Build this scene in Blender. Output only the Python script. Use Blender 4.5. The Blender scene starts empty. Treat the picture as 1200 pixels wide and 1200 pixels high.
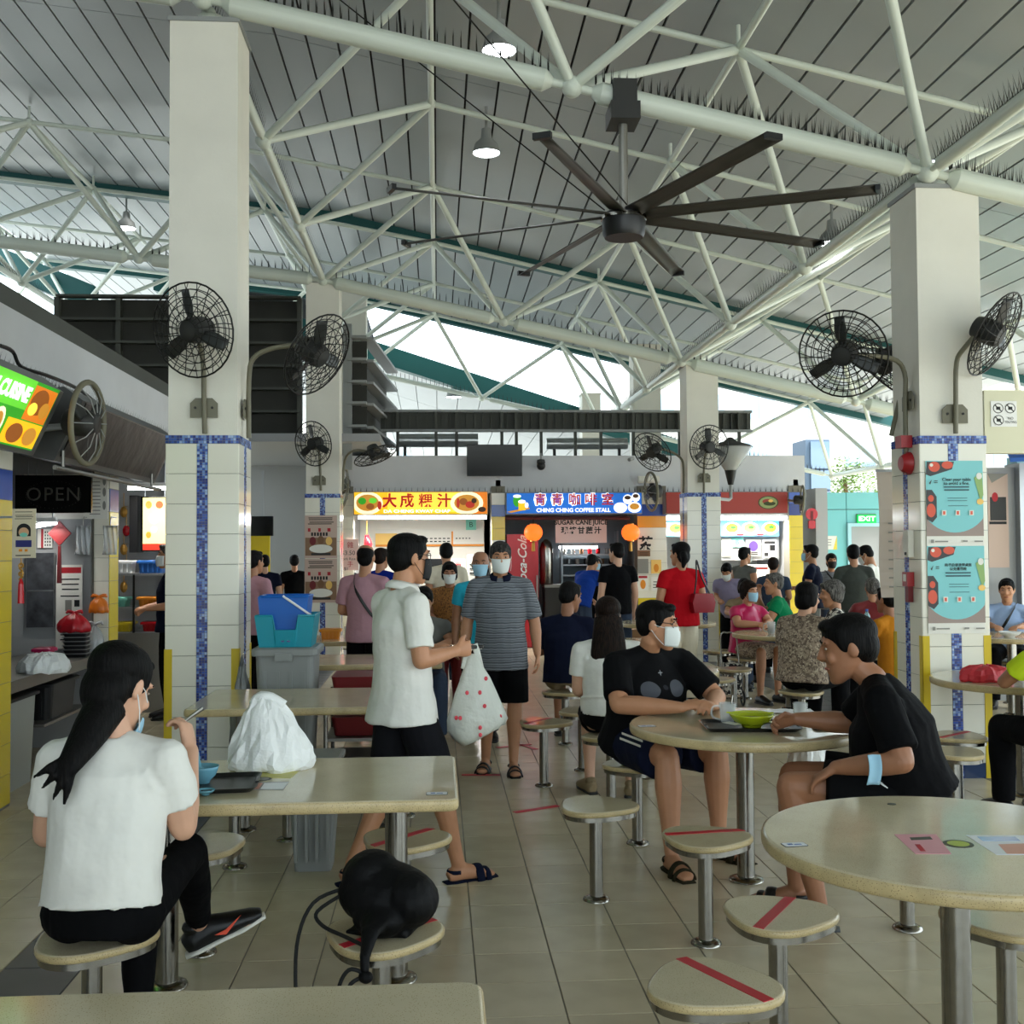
import bpy, math, random
from mathutils import Vector as V, Matrix as MX, Euler
random.seed(7)
PI = math.pi
SC = bpy.context.scene
COL = SC.collection

# ------------------------------------------------------------------ camera
F_PX = 1310.0
CAM = V((0, 0, 1.6))
psi, the, rho = math.radians(3.81), math.radians(1.854), math.radians(0.35)
FW = V((math.sin(psi) * math.cos(the), math.cos(psi) * math.cos(the), math.sin(the)))
R0 = V((math.cos(psi), -math.sin(psi), 0))
U0 = R0.cross(FW)
RT = R0 * math.cos(rho) - U0 * math.sin(rho)
UP = U0 * math.cos(rho) + R0 * math.sin(rho)
cd = bpy.data.cameras.new('camera')
cam = bpy.data.objects.new('camera', cd)
COL.objects.link(cam)
cd.sensor_width = 36
cd.lens = F_PX / 1200 * 36
cd.clip_end = 400
m3 = MX((RT, UP, -FW)).transposed()
cam.matrix_world = MX.Translation(CAM) @ m3.to_4x4()
SC.camera = cam

def ray(px, py):
    return FW + RT * ((px - 600) / F_PX) + UP * ((600 - py) / F_PX)
def gz(px, py, z):
    d = ray(px, py); return CAM + d * ((z - CAM.z) / d.z)
def gy(px, py, y):
    d = ray(px, py); return CAM + d * (y / d.y)
def gx(px, py, x):
    d = ray(px, py); return CAM + d * (x / d.x)

# ------------------------------------------------------------------ world, light, exposure
w = bpy.data.worlds.new('sky'); SC.world = w; w.use_nodes = True
bg = w.node_tree.nodes['Background']
bg.inputs[0].default_value = (0.78, 0.92, 1.0, 1)
bg.inputs[1].default_value = 3.0
sd = bpy.data.lights.new('sun_offscreen', 'SUN'); sd.energy = 7.0; sd.angle = math.radians(12); sd.color = (1.0, 0.98, 0.94)
so = bpy.data.objects.new('sun_offscreen', sd); COL.objects.link(so)
so.rotation_mode = 'QUATERNION'; so.rotation_quaternion = V((0, 0, -1)).rotation_difference(-V((.75, -.25, .9)))
SC.view_settings.view_transform = 'Standard'
SC.view_settings.look = 'None'
SC.view_settings.gamma = 1.0
SC.view_settings.use_curve_mapping = False
SC.view_settings.exposure = 0.42
SC.cycles.use_denoising = True
SC.cycles.max_bounces = 10
SC.cycles.diffuse_bounces = 6
SC.cycles.transparent_max_bounces = 24
SC.cycles.caustics_reflective = False
SC.cycles.caustics_refractive = False

# ------------------------------------------------------------------ materials
def lin(c):
    if isinstance(c, str):
        c = [int(c[i:i + 2], 16) / 255 for i in (0, 2, 4)]
    return tuple(x / 12.92 if x <= .04045 else ((x + .055) / 1.055) ** 2.4 for x in c[:3]) + (1,)
MATS = {}
class NT:
    def __init__(s, m): s.t = m.node_tree; s.n = s.t.nodes; s.l = s.t.links
    def add(s, typ, **k):
        nd = s.n.new(typ)
        for a, b in k.items():
            if a == 'ins':
                for i, v in b.items(): nd.inputs[i].default_value = v
            else: setattr(nd, a, b)
        return nd
    def link(s, a, b): s.l.new(a, b)
def M(name, col='808080', rough=.5, metal=0., spec=.5, noise=None, speck=None, bump=None, emit=0, ecol=None, trans=0, alpha=1, ior=1.45, rnd=0, sheen=0):
    """noise=(scale, amount, detail)  speck=(scale, colour, size)  bump=(scale, strength)  rnd = brightness spread from object to object"""
    if name in MATS: return MATS[name]
    m = bpy.data.materials.new(name); m.use_nodes = True; MATS[name] = m
    t = NT(m); p = t.n['Principled BSDF']
    c = lin(col)
    p.inputs['Base Color'].default_value = c
    p.inputs['Roughness'].default_value = rough
    p.inputs['Metallic'].default_value = metal
    p.inputs['Specular IOR Level'].default_value = spec
    p.inputs['IOR'].default_value = ior
    p.inputs['Transmission Weight'].default_value = trans
    p.inputs['Alpha'].default_value = alpha
    if emit:
        p.inputs['Emission Color'].default_value = lin(ecol or col)
        p.inputs['Emission Strength'].default_value = emit
    tc = None
    out = None
    if noise or speck or bump:
        tc = t.add('ShaderNodeTexCoord').outputs['Object']
    if noise:
        nz = t.add('ShaderNodeTexNoise', ins={'Scale': noise[0], 'Detail': noise[2] if len(noise) > 2 else 4})
        t.link(tc, nz.inputs['Vector'])
        mr = t.add('ShaderNodeMapRange', ins={'From Min': .3, 'From Max': .7, 'To Min': 1 - noise[1], 'To Max': 1 + noise[1]})
        t.link(nz.outputs['Fac'], mr.inputs['Value'])
        mx = t.add('ShaderNodeVectorMath', operation='SCALE'); mx.inputs[0].default_value = c[:3]
        t.link(mr.outputs[0], mx.inputs['Scale']); out = mx.outputs[0]
    if rnd:
        oi = t.add('ShaderNodeObjectInfo')
        mr = t.add('ShaderNodeMapRange', ins={'To Min': 1 - rnd, 'To Max': 1 + rnd})
        t.link(oi.outputs['Random'], mr.inputs['Value'])
        mx = t.add('ShaderNodeVectorMath', operation='SCALE')
        if out: t.link(out, mx.inputs[0])
        else: mx.inputs[0].default_value = c[:3]
        t.link(mr.outputs[0], mx.inputs['Scale']); out = mx.outputs[0]
    if speck:
        vo = t.add('ShaderNodeTexVoronoi', ins={'Scale': speck[0]})
        t.link(tc, vo.inputs['Vector'])
        cr = t.add('ShaderNodeMath', operation='LESS_THAN'); cr.inputs[1].default_value = speck[2]
        t.link(vo.outputs['Distance'], cr.inputs[0])
        mi = t.add('ShaderNodeMix', data_type='RGBA')
        t.link(cr.outputs[0], mi.inputs['Factor'])
        if out: t.link(out, mi.inputs[6])
        else: mi.inputs[6].default_value = c
        mi.inputs[7].default_value = lin(speck[1]); out = mi.outputs[2]
    if out: t.link(out, p.inputs['Base Color'])
    if bump:
        nz = t.add('ShaderNodeTexNoise', ins={'Scale': bump[0], 'Detail': 3})
        t.link(tc, nz.inputs['Vector'])
        bp = t.add('ShaderNodeBump', ins={'Strength': bump[1], 'Distance': .02})
        t.link(nz.outputs['Fac'], bp.inputs['Height']); t.link(bp.outputs[0], p.inputs['Normal'])
    return m
def stripes_mat(name, cols, period, axis=2, wob=.004, rough=.8):
    """bands of colour across one axis of the object's own space, a little wavy"""
    m = bpy.data.materials.new(name); m.use_nodes = True; t = NT(m); p = t.n['Principled BSDF']; p.inputs['Roughness'].default_value = rough
    tc = t.add('ShaderNodeTexCoord').outputs['Object']
    nz = t.add('ShaderNodeTexNoise', ins={'Scale': 9.0}); t.link(tc, nz.inputs['Vector'])
    sx = t.add('ShaderNodeSeparateXYZ'); t.link(tc, sx.inputs[0])
    ma = t.add('ShaderNodeMath', operation='MULTIPLY_ADD'); ma.inputs[1].default_value = wob * 6; t.link(nz.outputs['Fac'], ma.inputs[0]); t.link(sx.outputs[axis], ma.inputs[2])
    dv = t.add('ShaderNodeMath', operation='DIVIDE'); dv.inputs[1].default_value = period; t.link(ma.outputs[0], dv.inputs[0])
    fr = t.add('ShaderNodeMath', operation='FRACT'); t.link(dv.outputs[0], fr.inputs[0])
    cr = t.add('ShaderNodeValToRGB'); cr.color_ramp.interpolation = 'CONSTANT'; e = cr.color_ramp.elements
    while len(e) < len(cols): e.new(.5)
    for i, (pos, c) in enumerate(cols): e[i].position = pos; e[i].color = lin(c)
    t.link(fr.outputs[0], cr.inputs[0]); t.link(cr.outputs[0], p.inputs['Base Color'])
    MATS[name] = m; return m
def blotch_mat(name, base, cols, scale, rough=.8):
    """a print of irregular patches: base colour with one patch layer per (colour, threshold)"""
    m = bpy.data.materials.new(name); m.use_nodes = True; t = NT(m); p = t.n['Principled BSDF']; p.inputs['Roughness'].default_value = rough
    tc = t.add('ShaderNodeTexCoord').outputs['Object']; out = None
    for i, (c, th) in enumerate(cols):
        mp = t.add('ShaderNodeMapping'); mp.inputs['Location'].default_value = (i * 3.1, i * 1.7, i); t.link(tc, mp.inputs[0])
        nz = t.add('ShaderNodeTexNoise', ins={'Scale': scale * (1 + .6 * i), 'Detail': 1.5}); t.link(mp.outputs[0], nz.inputs['Vector'])
        gt = t.add('ShaderNodeMath', operation='GREATER_THAN'); gt.inputs[1].default_value = th; t.link(nz.outputs['Fac'], gt.inputs[0])
        mi = t.add('ShaderNodeMix', data_type='RGBA'); t.link(gt.outputs[0], mi.inputs['Factor'])
        if out: t.link(out, mi.inputs[6])
        else: mi.inputs[6].default_value = lin(base)
        mi.inputs[7].default_value = lin(c); out = mi.outputs[2]
    t.link(out, p.inputs['Base Color']); MATS[name] = m; return m

# ------------------------------------------------------------------ mesh builder
def frame(t, side=None):
    t = t.normalized()
    s = side if side is not None else (V((1, 0, 0)) if abs(t.x) < .9 else V((0, 1, 0)))
    s = s - t * s.dot(t)
    if s.length < 1e-5: s = V((0, 0, 1)) - t * t.z
    s.normalize()
    return s, t.cross(s)
class B:
    def __init__(s): s.v = []; s.f = []; s.m = []; s.mi = 0
    def add(s, vs, fs, T=None):
        o = len(s.v)
        s.v += [tuple(T @ V(p)) for p in vs] if T else [tuple(p) for p in vs]
        s.f += [tuple(i + o for i in f) for f in fs]; s.m += [s.mi] * len(fs)
        return s
    def box(s, c, d, rz=0, T=None):
        x, y, z = d[0] / 2, d[1] / 2, d[2] / 2
        vs = [V((a, b, e)) for a in (-x, x) for b in (-y, y) for e in (-z, z)]
        A = MX.Translation(c) @ MX.Rotation(rz, 4, 'Z')
        if T: A = T @ A
        return s.add(vs, [(0, 1, 3, 2), (4, 6, 7, 5), (0, 4, 5, 1), (2, 3, 7, 6), (0, 2, 6, 4), (1, 5, 7, 3)], A)
    def cbox(s, c, d, b=.004, T=None):
        """box with its top edges chamfered"""
        x, y, z = d[0] / 2, d[1] / 2, d[2] / 2
        vs = []
        for (k, zz) in ((0, -z), (0, z - b), (b, z)):
            vs += [(-x + k, -y + k, zz), (x - k, -y + k, zz), (x - k, y - k, zz), (-x + k, y - k, zz)]
        fs = [(3, 2, 1, 0), (8, 9, 10, 11)]
        for r in (0, 4):
            for i in range(4): fs.append((r + i, r + (i + 1) % 4, r + 4 + (i + 1) % 4, r + 4 + i))
        A = MX.Translation(c)
        if T: A = T @ A
        return s.add(vs, fs, A)
    def prism(s, poly, z0, z1, T=None, top=None):
        """poly: xy outline counter-clockwise; top: optional outline for the upper end"""
        n = len(poly); tp = top or poly
        vs = [(x, y, z0) for x, y in poly] + [(x, y, z1) for x, y in tp]
        fs = [tuple(range(n - 1, -1, -1)), tuple(range(n, 2 * n))] + [(i, (i + 1) % n, n + (i + 1) % n, n + i) for i in range(n)]
        return s.add(vs, fs, T)
    def rings(s, poly, layers, T=None):
        """stack of outlines (scale_inset, z): rounded slabs. poly scaled about its centroid by an inset in metres"""
        n = len(poly); cx = sum(p[0] for p in poly) / n; cy = sum(p[1] for p in poly) / n
        vs = []
        for ins, z in layers:
            for (x, y) in poly:
                d = math.hypot(x - cx, y - cy); k = max(0, (d - ins)) / d if d else 1
                vs.append((cx + (x - cx) * k, cy + (y - cy) * k, z))
        L = len(layers)
        fs = [tuple(range(n - 1, -1, -1)), tuple(range((L - 1) * n, L * n))]
        for r in range(L - 1):
            for i in range(n): fs.append((r * n + i, r * n + (i + 1) % n, (r + 1) * n + (i + 1) % n, (r + 1) * n + i))
        return s.add(vs, fs, T)
    def cyl(s, a, b, r0, r1=None, n=12, cap=True):
        return s.tube([V(a), V(b)], [r0, r0 if r1 is None else r1], n=n, cap=cap)
    def tube(s, pts, rad, side=None, n=10, cap=True, closed=False):
        pts = [V(p) for p in pts]; L = len(pts); vs = []; prev = side
        for i, p in enumerate(pts):
            if closed: t = pts[(i + 1) % L] - pts[i - 1]
            elif i == 0: t = pts[1] - p
            elif i == L - 1: t = p - pts[-2]
            else: t = (pts[i + 1] - p).normalized() + (p - pts[i - 1]).normalized()
            if t.length < 1e-7: t = V((0, 0, 1))
            a, b = frame(t, prev if side is None else side)
            if side is None: prev = a
            r = rad[i] if isinstance(rad, (list, tuple)) else rad
            ra, rb = r if isinstance(r, (list, tuple)) else (r, r)
            for k in range(n):
                an = 2 * PI * k / n
                vs.append(p + a * (ra * math.cos(an)) + b * (rb * math.sin(an)))
        fs = []
        for i in range(L if closed else L - 1):
            j = (i + 1) % L
            for k in range(n): fs.append((i * n + k, i * n + (k + 1) % n, j * n + (k + 1) % n, j * n + k))
        if cap and not closed: fs += [tuple(range(n - 1, -1, -1)), tuple(range((L - 1) * n, L * n))]
        return s.add(vs, fs)
    def lathe(s, prof, n=24, T=None, capped=True):
        """prof: list of (r, z)"""
        vs = []; L = len(prof)
        for r, z in prof:
            for k in range(n): vs.append((r * math.cos(2 * PI * k / n), r * math.sin(2 * PI * k / n), z))
        fs = [(i * n + k, i * n + (k + 1) % n, (i + 1) * n + (k + 1) % n, (i + 1) * n + k) for i in range(L - 1) for k in range(n)]
        if capped: fs += [tuple(range(n - 1, -1, -1)), tuple(range((L - 1) * n, L * n))]
        return s.add(vs, fs, T)
    def ell(s, c, r, R=None, nu=12, nv=8):
        r = r if isinstance(r, (list, tuple)) else (r, r, r)
        vs = [V((0, 0, -r[2]))]; fs = []
        for i in range(1, nv):
            a = -PI / 2 + PI * i / nv
            for k in range(nu):
                b = 2 * PI * k / nu
                vs.append(V((r[0] * math.cos(a) * math.cos(b), r[1] * math.cos(a) * math.sin(b), r[2] * math.sin(a))))
        vs.append(V((0, 0, r[2]))); top = len(vs) - 1
        for k in range(nu):
            fs.append((0, 1 + (k + 1) % nu, 1 + k)); o = 1 + (nv - 2) * nu
            fs.append((top, o + k, o + (k + 1) % nu))
        for i in range(nv - 2):
            for k in range(nu):
                o = 1 + i * nu; fs.append((o + k, o + (k + 1) % nu, o + nu + (k + 1) % nu, o + nu + k))
        T = MX.Translation(c)
        if R is not None: T = T @ R.to_4x4()
        return s.add(vs, fs, T)
    def quad(s, a, b, c, d): return s.add([a, b, c, d], [(0, 1, 2, 3)])
    def sheet(s, fn, nu, nv, th=0):
        """grid surface fn(u,v), u,v in 0..1; th > 0 gives it a thickness along its normals"""
        P = [[V(fn(i / nu, j / nv)) for j in range(nv + 1)] for i in range(nu + 1)]
        vs = [p for r in P for p in r]; W = nv + 1
        fs = [(i * W + j, (i + 1) * W + j, (i + 1) * W + j + 1, i * W + j + 1) for i in range(nu) for j in range(nv)]
        if th:
            N = []
            for i in range(nu + 1):
                for j in range(nv + 1):
                    du = P[min(i + 1, nu)][j] - P[max(i - 1, 0)][j]; dv = P[i][min(j + 1, nv)] - P[i][max(j - 1, 0)]
                    nn = du.cross(dv); N.append(nn.normalized() if nn.length > 1e-9 else V((0, 0, 1)))
            k = len(vs); vs = vs + [p - q * th for p, q in zip(vs, N)]
            fs = fs + [tuple(reversed([a + k for a in f])) for f in fs]
            bd = [i * W for i in range(nu + 1)] + [nu * W + j for j in range(1, nv + 1)] + [i * W + nv for i in range(nu - 1, -1, -1)] + [j for j in range(nv - 1, 0, -1)]
            for q in range(len(bd)):
                a, b = bd[q], bd[(q + 1) % len(bd)]; fs.append((b, a, a + k, b + k))
        return s.add(vs, fs)
    def mesh(s, name, mats=None, smooth=False):
        me = bpy.data.meshes.new(name)
        me.from_pydata(s.v, [], s.f)
        for m in (mats if isinstance(mats, (list, tuple)) else [mats]):
            if m: me.materials.append(MATS[m] if isinstance(m, str) else m)
        if any(s.m): me.polygons.foreach_set('material_index', s.m)
        if smooth: me.polygons.foreach_set('use_smooth', [True] * len(me.polygons))
        me.update()
        return me
    def build(s, name, mats, parent=None, smooth=False, loc=None, rz=0, **k):
        return obj(name, s.mesh(name, mats, smooth), parent, loc, rz, **k)
def obj(name, me, parent=None, loc=None, rz=0, T=None, **k):
    o = bpy.data.objects.new(name, me); COL.objects.link(o)
    if parent is not None: o.parent = parent
    if loc is not None: o.location = loc
    if rz: o.rotation_euler = (0, 0, rz)
    if T is not None: o.matrix_basis = T
    tag(o, **k); return o
def tag(o, label=None, cat=None, group=None, kind=None):
    if label: o['label'] = label
    if cat: o['category'] = cat
    if group: o['group'] = group
    if kind: o['kind'] = kind
    return o
def thing(name, label, cat, loc=(0, 0, 0), rz=0, group=None, kind=None, T=None):
    o = bpy.data.objects.new(name, None); COL.objects.link(o); o.empty_display_size = .1
    if T is not None: o.matrix_basis = T
    else: o.location = loc; o.rotation_euler = (0, 0, rz)
    return tag(o, label, cat, group, kind)
def copy_tree(o, parent=None):
    c = o.copy(); COL.objects.link(c)
    if parent is not None: c.parent = parent
    for ch in list(o.children): copy_tree(ch, c)
    return c
def ang_smooth(o, deg=40):
    me = o.data; me.polygons.foreach_set('use_smooth', [True] * len(me.polygons))
    me.set_sharp_from_angle(angle=math.radians(deg)); return o
def circle(r, n=32, cx=0, cy=0): return [(cx + r * math.cos(2 * PI * k / n), cy + r * math.sin(2 * PI * k / n)) for k in range(n)]
def rrect(w, h, r, n=4):
    pts = []
    for cx, cy, a0 in ((w / 2 - r, h / 2 - r, 0), (-w / 2 + r, h / 2 - r, 90), (-w / 2 + r, -h / 2 + r, 180), (w / 2 - r, -h / 2 + r, 270)):
        for k in range(n + 1):
            a = math.radians(a0 + 90 * k / n); pts.append((cx + r * math.cos(a), cy + r * math.sin(a)))
    return pts
def catmull(pts, k=4):
    pts = [V(p) for p in pts]; out = []
    for i in range(len(pts) - 1):
        p0 = pts[max(i - 1, 0)]; p1 = pts[i]; p2 = pts[i + 1]; p3 = pts[min(i + 2, len(pts) - 1)]
        for j in range(k):
            t = j / k
            out.append(.5 * ((2 * p1) + (p2 - p0) * t + (2 * p0 - 5 * p1 + 4 * p2 - p3) * t * t + (3 * p1 - p0 - 3 * p2 + p3) * t ** 3))
    return out + [pts[-1]]
# a scene of its own for evaluating modifiers and text while building
TMP = bpy.data.scenes.new('workbench')
def evaluated(o):
    TMP.collection.objects.link(o)
    vl = TMP.view_layers[0]; vl.update()
    dg = vl.depsgraph
    me = bpy.data.meshes.new_from_object(o.evaluated_get(dg), depsgraph=dg)
    TMP.collection.objects.unlink(o); bpy.data.objects.remove(o)
    return me
TXT = {}
def text_mesh(s, size=.1, bold=0, depth=.002, align='CENTER', shear=0, spacing=1.0):
    key = (s, size, bold, depth, align, shear, spacing)
    if key in TXT: return TXT[key]
    cu = bpy.data.curves.new('lettering', 'FONT'); cu.body = s; cu.size = size; cu.extrude = depth; cu.offset = bold
    cu.align_x = align; cu.align_y = 'CENTER'; cu.shear = shear; cu.space_character = spacing; cu.resolution_u = 3
    me = evaluated(bpy.data.objects.new('lettering', cu)); bpy.data.curves.remove(cu)
    me.name = 'lettering'; TXT[key] = me
    return me
def text(s, parent, mat, T, size=.1, name='lettering', **k):
    me = text_mesh(s, size, **k).copy(); me.materials.clear(); me.materials.append(MATS[mat] if isinstance(mat, str) else mat)
    return obj(name, me, parent, T=T)
# text faces: MX that stands lettering (drawn in local xy) up so that it is read looking along +Y (FY), along -X (FX: on a face that looks to +X)
FY = MX.Rotation(PI / 2, 4, 'X')
FX = MX.Rotation(PI / 2, 4, 'Z') @ MX.Rotation(PI / 2, 4, 'X')

# shared materials
M('cream_paint', 'E0DCCF', .6, noise=(3, .04), bump=(60, .05))
M('white_paint', 'C9CACC', .6, noise=(2, .05))
M('grey_paint', '8E908E', .55)
M('dark_grey', '45463F', .6, noise=(2, .1))
M('charcoal', '2A2A28', .55)
M('black_plastic', '121213', .4)
M('black_metal', '15140F', .45, metal=.3)
M('white_tile', 'E6E2D2', .12, rnd=.03)
M('grout', '7C786C', .9)
M('steel', '96928A', .22, metal=1, noise=(30, .08))
M('steel_dull', '8E8B84', .45, metal=1)
M('truss_paint', 'D3DACF', .4, noise=(3, .06))
M('spike', '2B2C28', .5, metal=.4)
M('yellow_paint', 'D2B400', .45)
M('terrazzo', 'CBBE9F', .1, speck=(210, 'A08C64', .2), noise=(6, .06), bump=(250, .008))
M('terrazzo_edge', 'BCA87C', .3, speck=(190, '85704A', .24), noise=(14, .14))
M('floor_tile', 'BEB296', .26, rnd=.045, noise=(5, .07, 6))
M('floor_dark', '4A4C4B', .4, rnd=.1, noise=(6, .1))
M('red_tape', 'C0182A', .4)
M('teal_paint', '7CC7C9', .5)
M('teal_dark', '0F4D4C', .5)
M('white_plastic', 'E8E8E6', .35)
M('blue_a', '1F2E7A', .15); M('blue_b', '3453A8', .15); M('blue_c', '6E8CC8', .15); M('blue_d', '9FB4DC', .15)
M('paper', 'E9E6DC', .7); M('ink', '141414', .6); M('ink_red', 'B3202B', .6)
# ================================================================== floor and ground
g = B(); g.box((0, 20, -.06), (160, 160, .06)); g.build('ground', M('concrete', 'CFCCC4', .8, noise=(.4, .08)), label='pale concrete ground around the hall', cat='ground', kind='structure')
floor = B(); 
floor.box((3.0, 9.5, -.016), (18.0, 29, .03))
floor = floor.build('floor', 'grout', label='beige square tiled floor of the food hall', cat='floor', kind='structure')
TS = .3
tile_me = B(); tile_me.cbox((0, 0, -.002), (TS - .005, TS - .005, .008), .0015)
tile_a = tile_me.mesh('floor_tile', 'floor_tile'); tile_d = tile_me.mesh('floor_tile', 'floor_dark')
x_off = (gz(749.2, 1150, 0).x) % TS; y_off = gz(693, 1149.9, 0).y % TS
cand = []
rest = B(); rest_d = B()
for i in range(-20, 40):
    for j in range(-16, 80):
        x = x_off + (i + .5) * TS; y = y_off + (j + .5) * TS
        if not (-5.9 < x < 11.9 and -4.9 < y < 23.9): continue
        dark = (-1.75 < x < -1.35) or (3.85 < x < 4.5)
        vis = 0
        if y > 2.0:
            d = V((x, y, 0)) - CAM; zc = d.dot(FW); px = 600 + F_PX * d.dot(RT) / zc; py = 600 - F_PX * d.dot(UP) / zc
            if -40 < px < 1240 and py < 1240: vis = 1
        cand.append((0 if vis else 1, y, x, dark))
cand.sort()
for k, (nv, y, x, dark) in enumerate(cand):
    z = .001 + random.uniform(-.0005, .0005)
    if k < 300: obj('floor_tile', tile_d if dark else tile_a, floor, (x, y, z))
    else: (rest_d if dark else rest).cbox((x, y, z - .002), (TS - .005, TS - .005, .008), .0015)
rest.build('floor_tile_field', 'floor_tile', floor, kind='stuff'); rest_d.build('drain_tile_field', 'floor_dark', floor, kind='stuff')
# red queue tape stuck on the floor
for k, (a, b, lab) in enumerate([((603, 952), (654, 944), 'red tape strip on the floor in front of the empty stool'), ((541, 908), (586, 908), 'red tape strip on the floor before the striped-shirt man'),
                                 ((582, 876), (622, 872), 'red tape strip on the floor behind the sandals'), ((610, 872), (628, 878), 'short red tape tail crossing another strip on the floor')]):
    p, q = gz(*a, .006), gz(*b, .006); d = q - p
    t = B(); t.box((0, 0, 0), (d.length, .045, .002)); t.build('floor_tape', 'red_tape', loc=(p + q) / 2, rz=math.atan2(d.y, d.x), label=lab, cat='tape')

# ================================================================== roof
def Zb(x):   # axis of the bottom chords
    return 5.30 - .221 * (x + 1.56) if x > -1.56 else 5.30 - .11 * (x + 1.56)
def Zu(x): return 6.20 - .227 * (x + .05) if x > -1.6 else 6.20 + .352 - .11 * (x + 1.6)
def Zc(x): return Zu(x) + .22
ceil = thing('ceiling', 'grey ribbed metal ceiling sloping down over the hall', 'ceiling', kind='structure')
M('ceil_panel', '979DA0', .35, spec=.4, noise=(.5, .06), rnd=.035); M('ceil_gap', '2A2B2B', .8)
PW = .32
for (ya, yb, dz, xmax) in ((-9, 17.1, 0, 9.4), (17.35, 23.4, .12, 9.4), (23.62, 34, .12, -1.7)):
    bk = B()
    for i in range(-25, 34):
        x0 = i * PW; x1 = x0 + PW - .022
        if x1 < -8 or x0 > xmax: continue
        b = B()
        pts = [(x0, Zc(x0) + dz), (x1, Zc(x1) + dz)]
        segs = ((ya, 4.9), (4.91, 11.2), (11.21, yb)) if yb < 18 else ((ya, yb),)
        for (y0, y1) in segs:
            b = B()
            vs = [(x, y, z + h) for y in (y0, y1) for (x, z) in pts for h in (0, .05)]
            b.add(vs, [(0, 2, 3, 1), (4, 5, 7, 6), (0, 4, 6, 2), (1, 3, 7, 5), (0, 1, 5, 4), (2, 6, 7, 3)])
            b.build('ceiling_panel', 'ceil_panel', ceil)
        bk.add([(x, y, Zc(x) + dz + .03 + h) for y in (ya, yb) for x in (x0 - .01, x1 + .03) for h in (0, .04)],
               [(0, 2, 3, 1), (4, 5, 7, 6), (0, 4, 6, 2), (1, 3, 7, 5), (0, 1, 5, 4), (2, 6, 7, 3)])
    bk.build('ceiling_backing', 'ceil_gap', ceil)
    # fascia at the far edge
    if xmax < 0: continue
    e = B(); xs = [-8 + .94 * k for k in range(21)]
    for p, q in zip(xs, xs[1:]):
        e.add([(x, y, Zc(x) + dz + z) for y in (yb, yb + .2) for x in (p, q) for z in (-.13, .16)], [(0, 2, 3, 1), (4, 5, 7, 6), (0, 4, 6, 2), (1, 3, 7, 5), (0, 1, 5, 4), (2, 6, 7, 3)])
    e.build('roof_fascia', 'teal_dark', ceil)
# roof of the far block
far = thing('ceiling_far', 'low far roof of narrow panels behind the teal gutter', 'ceiling', kind='structure')
FY0 = 24.0
pl = gy(445, 402, FY0); pr = gy(700, 484, FY0)
def Zf(x): return pl.z + (pr.z - pl.z) * (x - pl.x) / (pr.x - pl.x)
for i in range(-12, 16):
    x0 = i * .5; x1 = x0 + .485
    for (y0, y1) in ((FY0 + .3, 29), (29.03, 34), (34.03, 44)):
        b = B(); b.add([(x, y, Zf(x) - .28 + h - .02 * (y - FY0)) for y in (y0, y1) for x in (x0, x1) for h in (0, .05)], [(0, 2, 3, 1), (4, 5, 7, 6), (0, 4, 6, 2), (1, 3, 7, 5), (0, 1, 5, 4), (2, 6, 7, 3)])
        b.build('ceiling_panel', 'ceil_panel', far)
k_ = B(); k_.add([(x, y, Zf(x) - .2 + h - .02 * (y - FY0)) for y in (FY0 + .3, 44) for x in (-6, 8) for h in (0, .04)], [(0, 2, 3, 1), (4, 5, 7, 6), (0, 4, 6, 2), (1, 3, 7, 5), (0, 1, 5, 4), (2, 6, 7, 3)]); k_.build('ceiling_backing', 'ceil_gap', far)
e = B(); n = 14
for k in range(n):
    xa = -6 + 14 * k / n; xb = -6 + 14 * (k + 1) / n
    e.add([(x, y, Zf(x) - h) for y in (FY0, FY0 + .35) for x in (xa, xb) for h in (.42, .0)], [(0, 2, 3, 1), (4, 5, 7, 6), (0, 4, 6, 2), (1, 3, 7, 5), (0, 1, 5, 4), (2, 6, 7, 3)])
e.build('gutter_beam', 'teal_dark', far)
for k, (a, b_) in enumerate((((0, 303), (110, 348)),)):
    p, q = gy(*a, 21.5), gy(*b_, 21.5); p = p + (p - q) * .8
    g = B(); g.add([(v.x, y, v.z + h) for y in (21.5, 21.8) for v in (p, q) for h in (-.28, .22)], [(0, 2, 3, 1), (4, 5, 7, 6), (0, 4, 6, 2), (1, 3, 7, 5), (0, 1, 5, 4), (2, 6, 7, 3)])
    g.build('gutter_beam', 'teal_dark', far)

# ------------------------------------------------------------------ space frame of tubes
frm = thing('roof_truss', 'pale green steel tube space frame under the ceiling', 'truss', kind='structure')
CY = B(); CY.cyl((0, 0, 0), (0, 0, 1), 1, n=10); tube_me = CY.mesh('tube', 'truss_paint', True)
def sharp(me):
    me.set_sharp_from_angle(angle=math.radians(50))
sharp(tube_me)
bl = B(); bl.ell((0, 0, 0), 1, nu=14, nv=9); ball_me = bl.mesh('node', 'truss_paint', True)
def rod(name, a, b, r, parent=frm):
    a, b = V(a), V(b); d = b - a
    q = V((0, 0, 1)).rotation_difference(d)
    o = obj(name, tube_me, parent); o.matrix_basis = MX.Translation(a) @ q.to_matrix().to_4x4() @ MX.Diagonal((r, r, d.length, 1)); return o
def ball(p, r): o = obj('node', ball_me, frm); o.matrix_basis = MX.Translation(p) @ MX.Diagonal((r, r, r, 1))
XB = [-9.03, -6.54, -4.05, -1.56, .93, 3.42, 5.91, 8.4]
YB = [2.24, 4.87, 7.5, 10.13, 12.77, 15.4, 18.0, 20.6, 23.3]
XU = [-7.55, -5.05, -2.55, -.05, 2.45, 4.95, 7.45]
YU = [3.55, 6.2, 8.8, 11.45, 14.1, 16.7, 19.3, 21.9]
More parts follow.
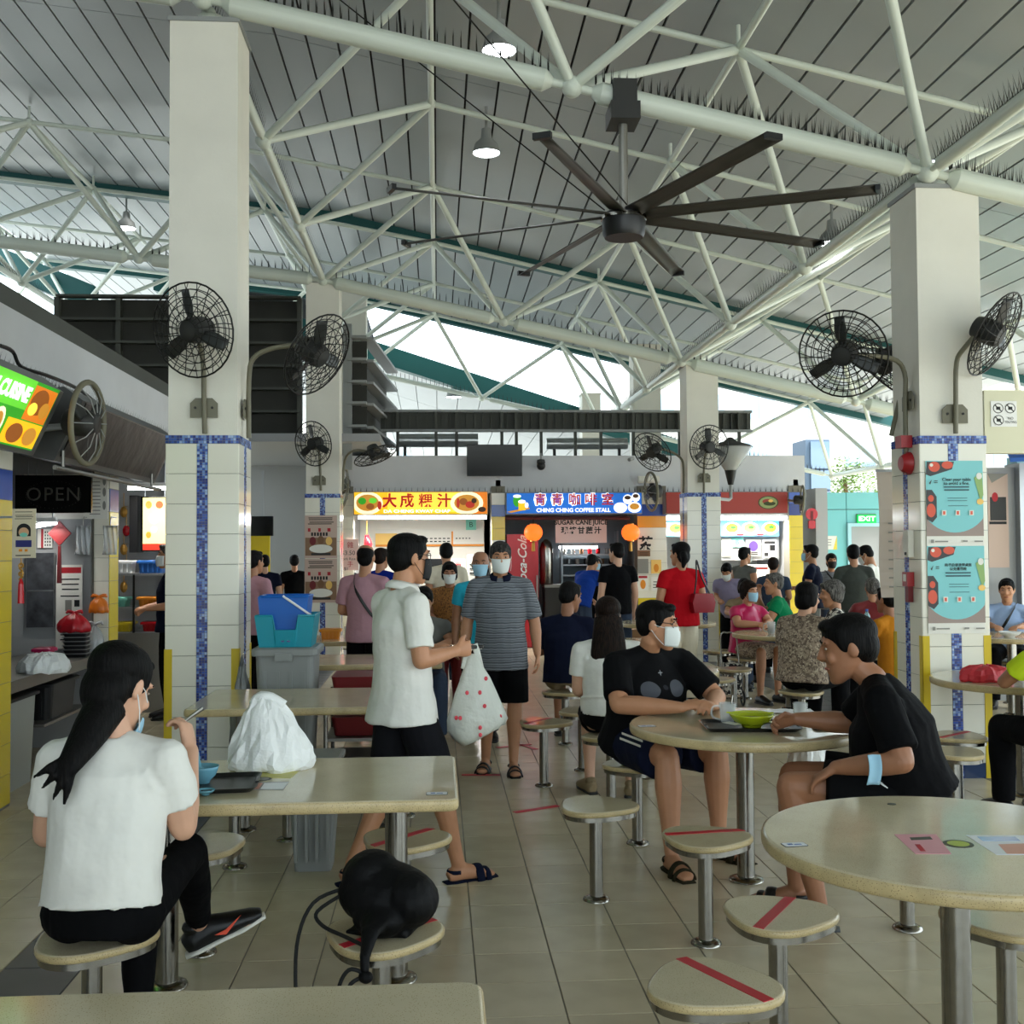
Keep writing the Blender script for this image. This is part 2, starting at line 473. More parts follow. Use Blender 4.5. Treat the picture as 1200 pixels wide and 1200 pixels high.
colX = (-1.56, 3.42, -6.54, 8.4); rowY = (7.5, 15.4, 23.3)
def nb(i, j): return V((XB[i], YB[j], Zb(XB[i])))
def nu_(i, j): return V((XU[i], YU[j], Zu(XU[i])))
hasB = {(i, j) for i in range(8) for j in range(9) if XB[i] in colX or YB[j] in rowY}
spk = B()
def spikes(a, b, r, step=.055, h=.13, keep=1.0, c=.0048):
    a, b = V(a), V(b); d = b - a; n = int(d.length / step); s = d.normalized().cross(V((0, 0, 1))).normalized()
    sp = B(); sp.mi = 0
    for k in range(n):
        if random.random() > keep: continue
        p = a + d * (k + .5) / n + V((0, 0, r * .8))
        for e in (-.055, -.018, .018, .055):
            t = p + s * e + V((0, 0, h * random.uniform(.92, 1.04))) + d.normalized() * random.uniform(-.008, .008); q = p + s * e * .35
            o = len(sp.v); u = d.normalized()
            sp.v += [tuple(q + u * c), tuple(q - u * c), tuple(q + s * c), tuple(t)]
            sp.f += [(o, o + 2, o + 3), (o + 2, o + 1, o + 3), (o + 1, o, o + 3)]; sp.m += [0, 0, 0]
    sp.box((0, 0, 0), (.001, .001, .001), T=MX.Translation(a))
    return sp
def chord(a, b, r, spk_step=.055):
    d = (b - a).normalized()
    p, q = a + d * .14, b - d * .14
    rod('chord_pipe', p + d * .06, q - d * .06, r)
    for u, w_ in ((p, p + d * .06), (q - d * .06, q)):
        c = B(); c.cyl(u, w_, r * .45 if u == p else r, r if u == p else r * .45, n=12, cap=False); ang_smooth(c.build('chord_cone', 'truss_paint', frm))
    rod('chord_neck', a, p, r * .4); rod('chord_neck', q, b, r * .4)
    s = spikes(p, q, r, spk_step); s.build('bird_spikes', 'spike', frm, kind='stuff')
for (i, j) in hasB:
    if i + 1 < 8 and YB[j] in rowY and (i + 1, j) in hasB: chord(nb(i, j), nb(i + 1, j), .078 if j < 5 else .09 if j < 6 else .05, .055 if j < 4 else .09)
    if j + 1 < 9 and XB[i] in colX: chord(nb(i, j), nb(i, j + 1), .048, .06 if j < 3 else .09)
    ball(nb(i, j), .075)
for i in range(7):
    for j in range(8):
        if XU[i] < -2 and YU[j] < 14: continue
        u = nu_(i, j); ball(u, .055)
        if i + 1 < 7: rod('top_tube', u, nu_(i + 1, j), .03)
        if j + 1 < 8: rod('top_tube', u, nu_(i, j + 1), .032)
        for (a, c) in ((i, j), (i + 1, j), (i, j + 1), (i + 1, j + 1)):
            # bottom nodes around: XB index i,i+1 straddle XU[i]; same in Y
            bi = a
            if (bi, c) in hasB: rod('brace', u, nb(bi, c), .038)
        # purlin bracket up to the panels
        rod('hanger', u, u + V((0, 0, .2)), .018)
# ================================================================== columns
mos = {}
def mosaic(parent, w, h, T, key=None):
    """small blue glass tiles on a strip w x h in local xz, facing -y"""
    n = max(1, round(w / .0178)); m = max(1, round(h / .0178)); b = B(); r = random.Random(int(w * 991 + h * 77))
    dx, dz = w / n, h / m
    for i in range(n):
        for j in range(m):
            b.mi = 1 + r.choice((0, 0, 0, 1, 1, 1, 2, 2, 3)); b.box((-w / 2 + (i + .5) * dx, -.001, (j + .5) * dz), (dx - .002, .007, dz - .002))
    b.mi = 0; b.box((0, .002, h / 2), (w, .004, h))
    return obj('mosaic_strip', b.mesh('mosaic_strip', ['grout', 'blue_a', 'blue_b', 'blue_c', 'blue_d']), parent, T=T, kind='stuff')
tile_cache = {}
def wall_tile(parent, w, h, T, mat='white_tile', name='wall_tile'):
    k = (round(w, 4), round(h, 4), mat)
    if k not in tile_cache:
        b = B(); b.cbox((0, 0, 0), (w - .003, h - .003, .008), .0012); tile_cache[k] = b.mesh('wall_tile', mat)
    return obj(name, tile_cache[k], parent, T=T)
def column(x, y, ztop, label, w=.475, faces=(0, 1, 3), base=0, guard=.95, tilez=2.36):
    c = thing('column', label, 'column', (x, y, 0), kind='structure')
    b = B(); b.box((0, 0, tilez / 2 + .1), (w - .03, w - .03, tilez + .2)); b.build('core', 'grout', c)
    b = B(); b.box((0, 0, (tilez + ztop) / 2), (w - .025, w - .025, ztop - tilez)); b.build('shaft', 'cream_paint', c)
    b = B(); b.box((0, 0, ztop + .015), (w + .0, w + .0, .03)); b.build('cap_plate', 'grey_paint', c)
    b = B(); b.cyl((0, 0, ztop), (0, 0, Zb(x) - .02), .09); b.build('bearing', 'truss_paint', c)
    mw = .07; th = .2
    for fidx in range(4):
        R = MX.Rotation(fidx * PI / 2, 4, 'Z')
        if fidx not in faces:
            b = B(); b.box((0, -w / 2 + .006, tilez / 2), (w, .01, tilez)); o = b.build('backing', 'white_paint', c); o.matrix_basis = R; continue
        mosaic(c, mw, tilez - .055, R @ MX.Translation((0, -w / 2 + .0, .0)))
        mosaic(c, w, .055, R @ MX.Translation((0, -w / 2 + .0, tilez - .055)))
        z = tilez - .055; tw = (w - mw) / 2
        while z > .01:
            hh = min(th, z)
            for sx in (-1, 1):
                T = R @ MX.Translation((sx * (mw / 2 + tw / 2), -w / 2 + .002, z - hh / 2)) @ MX.Rotation(PI / 2, 4, 'X')
                wall_tile(c, tw, hh, T, 'navy_tile' if (base and z < .21) else 'white_tile')
            z -= hh
    if guard:
        for sx in (-1, 1):
            for sy in (-1, 1):
                b = B(); a = .052; t = .006; o = w / 2
                b.box((sx * (o + t - a / 2), sy * (o + t / 2), guard / 2), (a, t, guard)); b.box((sx * (o + t / 2), sy * (o + t - a / 2), guard / 2), (t, a, guard))
                b.build('corner_guard', 'yellow_paint', c)
    return c
M('navy_tile', '1B3157', .15)
CW = .475
c1x, c1y = gy(237, 600, 7.5).x, 7.5 + CW / 2
c2x = gy(1118, 600, 7.5).x
colA = column(c1x, c1y, gy(237, 24, 7.5).z, 'cream column with blue mosaic band and a fan facing the tables')
colB = column(c2x, c1y, gy(1112, 220, 7.5).z, 'cream column carrying two turquoise notices and a fire alarm bell', base=1, guard=.98)
colC = column(gy(378, 600, 15.4).x, 15.4 + CW / 2, gy(378, 331, 15.4).z, 'cream column with pink dining notices beside the louvred screen', guard=0)
colD = column(gy(825, 600, 15.4).x, 15.4 + CW / 2, gy(825, 428, 15.4).z, 'cream column standing before the red-signed stall', guard=.95)
# shafts that rise out of the far stalls' roof
for (pa, pb, yt, lab) in ((742, 774, 405, 'plain cream shaft rising from the roof of the stalls near the tea sign'), (399, 422, 333, 'plain cream shaft rising behind the louvred screen'), (682, 704, 462, 'short plain cream shaft under the far roof')):
    Y = 20.5 if pb - pa > 23 or pa < 400 else 23.5
    a, b_ = gy(pa, yt, Y), gy(pb, yt, Y); ww = b_.x - a.x if pa > 400 else .46
    b = B(); b.box((a.x + ww / 2, Y + .24, (a.z + 2.9) / 2), (ww, .46, a.z - 2.9)); b.box((a.x + ww / 2, Y + .24, a.z + .015), (ww + .03, .49, .03))
    b.build('column_shaft', 'cream_paint', label=lab, cat='column', kind='structure')

b = B(); b.box((-8.6, 3.5, 3.6), (.1, 29, 7.2)); b.build('wall_light_block', M('light_block_wall', '6A6A66', .7, noise=(1, .1)), label='unseen grey wall added beyond the side stalls to block light', cat='wall', kind='structure')  # added out of view to keep side light off this end of the ceiling
# ================================================================== tables and stools
M('sticker_white', 'E4E6E8', .4); M('sticker_blue', '2A4F94', .5); M('sticker_ring', '3A3F30', .5); M('sheet_yellow', 'C9C168', .5); M('sheet_pink', 'D99AA0', .5); M('sheet_grey', '8A8880', .5)
M('sheet_salmon', 'D8A08A', .5); M('sheet_green', 'A9B84E', .5)
TZ = .75; SZ = .435
def slab(poly, z1, th, mat_top='terrazzo', mat_edge='terrazzo_edge', r=.012):
    """rounded-edge slab whose rim carries the rougher edge colour; returns a mesh"""
    b = B(); b.mi = 1
    b.rings(poly, [(r, z1 - th), (r * .3, z1 - th + r * .3), (0, z1 - th + r), (0, z1 - r), (r * .3, z1 - r * .3), (r, z1), (r + .002, z1)])
    me = b.mesh('slab', [mat_top, mat_edge], True)
    for p in me.polygons:
        if p.normal.z > .7: p.material_index = 0
    me.set_sharp_from_angle(angle=math.radians(60)); return me
FL = B(); FL.lathe([(.062, 0), (.06, .008), (.045, .016), (.034, .02)], 20)
flange_me = FL.mesh('floor_flange', 'steel', True); flange_me.set_sharp_from_angle(angle=math.radians(50))
def post(parent, x, y, h, r, name='leg', fl=1.0):
    b = B(); b.cyl((x, y, .004), (x, y, h), r, n=18); o = ang_smooth(b.build(name, 'steel', parent))
    f = obj('floor_flange', flange_me, o, (x, y, .004)); f.scale = (fl, fl, 1); return o
def rect_table(x0, x1, y0, y1, label):
    cx, cy = (x0 + x1) / 2, (y0 + y1) / 2
    t = thing('rectangular_table', label, 'table', (cx, cy, 0))
    obj('tabletop', slab(rrect(x1 - x0, y1 - y0, .03), TZ, .042), t)
    for s in (-1, 1):
        post(t, s * .42, 0, TZ - .04, .042, fl=1.25)
        b = B(); b.box((s * .42, 0, TZ - .05), (.09, .55, .022)); b.build('bearer', 'steel_dull', t)
    return t
def round_table(x, y, label, r=.55):
    t = thing('round_table', label, 'table', (x, y, 0))
    obj('tabletop', slab(circle(r, 64), TZ, .045), t)
    post(t, 0, 0, TZ - .04, .042, fl=1.35)
    b = B(); b.lathe([(.1, TZ - .06), (.16, TZ - .044)], 20); b.build('mount_plate', 'steel_dull', t); return t
def pick(sz=.178, n=40):
    out = []
    for k in range(n):
        a = 2 * PI * k / n
        r = sz * (1 + .085 * math.cos(3 * a) + .03 * math.cos(a)); out.append((r * math.cos(a), r * math.sin(a)))
    return out
seat_me = slab(pick(), SZ, .026, r=.009)
b = B(); b.rings(pick(.168), [(.03, SZ - .052), (.0, SZ - .046), (0, SZ - .024)]); under_me = b.mesh('seat_pan', 'steel', True); under_me.set_sharp_from_angle(angle=math.radians(40))
b = B(); b.cyl((0, 0, .004), (0, 0, SZ - .045), .03, n=16); post_me = b.mesh('post', 'steel', True); post_me.set_sharp_from_angle(angle=math.radians(50))
def stool(x, y, deg, label, tape=None, group=None):
    t = thing('stool', label, 'stool', (x, y, 0), math.radians(deg), group)
    obj('seat', seat_me, t); obj('seat_pan', under_me, t); p = obj('post', post_me, t); obj('floor_flange', flange_me, p, (0, 0, .004))
    if tape is not None:   # tape: (angle of the strip in the seat's frame, shift)
        a, sh = tape; ca, sa = math.cos(math.radians(a)), math.sin(math.radians(a)); poly = pick()
        # clip the strip to the seat outline along its direction
        us = []
        for s in (-.018, .018):
            ts = []
            for k in range(len(poly)):
                p, q = V(poly[k]), V(poly[(k + 1) % len(poly)])
                dp = -p.x * sa + p.y * ca - (sh + s); dq = -q.x * sa + q.y * ca - (sh + s)
                if dp * dq < 0:
                    f = dp / (dp - dq); r = p + (q - p) * f; ts.append(r.x * ca + r.y * sa)
            us.append((min(ts) + .006, max(ts) - .006))
        c = [(us[0][0], -.018), (us[0][1], -.018), (us[1][1], .018), (us[1][0], .018)]
        poly2 = [(u * ca - (v + sh) * sa, u * sa + (v + sh) * ca) for u, v in c]
        b = B(); b.prism(poly2, SZ - .001, SZ + .0012); b.build('tape_strip', 'red_tape', t)
    return t
def px_tape(x, y, deg, a, b_):
    """tape end pixels -> strip angle and shift in the stool's frame"""
    p, q = gz(*a, SZ), gz(*b_, SZ); R = MX.Rotation(-math.radians(deg), 3, 'Z')
    p, q = R @ (p - V((x, y, SZ))), R @ (q - V((x, y, SZ)))
    d = q - p; an = math.atan2(d.y, d.x); m = (p + q) / 2
    return math.degrees(an), -m.x * math.sin(an) + m.y * math.cos(an)
T1 = rect_table(-1.24, .085, gz(300, 1157, TZ).y - .79, gz(300, 1157, TZ).y, 'bare rectangular cream terrazzo table at the edge of the seating')
T2y0, T2y1 = gz(330, 941, TZ).y, gz(330, 889, TZ).y
T2 = rect_table(gz(150, 938, TZ).x - .17, gz(537, 928, TZ).x, T2y0, T2y1, 'rectangular terrazzo table with the white bag and blue bowl')
T3 = rect_table(gz(220, 828, TZ).x, gz(220, 828, TZ).x + 1.33, gz(330, 830, TZ).y, gz(330, 807, TZ).y, 'rectangular terrazzo table before the grey bin with blue crate')
T4 = rect_table(-1.3, .03, gz(400, 779, TZ).y, gz(400, 779, TZ).y + .82, 'rectangular terrazzo table behind the white polo man')
T5 = rect_table(-1.45, -.15, gz(400, 752, TZ).y, gz(400, 752, TZ).y + .82, 'rectangular terrazzo table holding the orange lunch box')
RT1 = V((1.5, 3.2)); RT2 = V((1.47, 5.33))
R1 = round_table(RT1.x, RT1.y, 'empty round terrazzo table with pink and blue stickers')
R2 = round_table(RT2.x, RT2.y, 'round terrazzo table shared by two men in black')
RT3 = V((1.45, 7.75)); round_table(RT3.x, RT3.y, 'round terrazzo table in front of the long-haired woman', .5)
RT4 = V((1.55, 10.0)); round_table(RT4.x, RT4.y, 'round terrazzo table with a pinkish top beyond the long-haired woman')
RT5 = V((3.45, 10.85)); round_table(RT5.x, RT5.y, 'round terrazzo table where the woman in magenta rests her arms')
RT6 = gz(1165, 808, TZ); RT6 = V((3.72, 6.95)); round_table(RT6.x, RT6.y, 'round terrazzo table with a red bundle beside the notice column')
RT7 = V((2.6, 12.6)); round_table(RT7.x, RT7.y, 'round terrazzo table next to the tiled column before the red stall')
RT8 = V((4.5, 11.0)); round_table(RT8.x, RT8.y, 'round terrazzo table of the elderly diners with a water bottle', .44)
RT9 = V((5.55, 12.4)); round_table(RT9.x, RT9.y, 'round terrazzo table near the turquoise wall')
RT10 = V((5.4, 10.25)); round_table(RT10.x, RT10.y, 'round terrazzo table of the man in pale blue', .5)
def st(px, py, deg, label, tape=None, group=None, z=SZ):
    p = gz(px, py, z)
    return stool(p.x, p.y, deg, label, px_tape(p.x, p.y, deg, *tape) if tape else None, group), p
S = {}
S[1] = st(832, 1150, -28, 'stool with red tape, frontmost at the empty round table', ((797, 1122), (906, 1175)))
S[2] = st(911, 1068, 5, 'red-taped stool tucked close against the empty round table', ((932, 1046), (890, 1086)))
S[3] = st(826, 979, 8, 'red-taped stool between the two round tables', ((774, 978), (878, 972)))
S[4] = st(698, 942, -8, 'plain stool without tape standing alone by the aisle')
S[5] = stool(1.07, 6.03, -60, 'stool under the masked man in black')
S[6] = st(108, 1095, 10, 'stool under the young woman in a white tee'), None
S[7] = st(447, 1091, 20, 'red-taped stool holding the black drawstring bag', ((396, 1110), (514, 1075)))
S[8] = st(473, 981, 12, 'red-taped stool beside the white polo man', ((430, 993), (508, 970)))
st(236, 988, 170, 'plain stool at the far side of the table with the blue bowl')
stool(gz(275, 1017, 0).x, gz(275, 1017, 0).y, 90, 'stool whose post shows under the table with the blue bowl')
stool(gz(333, 985, 0).x + .02, gz(333, 985, 0).y, 100, 'stool beside the low grey bin under the tables')
stool(gz(475, 957, 0).x, gz(475, 957, 0).y, 80, 'stool hidden behind the legs of the white polo man')
st(637, 845, 0, 'red-taped stool beside the striped-shirt man', ((612, 849), (657, 838)))
S[14] = stool(1.07, 6.95, 80, 'stool under the long-haired woman in white')
S[15] = stool(1.03, 9.1, 60, 'stool under the man in the navy shirt')
st(682, 832, -20, 'plain stool between navy-shirt man and long-haired woman')
st(1122, 861, 180, 'red-taped stool in front of the notice column', ((1104, 864), (1135, 857)))
st(1118, 880, 160, 'plain stool in front of the notice column')
stool(1.95, 4.6, 140, 'stool under the bare-faced man in black')
st(1178, 1074, 150, 'stool half under the empty round table')
stool(1.95, 5.75, -140, 'stool holding a white plastic bag behind the shared round table')
for (px, py, lab) in ((838, 795, 'plain stool behind the masked man in black'), (860, 783, 'stool standing by the woman in magenta'), (843, 762, 'stool at the tiled column with the yellow guard')):
    st(px, py, 30, lab)
def table_sticker(px, py, w=.075, rz=0):
    p = gz(px, py, TZ)
    t = thing('table_sticker', None, 'sticker', (p.x, p.y, TZ), rz)
    b = B(); b.prism(rrect(w, w * .62, .008), 0, .0012); b.build('base', 'charcoal', t)
    b = B(); b.prism(rrect(w * .94, w * .55, .007), .0012, .0016); b.build('face', 'sticker_white', t)
    b = B(); b.box((w * .13, -.003, .0018), (w * .3, .008, .0006)); b.box((-w * .18, .002, .0018), (w * .22, .012, .0006)); b.build('print', 'sticker_blue', t)
    return t
tag(table_sticker(512, 930), 'small framed sticker at the corner of the blue-bowl table', 'sticker')
tag(table_sticker(931, 990, .07, .1), 'small framed sticker at the rim of the empty round table', 'sticker')
tag(table_sticker(758, 851, .085, .1), 'small framed sticker on the table in front of the masked man', 'sticker')
def flat(name, pix, z, mat, label, cat='notice', bits=()):
    """a printed sheet stuck on a table top: outline given by its corner pixels"""
    P = [gz(*p, z) for p in pix]; c = sum(P, V()) / len(P)
    t = thing(name, label, cat, (c.x, c.y, z))
    poly = [(p.x - c.x, p.y - c.y) for p in P]
    if sum(poly[i][0] * poly[(i + 1) % len(poly)][1] - poly[(i + 1) % len(poly)][0] * poly[i][1] for i in range(len(poly))) < 0: poly.reverse()
    b = B(); b.prism(poly, 0, .001); b.build('sheet', mat, t)
    for pix2, m2 in bits:
        Q = [gz(*p, z) for p in pix2]; poly = [(p.x - c.x, p.y - c.y) for p in Q]
        if sum(poly[i][0] * poly[(i + 1) % len(poly)][1] - poly[(i + 1) % len(poly)][0] * poly[i][1] for i in range(len(poly))) < 0: poly.reverse()
        b = B(); b.prism(poly, .001, .0016); b.build('print', m2, t)
flat('table_notice', [(284, 904), (350, 904), (341, 912), (274, 912)], TZ, 'sheet_yellow', 'yellow notice stuck on the table beside the white bag', bits=[([(290, 907), (302, 907), (300, 909), (288, 909)], 'sticker_ring')])
flat('table_notice', [(283, 917), (339, 916), (332, 926), (262, 926)], TZ, 'sheet_grey', 'grey and salmon payment notice stuck beside the black tray', bits=[([(283, 918), (308, 918), (303, 925), (274, 925)], 'sheet_salmon'), ([(310, 918), (338, 917), (332, 925), (305, 925)], 'sticker_white')])
flat('table_notice', [(1048, 978), (1097, 978), (1115, 1001), (1073, 1001)], TZ, 'sheet_pink', 'pink notice stuck on the empty round table', bits=[([(1066, 982), (1090, 981), (1093, 984), (1068, 985)], 'sticker_ring'), ([(1072, 990), (1078, 990), (1085, 998), (1079, 998)], 'ink_red')])
flat('table_notice', [(1132, 979), (1200, 979), (1215, 1002), (1168, 1002)], TZ, 'sticker_white', 'white and salmon payment notice on the empty round table', bits=[([(1170, 990), (1200, 989), (1206, 1001), (1180, 1001)], 'sheet_salmon'), ([(1145, 981), (1190, 981), (1196, 986), (1152, 986)], 'blue_d')])
flat('table_notice', [(818, 844), (838, 842), (842, 850), (828, 855)], TZ, 'sheet_salmon', 'salmon card stuck beside the black tray and glass mug', bits=[([(820, 846), (826, 845), (832, 853), (828, 854)], 'sticker_white')])
def ring_sticker(px, py, label, r=.04, mat='sheet_green'):
    p = gz(px, py, TZ); t = thing('ring_sticker', label, 'sticker', (p.x, p.y, TZ))
    b = B(); b.lathe([(0.001, 0), (r, 0), (r, .001), (.001, .001)], 28); b.build('rim', 'sticker_ring', t)
    b = B(); b.lathe([(0.001, .001), (r * .72, .001), (r * .72, .0016), (.001, .0016)], 28); b.build('face', mat, t)
ring_sticker(307, 913, 'round green-ringed sticker on the blue-bowl table', .035, 'sheet_grey')
ring_sticker(1123, 989, 'round green sticker on the empty round table', .042)
p = gz(1045, 942.5, TZ); b = B(); b.lathe([(.001, 0), (.014, 0), (.014, .0015), (.001, .0015)], 20); b.build('table_plug', 'sticker_ring', loc=(p.x, p.y, TZ), label='small dark plug in the rim of the empty round table', cat='plug')

# ================================================================== fans
def cage_mesh(R=.3, dep=.07, rings=(1, .86, .7, .54, .38, .22), spokes=20, r=.0032):
    """two domes of wire on one rim; axis along local -y (air side)"""
    b = B(); b.mi = 0
    def z_at(k): return dep * (1 - k * k)
    for sgn in (-1, 1):
        for k in rings:
            if sgn > 0 and k == 1: continue
            b.tube([(R * k * math.cos(2 * PI * a / 28), sgn * z_at(k), R * k * math.sin(2 * PI * a / 28)) for a in range(28)], r * (2 if k == 1 else 1), n=5, closed=True)
        for a in range(spokes):
            an = 2 * PI * a / spokes + (.1 if sgn > 0 else 0)
            b.tube([(R * k * math.cos(an + .25 * (1 - k)), sgn * z_at(k), R * k * math.sin(an + .25 * (1 - k))) for k in (1, .75, .5, .22)], r, n=4)
    return b.mesh('cage', 'black_metal', True)
cage_me = cage_mesh()
cage_far = cage_mesh(rings=(1, .8, .55, .25), spokes=14, r=.0042)
b = B(); b.lathe([(.03, -.05), (.075, -.04), (.085, .0), (.085, .1), (.07, .15), (.03, .165)], 20, T=MX.Rotation(-PI / 2, 4, 'X')); motor_me = b.mesh('motor', 'charcoal', True); motor_me.set_sharp_from_angle(angle=math.radians(40))
def blade_mesh(R=.26):
    b = B()
    def fn(u, v):
        r = .05 + (R - .05) * u; wd = (.035 + .06 * math.sin(min(1, u * 1.2) * PI * .75)); a = (v - .5)
        return (r * math.cos(a * wd * 5 / max(.2, u + .3)), .03 * (v - .5), r * math.sin(a * wd * 5 / max(.2, u + .3)))
    b.sheet(fn, 6, 5, .003); return b.mesh('blade', M('blade_grey', '2E302E', .4), True)
blade_me = blade_mesh()
def wall_fan(label, mount, head, axis, pole, far=0, plate=None, group=None):
    """mount: bracket centre; pole: polyline from the wall pipe to the head; axis: the way the air goes"""
    t = thing('wall_fan', label, 'fan', mount, group=group)
    m0 = V(mount)
    Q = V((0, -1, 0)).rotation_difference(V(axis).normalized()).to_matrix().to_4x4()
    T = MX.Translation(V(head) - m0) @ Q
    obj('cage', cage_far if far else cage_me, t, T=T)
    mo = obj('motor', motor_me, t, T=T)
    for k in range(3): obj('blade', blade_me, t, T=T @ MX.Rotation(2 * PI * k / 3 + .4, 4, 'Y'))
    b = B(); b.tube(catmull([V(p) - m0 for p in pole], 4), .017, n=10); ang_smooth(b.build('pole', M('pole_paint', '6F6B58', .5), t))
    if plate:
        b = B(); poly = [(-.09, -.065), (.09, -.065), (.09, .03), (.055, .065), (-.055, .065), (-.09, .03)]
        P = MX.Rotation(PI / 2, 4, 'X')
        if plate == 'x': P = MX.Rotation(PI / 2, 4, 'Z') @ P
        if plate == '-x': P = MX.Rotation(-PI / 2, 4, 'Z') @ P
        b.prism(poly, -.004, .004, T=P); pl = b.build('bracket', 'pole_paint', t)
        for sx in (-.055, .055):
            b = B(); b.cyl((sx, 0, .003), (sx, 0, .011), .009, n=8); bo = b.build('bolt', 'black_metal', pl); bo.matrix_basis = P
    return t
YF = 7.5
def on(px, py, y): return gy(px, py, y)
yfa = YF - .012
wall_fan('caged wall fan on the cream column above its blue mosaic band', on(239, 478, yfa), on(226, 387, YF - .3), (-.38, -.85, -.22),
         [on(240, 508, YF - .035), on(239, 470, YF - .035), on(238, 425, YF - .04), on(232, 396, YF - .12), on(228, 388, YF - .22)], plate='y')
xs = c1x + CW / 2 + .012
wall_fan('caged fan on a bent arm reaching from the cream column', (xs, YF + .2, gy(290, 480, YF + .2).z), on(372, 416, YF + .15), (.72, -.42, -.5),
         [(xs + .02, YF + .2, 2.36), (xs + .02, YF + .2, 2.75), on(297, 420, YF + .2), on(320, 408, YF + .2), on(352, 404, YF + .18)], plate='x')
wall_fan('caged fan on the column with pink notices', on(374, 563, 15.385), on(367, 520, 15.05), (-.5, -.8, -.2), [on(376, 575, 15.36), on(375, 545, 15.36), on(373, 525, 15.3), on(369, 521, 15.1)], far=1, plate='y')
cx = colC.location.x + CW / 2
wall_fan('fan tilted flat toward the floor beside the louvred screen', (cx + .012, 15.5, gy(400, 555, 15.5).z), on(440, 534, 15.2), (.35, -.25, -.9), [(cx + .03, 15.5, 2.4), on(404, 540, 15.5), on(415, 528, 15.4), on(436, 530, 15.22)], far=1)
wall_fan('caged fan facing out from the column before the red stall', on(825, 560, 15.385), on(831, 524, 15.05), (.28, -.93, -.1), [on(825, 578, 15.36), on(825, 548, 15.36), on(827, 530, 15.3), on(830, 525, 15.1)], far=1, plate='y')
cx = colD.location.x - CW / 2
wall_fan('fan on a bent arm turned toward the coffee stall', (cx - .012, 15.5, gy(803, 560, 15.5).z), on(764, 530, 15.3), (-.6, -.55, -.5), [(cx - .03, 15.5, 2.36), on(801, 550, 15.5), on(797, 536, 15.5), on(780, 527, 15.4), on(768, 528, 15.32)], far=1)
xs = c2x - CW / 2 - .012
wall_fan('caged fan on a bent arm over the notice column edge', (xs, YF + .15, gy(1063, 470, YF + .15).z), on(988, 415, YF - .05), (-.5, -.75, -.35),
         [(xs - .02, YF + .15, 2.2), (xs - .02, YF + .15, 2.6), on(1060, 437, YF + .15), on(1045, 420, YF + .1), on(1000, 416, YF)], plate='-x')
wall_fan('dark caged fan half hidden behind the notice column', (xs, YF + .4, gy(1060, 480, YF + .4).z), on(1034, 428, YF + .75), (-.45, .55, -.5), [(xs - .02, YF + .4, 2.4), on(1058, 445, YF + .4), on(1050, 425, YF + .55), on(1040, 420, YF + .7)])
wall_fan('caged fan leaning out from the face of the notice column', on(1119, 485, yfa), on(1166, 392, YF - .2), (.6, -.62, -.5), [on(1120, 508, YF - .035), on(1120, 470, YF - .035), on(1121, 425, YF - .05), on(1130, 408, YF - .1), on(1146, 390, YF - .15)], plate='y')
# fans beside the signboards, seen on edge
def sign_fan(label, c, ax=(1, 0, 0), s=1.0, anchor=None):
    c = V(c); t = thing('sign_fan', label, 'fan', c)
    Q = V((0, 0, 1)).rotation_difference(V(ax)).to_matrix().to_4x4() @ MX.Diagonal((s, s, s, 1))
    b = B(); b.tube([(.3 * math.cos(2 * PI * k / 32), .3 * math.sin(2 * PI * k / 32), 0) for k in range(32)], .022, n=8, closed=True); obj('guard_ring', b.mesh('guard_ring', 'pole_paint', True), t, T=Q)
    b = B()
    for k in range(12):
        a = 2 * PI * k / 12; b.tube([(.08 * math.cos(a), .08 * math.sin(a), .07), (.2 * math.cos(a), .2 * math.sin(a), .06), (.3 * math.cos(a), .3 * math.sin(a), 0)], .004, n=5)
    obj('guard_wires', b.mesh('guard_wires', 'grey_paint'), t, T=Q)
    b = B(); b.lathe([(.06, -.18), (.1, -.15), (.1, .0), (.07, .05)], 18); o = obj('motor', b.mesh('motor', 'charcoal', True), t, T=Q)
    for k in range(3): obj('blade', blade_me, t, T=Q @ MX.Rotation(2 * PI * k / 3, 4, 'Z') @ MX.Rotation(PI / 2, 4, 'X'))
    m_ = Q @ V((0, 0, -.16)); b = B(); b.tube([m_, m_ + V((0, .02, -.02)), V(anchor) - c], .025, n=8); b.build('arm', 'grey_paint', t)
    return t
sign_fan('fan seen edge-on at the end of the yellow noodle sign', gy(402, 572, 17.4), (1, -.15, -.1), anchor=V((gy(402, 572, 17.4).x - .1, 18.02, gy(402, 568, 17.4).z)))
sign_fan('fan seen edge-on between the blue and red signs', gy(763, 576, 17.4), (-1, -.15, -.05), anchor=V((gy(757, 576, 17.4).x + .2, 18.02, gy(757, 570, 17.4).z)))
sign_fan('fan seen edge-on at the end of the red sign', gy(940, 586, 17.4), (1, -.2, -.05), .75, anchor=V((gy(934, 588, 17.4).x, 17.99, gy(927, 584, 17.4).z)))
sign_fan('round grey fan ring between the two stall signs at the drinks counter', gy(103, 496, 7.14), (.99, -.09, -.05), .85, anchor=V((-2.7, 7.2, 2.35)))
